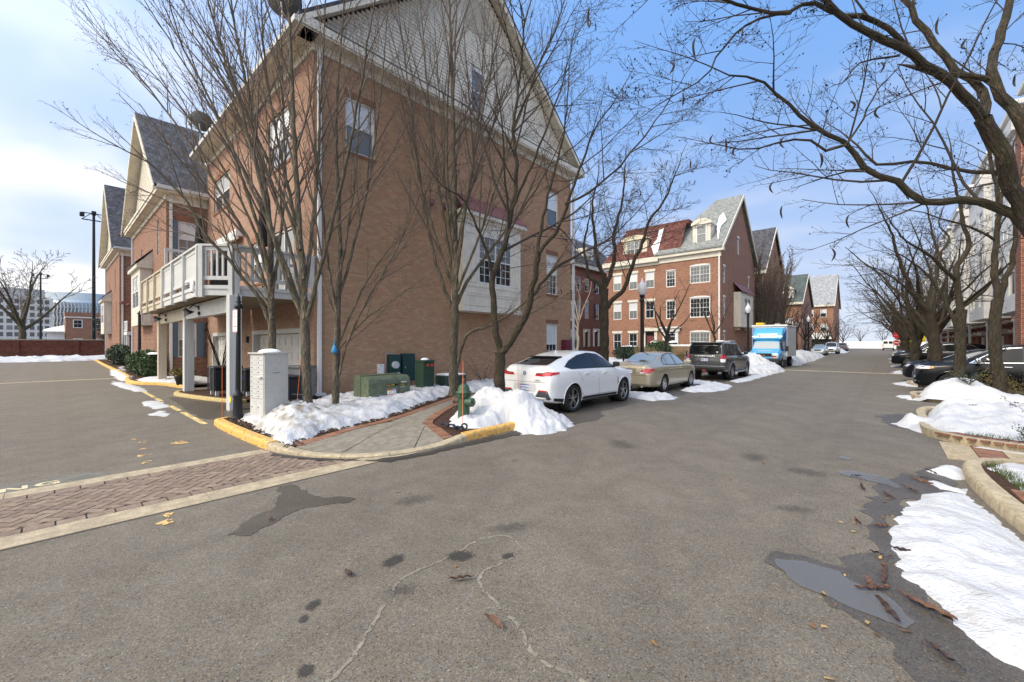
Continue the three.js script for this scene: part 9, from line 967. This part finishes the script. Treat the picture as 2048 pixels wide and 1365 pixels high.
shrub('dark leafy evergreen shrub next to the black alley lamp pole', -27.6, 0.1, -3.2, 1.3, 0.62, 0.55, 5200, 0.11, leafG, 501); shrub('broad evergreen shrub with snow on top by the tan deck post', -25.6, 0.1, -3.2, 1.0, 0.6, 0.5, 4600, 0.11, leafG, 502, 0.4); shrub('long low evergreen shrub along the alley kerb', -30.2, 0.1, -3.2, 1.6, 0.55, 0.5, 5200, 0.11, leafG, 503); shrub('clipped evergreen shrub at the farthest alley house', -43, 0.1, -3.5, 2.2, 0.75, 0.7, 4200, 0.14, leafD, 504);
shrub('round dark evergreen bush before the courtyard row', -25.5, 0.1, -37.5, 1.3, 1.1, 1.3, 3500, 0.16, leafD, 505); shrub('dark hedge bush with snow before the red door', -18.2, 0.1, -36.5, 1.5, 0.7, 0.9, 3500, 0.14, leafD, 506, 0.1); shrub('green and straw-coloured bush by the planter wall', -14.6, 0.1, -35.0, 1.3, 0.9, 0.8, 3500, 0.14, leafG, 507);
for (const [x, z, sd, lab] of [[-13.4, -30.5, 511, 'clump of dry ornamental grass behind the gold sedan'], [-15.5, -33.5, 512, 'clump of dry ornamental grass left of the lamp post'], [-12.3, -33.8, 513, 'clump of dry ornamental grass by the planter wall']]) { const t = thing('ornamental_grass', lab, 'grass clump', [x, 0.1, z]); const r = RNG(sd), b = []; for (let k = 0; k < 160; k++) { const a = r() * 6.283, l = 0.8 + r() * 0.6, o = r() * 0.5; b.push(tube([[Math.cos(a) * o * 0.4, 0, Math.sin(a) * o * 0.4], [Math.cos(a) * o, l * 0.6, Math.sin(a) * o], [Math.cos(a) * (o + 0.25), l, Math.sin(a) * (o + 0.25)]], 0.008, 3, false)); } part(t, 'blade', b, grassT); }
// leggy shrubs poking through the right-hand snow
function leggy(label, x, y, z, n, h, seed, mat) { const t = thing('leggy_shrub', label, 'shrub', [x, y, z]); const r = RNG(seed), st = [], T = new Tubes(), L = []; for (let k = 0; k < n; k++) { const a = r() * 6.283, l = h * (0.6 + 0.6 * r()); const P = [V3(0, 0, 0)]; let d = V3(Math.cos(a) * 0.7, 0.8, Math.sin(a) * 0.7).normalize(); for (let i = 1; i < 7; i++) { d.x += (r() - 0.5) * 0.4; d.z += (r() - 0.5) * 0.4; d.y += (r() - 0.5) * 0.3; d.normalize(); P.push(P[i - 1].clone().addScaledVector(d, l / 6)); if (i > 1) L.push(leafCloud(7, 0.07, 0.06, 0.07, 0.035, seed + k * 7 + i, 0).translate(P[i].x, P[i].y - 0.05, P[i].z)); } T.add(P, P.map((_, i) => lerp(0.006, 0.002, i / 6)), 4); } part(t, 'stem', T.geo(), BARK.twig); part(t, 'foliage', L, mat); return t; }
leggy('sparse yellow-green shrub beside the black SUV door', 2.9, 0.12, -18.9, 26, 0.9, 521, leafY); leggy('sparse yellow-green shrub between the two right-hand trunks', 2.1, 0.12, -19.0, 22, 0.8, 522, leafY); leggy('low twiggy shrub poking out of the pointed snow mound', 1.75, 0.55, -17.6, 14, 0.45, 523, leafD); leggy('arching leafy twigs over the big right-hand snow mound', 2.1, 0.35, -11.6, 9, 0.75, 524, leafY); leggy('small leafy twigs at the bed corner above the kerb', 1.75, 0.13, -10.75, 7, 0.3, 525, leafG); leggy('yellowish twiggy shrub behind the pointed snow mound', 3.4, 0.12, -18.2, 22, 0.8, 526, leafY); leggy('dry weed stems against the brick wall behind the white SUV', -11.6, 0.2, -11.2, 8, 1.1, 527, std([0.12, 0.06, 0.03], 0.9, { side: THREE.DoubleSide }));
{ const t = thing('potted_plant', 'low green plant in a black pot by the tan post', 'potted plant', [-20.6, 0.1, -3.5]); part(t, 'pot', lathe([[0.001, 0], [0.2, 0], [0.28, 0.32], [0.3, 0.34], [0.26, 0.34], [0.001, 0.3]], 18), M.black); part(t, 'foliage', leafCloud(700, 0.4, 0.2, 0.4, 0.08, 531).translate(0, 0.28, 0), leafY); const st = []; for (let k = 0; k < 8; k++) st.push(tube([[0, 0.3, 0], [Math.cos(k) * 0.3, 0.6, Math.sin(k) * 0.3]], 0.008, 4)); part(t, 'stem', st, BARK.twig); }
{ const t = thing('pine_tree', 'dark green pine with layered boughs behind the alley wall', 'tree', [-66.5, 0, -5.0]); part(t, 'trunk', tube([[0, 0, 0], [0.1, 3, 0], [0, 6.8, 0]], [0.16, 0.12, 0.04], 8), BARK.locust); const L = []; const r = RNG(541); for (let k = 0; k < 26; k++) { const y = 1.8 + k * 0.2, R = (7.6 - y) * 0.38 * (0.7 + 0.6 * r()), a = k * 2.4; L.push(leafCloud(260, R * 0.6, 0.28, 0.55, 0.16, 541 + k, 0).rotateY(-a).translate(Math.cos(a) * R * 0.6, y, Math.sin(a) * R * 0.6)); } part(t, 'crown', L, leafD); }
{ const t = thing('alley_pole', 'slim black lamp pole rising from the alley hedge', 'pole', [-28.4, 0.1, -3.05]); part(t, 'pole', [cyl(0.075, 0.06, 3.1, 0, 0, 0, 12), cyl(0.13, 0.08, 0.5, 0, 0, 0, 12)], M.blackMetal); part(t, 'cap', lathe([[0.06, 3.1], [0.1, 3.14], [0.06, 3.2], [0.001, 3.3]], 12), M.blackMetal); }
// fallen seed pods and leaves
const podM = [std([0.075, 0.035, 0.02], 0.6), std([0.11, 0.05, 0.028], 0.65), std([0.045, 0.024, 0.016], 0.6)], leafM = [std([0.33, 0.16, 0.045], 0.8, { side: THREE.DoubleSide }), std([0.42, 0.26, 0.10], 0.8, { side: THREE.DoubleSide }), std([0.18, 0.08, 0.03], 0.8, { side: THREE.DoubleSide })];
function pod(L, seed) { const r = RNG(seed), P = [], n = 16; let a = r() * 6; let x = 0, z = 0; const tw = (r() - 0.5) * 3; for (let i = 0; i <= n; i++) { P.push([x, 0.008 + 0.012 * Math.abs(Math.sin(i * 0.7 + seed)), z]); a += (r() - 0.45) * 0.45; x += Math.cos(a) * L / n; z += Math.sin(a) * L / n; } const v = []; const w = i => 0.014 * Math.sin(Math.PI * clamp(i / n * 0.94 + 0.03)) + 0.002; const R = P.map((p, i) => { const b = P[Math.min(n, i + 1)], c = P[Math.max(0, i - 1)], dx = b[0] - c[0], dz = b[2] - c[2], l = Math.hypot(dx, dz) || 1, t = tw * i / n; const wx = -dz / l * w(i), wz = dx / l * w(i); return [[p[0] + wx * Math.cos(t), p[1] + w(i) * Math.sin(t) + 0.012, p[2] + wz * Math.cos(t)], [p[0] - wx * Math.cos(t), p[1] - w(i) * Math.sin(t) + 0.012, p[2] - wz * Math.cos(t)]]; }); for (let i = 0; i < n; i++) { const [a0, b0] = R[i], [a1, b1] = R[i + 1]; for (const dy of [0.003, -0.003]) v.push(...[a0, b0, b1, a0, b1, a1].flatMap(p => [p[0], p[1] + dy, p[2]])); } const g = new THREE.BufferGeometry(); g.setAttribute('position', new THREE.Float32BufferAttribute(v, 3)); g.computeVertexNormals(); return g; }
for (const m of podM) m.side = THREE.DoubleSide;
const podSpots = [[-2.39, -1.95, 0.2], [-1.89, -1.84, 0.17], [-2.95, -1.51, 0.11], [-4.52, -1.47, 0.08], [-0.24, -5.33, 0.2], [-0.19, -6.39, 0.3], [-0.05, -6.5, 0.28], [0.12, -6.9, 0.25], [-0.36, -6.97, 0.14], [-0.02, -4.02, 0.3], [0.04, -3.95, 0.34], [0.1, -3.9, 0.3], [0.02, -3.98, 0.26], [-0.12, -4.05, 0.2], [0.06, -3.5, 0.3], [0.16, -3.4, 0.24], [0.05, -4.55, 0.16], [0.02, -4.75, 0.14], [-0.1, -5.2, 0.16], [0.2, -7.4, 0.3], [0.36, -7.55, 0.25], [0.5, -7.45, 0.2], [0.28, -3.0, 0.35], [0.5, -2.9, 0.3], [0.35, -5.1, 0.12], [1.3, -12.0, 0.18], [1.75, -12.4, 0.14], [2.0, -11.8, 0.1]];
podSpots.forEach(([x, z, L], i) => single('seed_pod', x > 0.9 ? 'dark curled seed pod lying on the big snow mound' : z < -6 ? 'long brown seed pod in the wet gutter near the kerb corner' : x > -0.5 ? 'long brown seed pod strewn around the right-hand puddle' : 'brown seed pod lying alone on the open asphalt', 'seed pod', pod(L, 600 + i), podM[i % 3], [x, x > 0.9 ? 0.52 : 0.35 < x && x < 0.4 ? 0.1 : 0.004, z], 'fallen seed pods', i * 1.3));
for (let i = 0; i < 46; i++) { const r = RNG(700 + i); let x, z; if (i < 30) { z = -2.6 - r() * 5; x = -0.35 + r() * 0.5; } else { x = -5.4 + r() * 5.5; z = -1.2 - r() * 7; } const s = 0.012 + r() * 0.016; const g = quad([-s, 0.002, -s * 0.4], [s, 0.006, -s * 0.3], [s * 0.8, 0.012, s * 0.4], [-s * 0.9, 0.005, s * 0.45]); single('fallen_leaf', i < 30 ? 'small fallen leaf scrap along the wet edge of the right-hand snow' : 'small pale leaf scrap lying on the open asphalt', 'leaf', g, leafM[i % 3], [x, 0.008, z], i < 30 ? 'leaf scraps by the snow' : 'leaf scraps on the asphalt', r() * 6); }
// grass tufts behind the near right kerb
{ const r = RNG(801), b = []; for (let k = 0; k < 900; k++) { const t = r(), x = 0.98 + r() * 0.14 + t * 0.25, z = -8.3 + t * 2.4 + (r() - 0.5) * 0.2, l = 0.04 + r() * 0.07, a = r() * 6.283; b.push(tube([[x, 0.1, z], [x + Math.cos(a) * l * 0.4, 0.1 + l, z + Math.sin(a) * l * 0.4]], [0.003, 0.001], 3, false)); } for (let k = 0; k < 500; k++) { const t = r(), x = 1.0 + t * 2, z = -10.85 - r() * 0.12, l = 0.03 + r() * 0.06, a = r() * 6.283; b.push(tube([[x, 0.1, z], [x + Math.cos(a) * l * 0.4, 0.1 + l, z + Math.sin(a) * l * 0.4]], [0.003, 0.001], 3, false)); } const m = single('grass_tufts', 'short green grass tufts along the right-hand kerbs', 'grass', b, std([0.09, 0.13, 0.03], 0.8, { side: THREE.DoubleSide })); m.userData.kind = 'stuff'; }
// bark mulch scattered over the bed edge
{ const g = new THREE.BoxGeometry(0.05, 0.012, 0.018), n = 1600, im = new THREE.InstancedMesh(g, std(0xffffff, 0.95), n), d = new THREE.Object3D(), c = new THREE.Color(), r = RNG(811); for (let i = 0; i < n; i++) { let x, z; const t = r(); if (t < 0.35) { x = -10.5 + r() * 3.4; z = -2.5 - r() * 0.3; } else { const L = [[-7.35, -2.8], [-7.65, -3.6], [-7.95, -4.5], [-8.3, -5.3], [-9.0, -6.5], [-9.7, -7.7], [-10.0, -8.6]], q = r() * 5.99, k = Math.floor(q); x = lerp(L[k][0], L[k + 1][0], q - k) - r() * 0.45; z = lerp(L[k][1], L[k + 1][1], q - k) - 0.05 + (r() - 0.5) * 0.15; } d.position.set(x, hI(x, z) - 0.012 + r() * 0.015, z); d.rotation.set((r() - 0.5) * 0.7, r() * 6.3, (r() - 0.5) * 0.7); d.scale.setScalar(0.5 + r()); d.updateMatrix(); im.setMatrixAt(i, d.matrix); const k = 0.5 + r(); im.setColorAt(i, c.setRGB(0.07 * k, 0.04 * k, 0.025 * k)); } im.name = 'bark_mulch'; im.userData = { label: 'dark bark mulch chips along the edge of the snowy bed', category: 'mulch', kind: 'stuff' }; scene.add(im); }
sh(scene);
renderer.render(scene, camera);
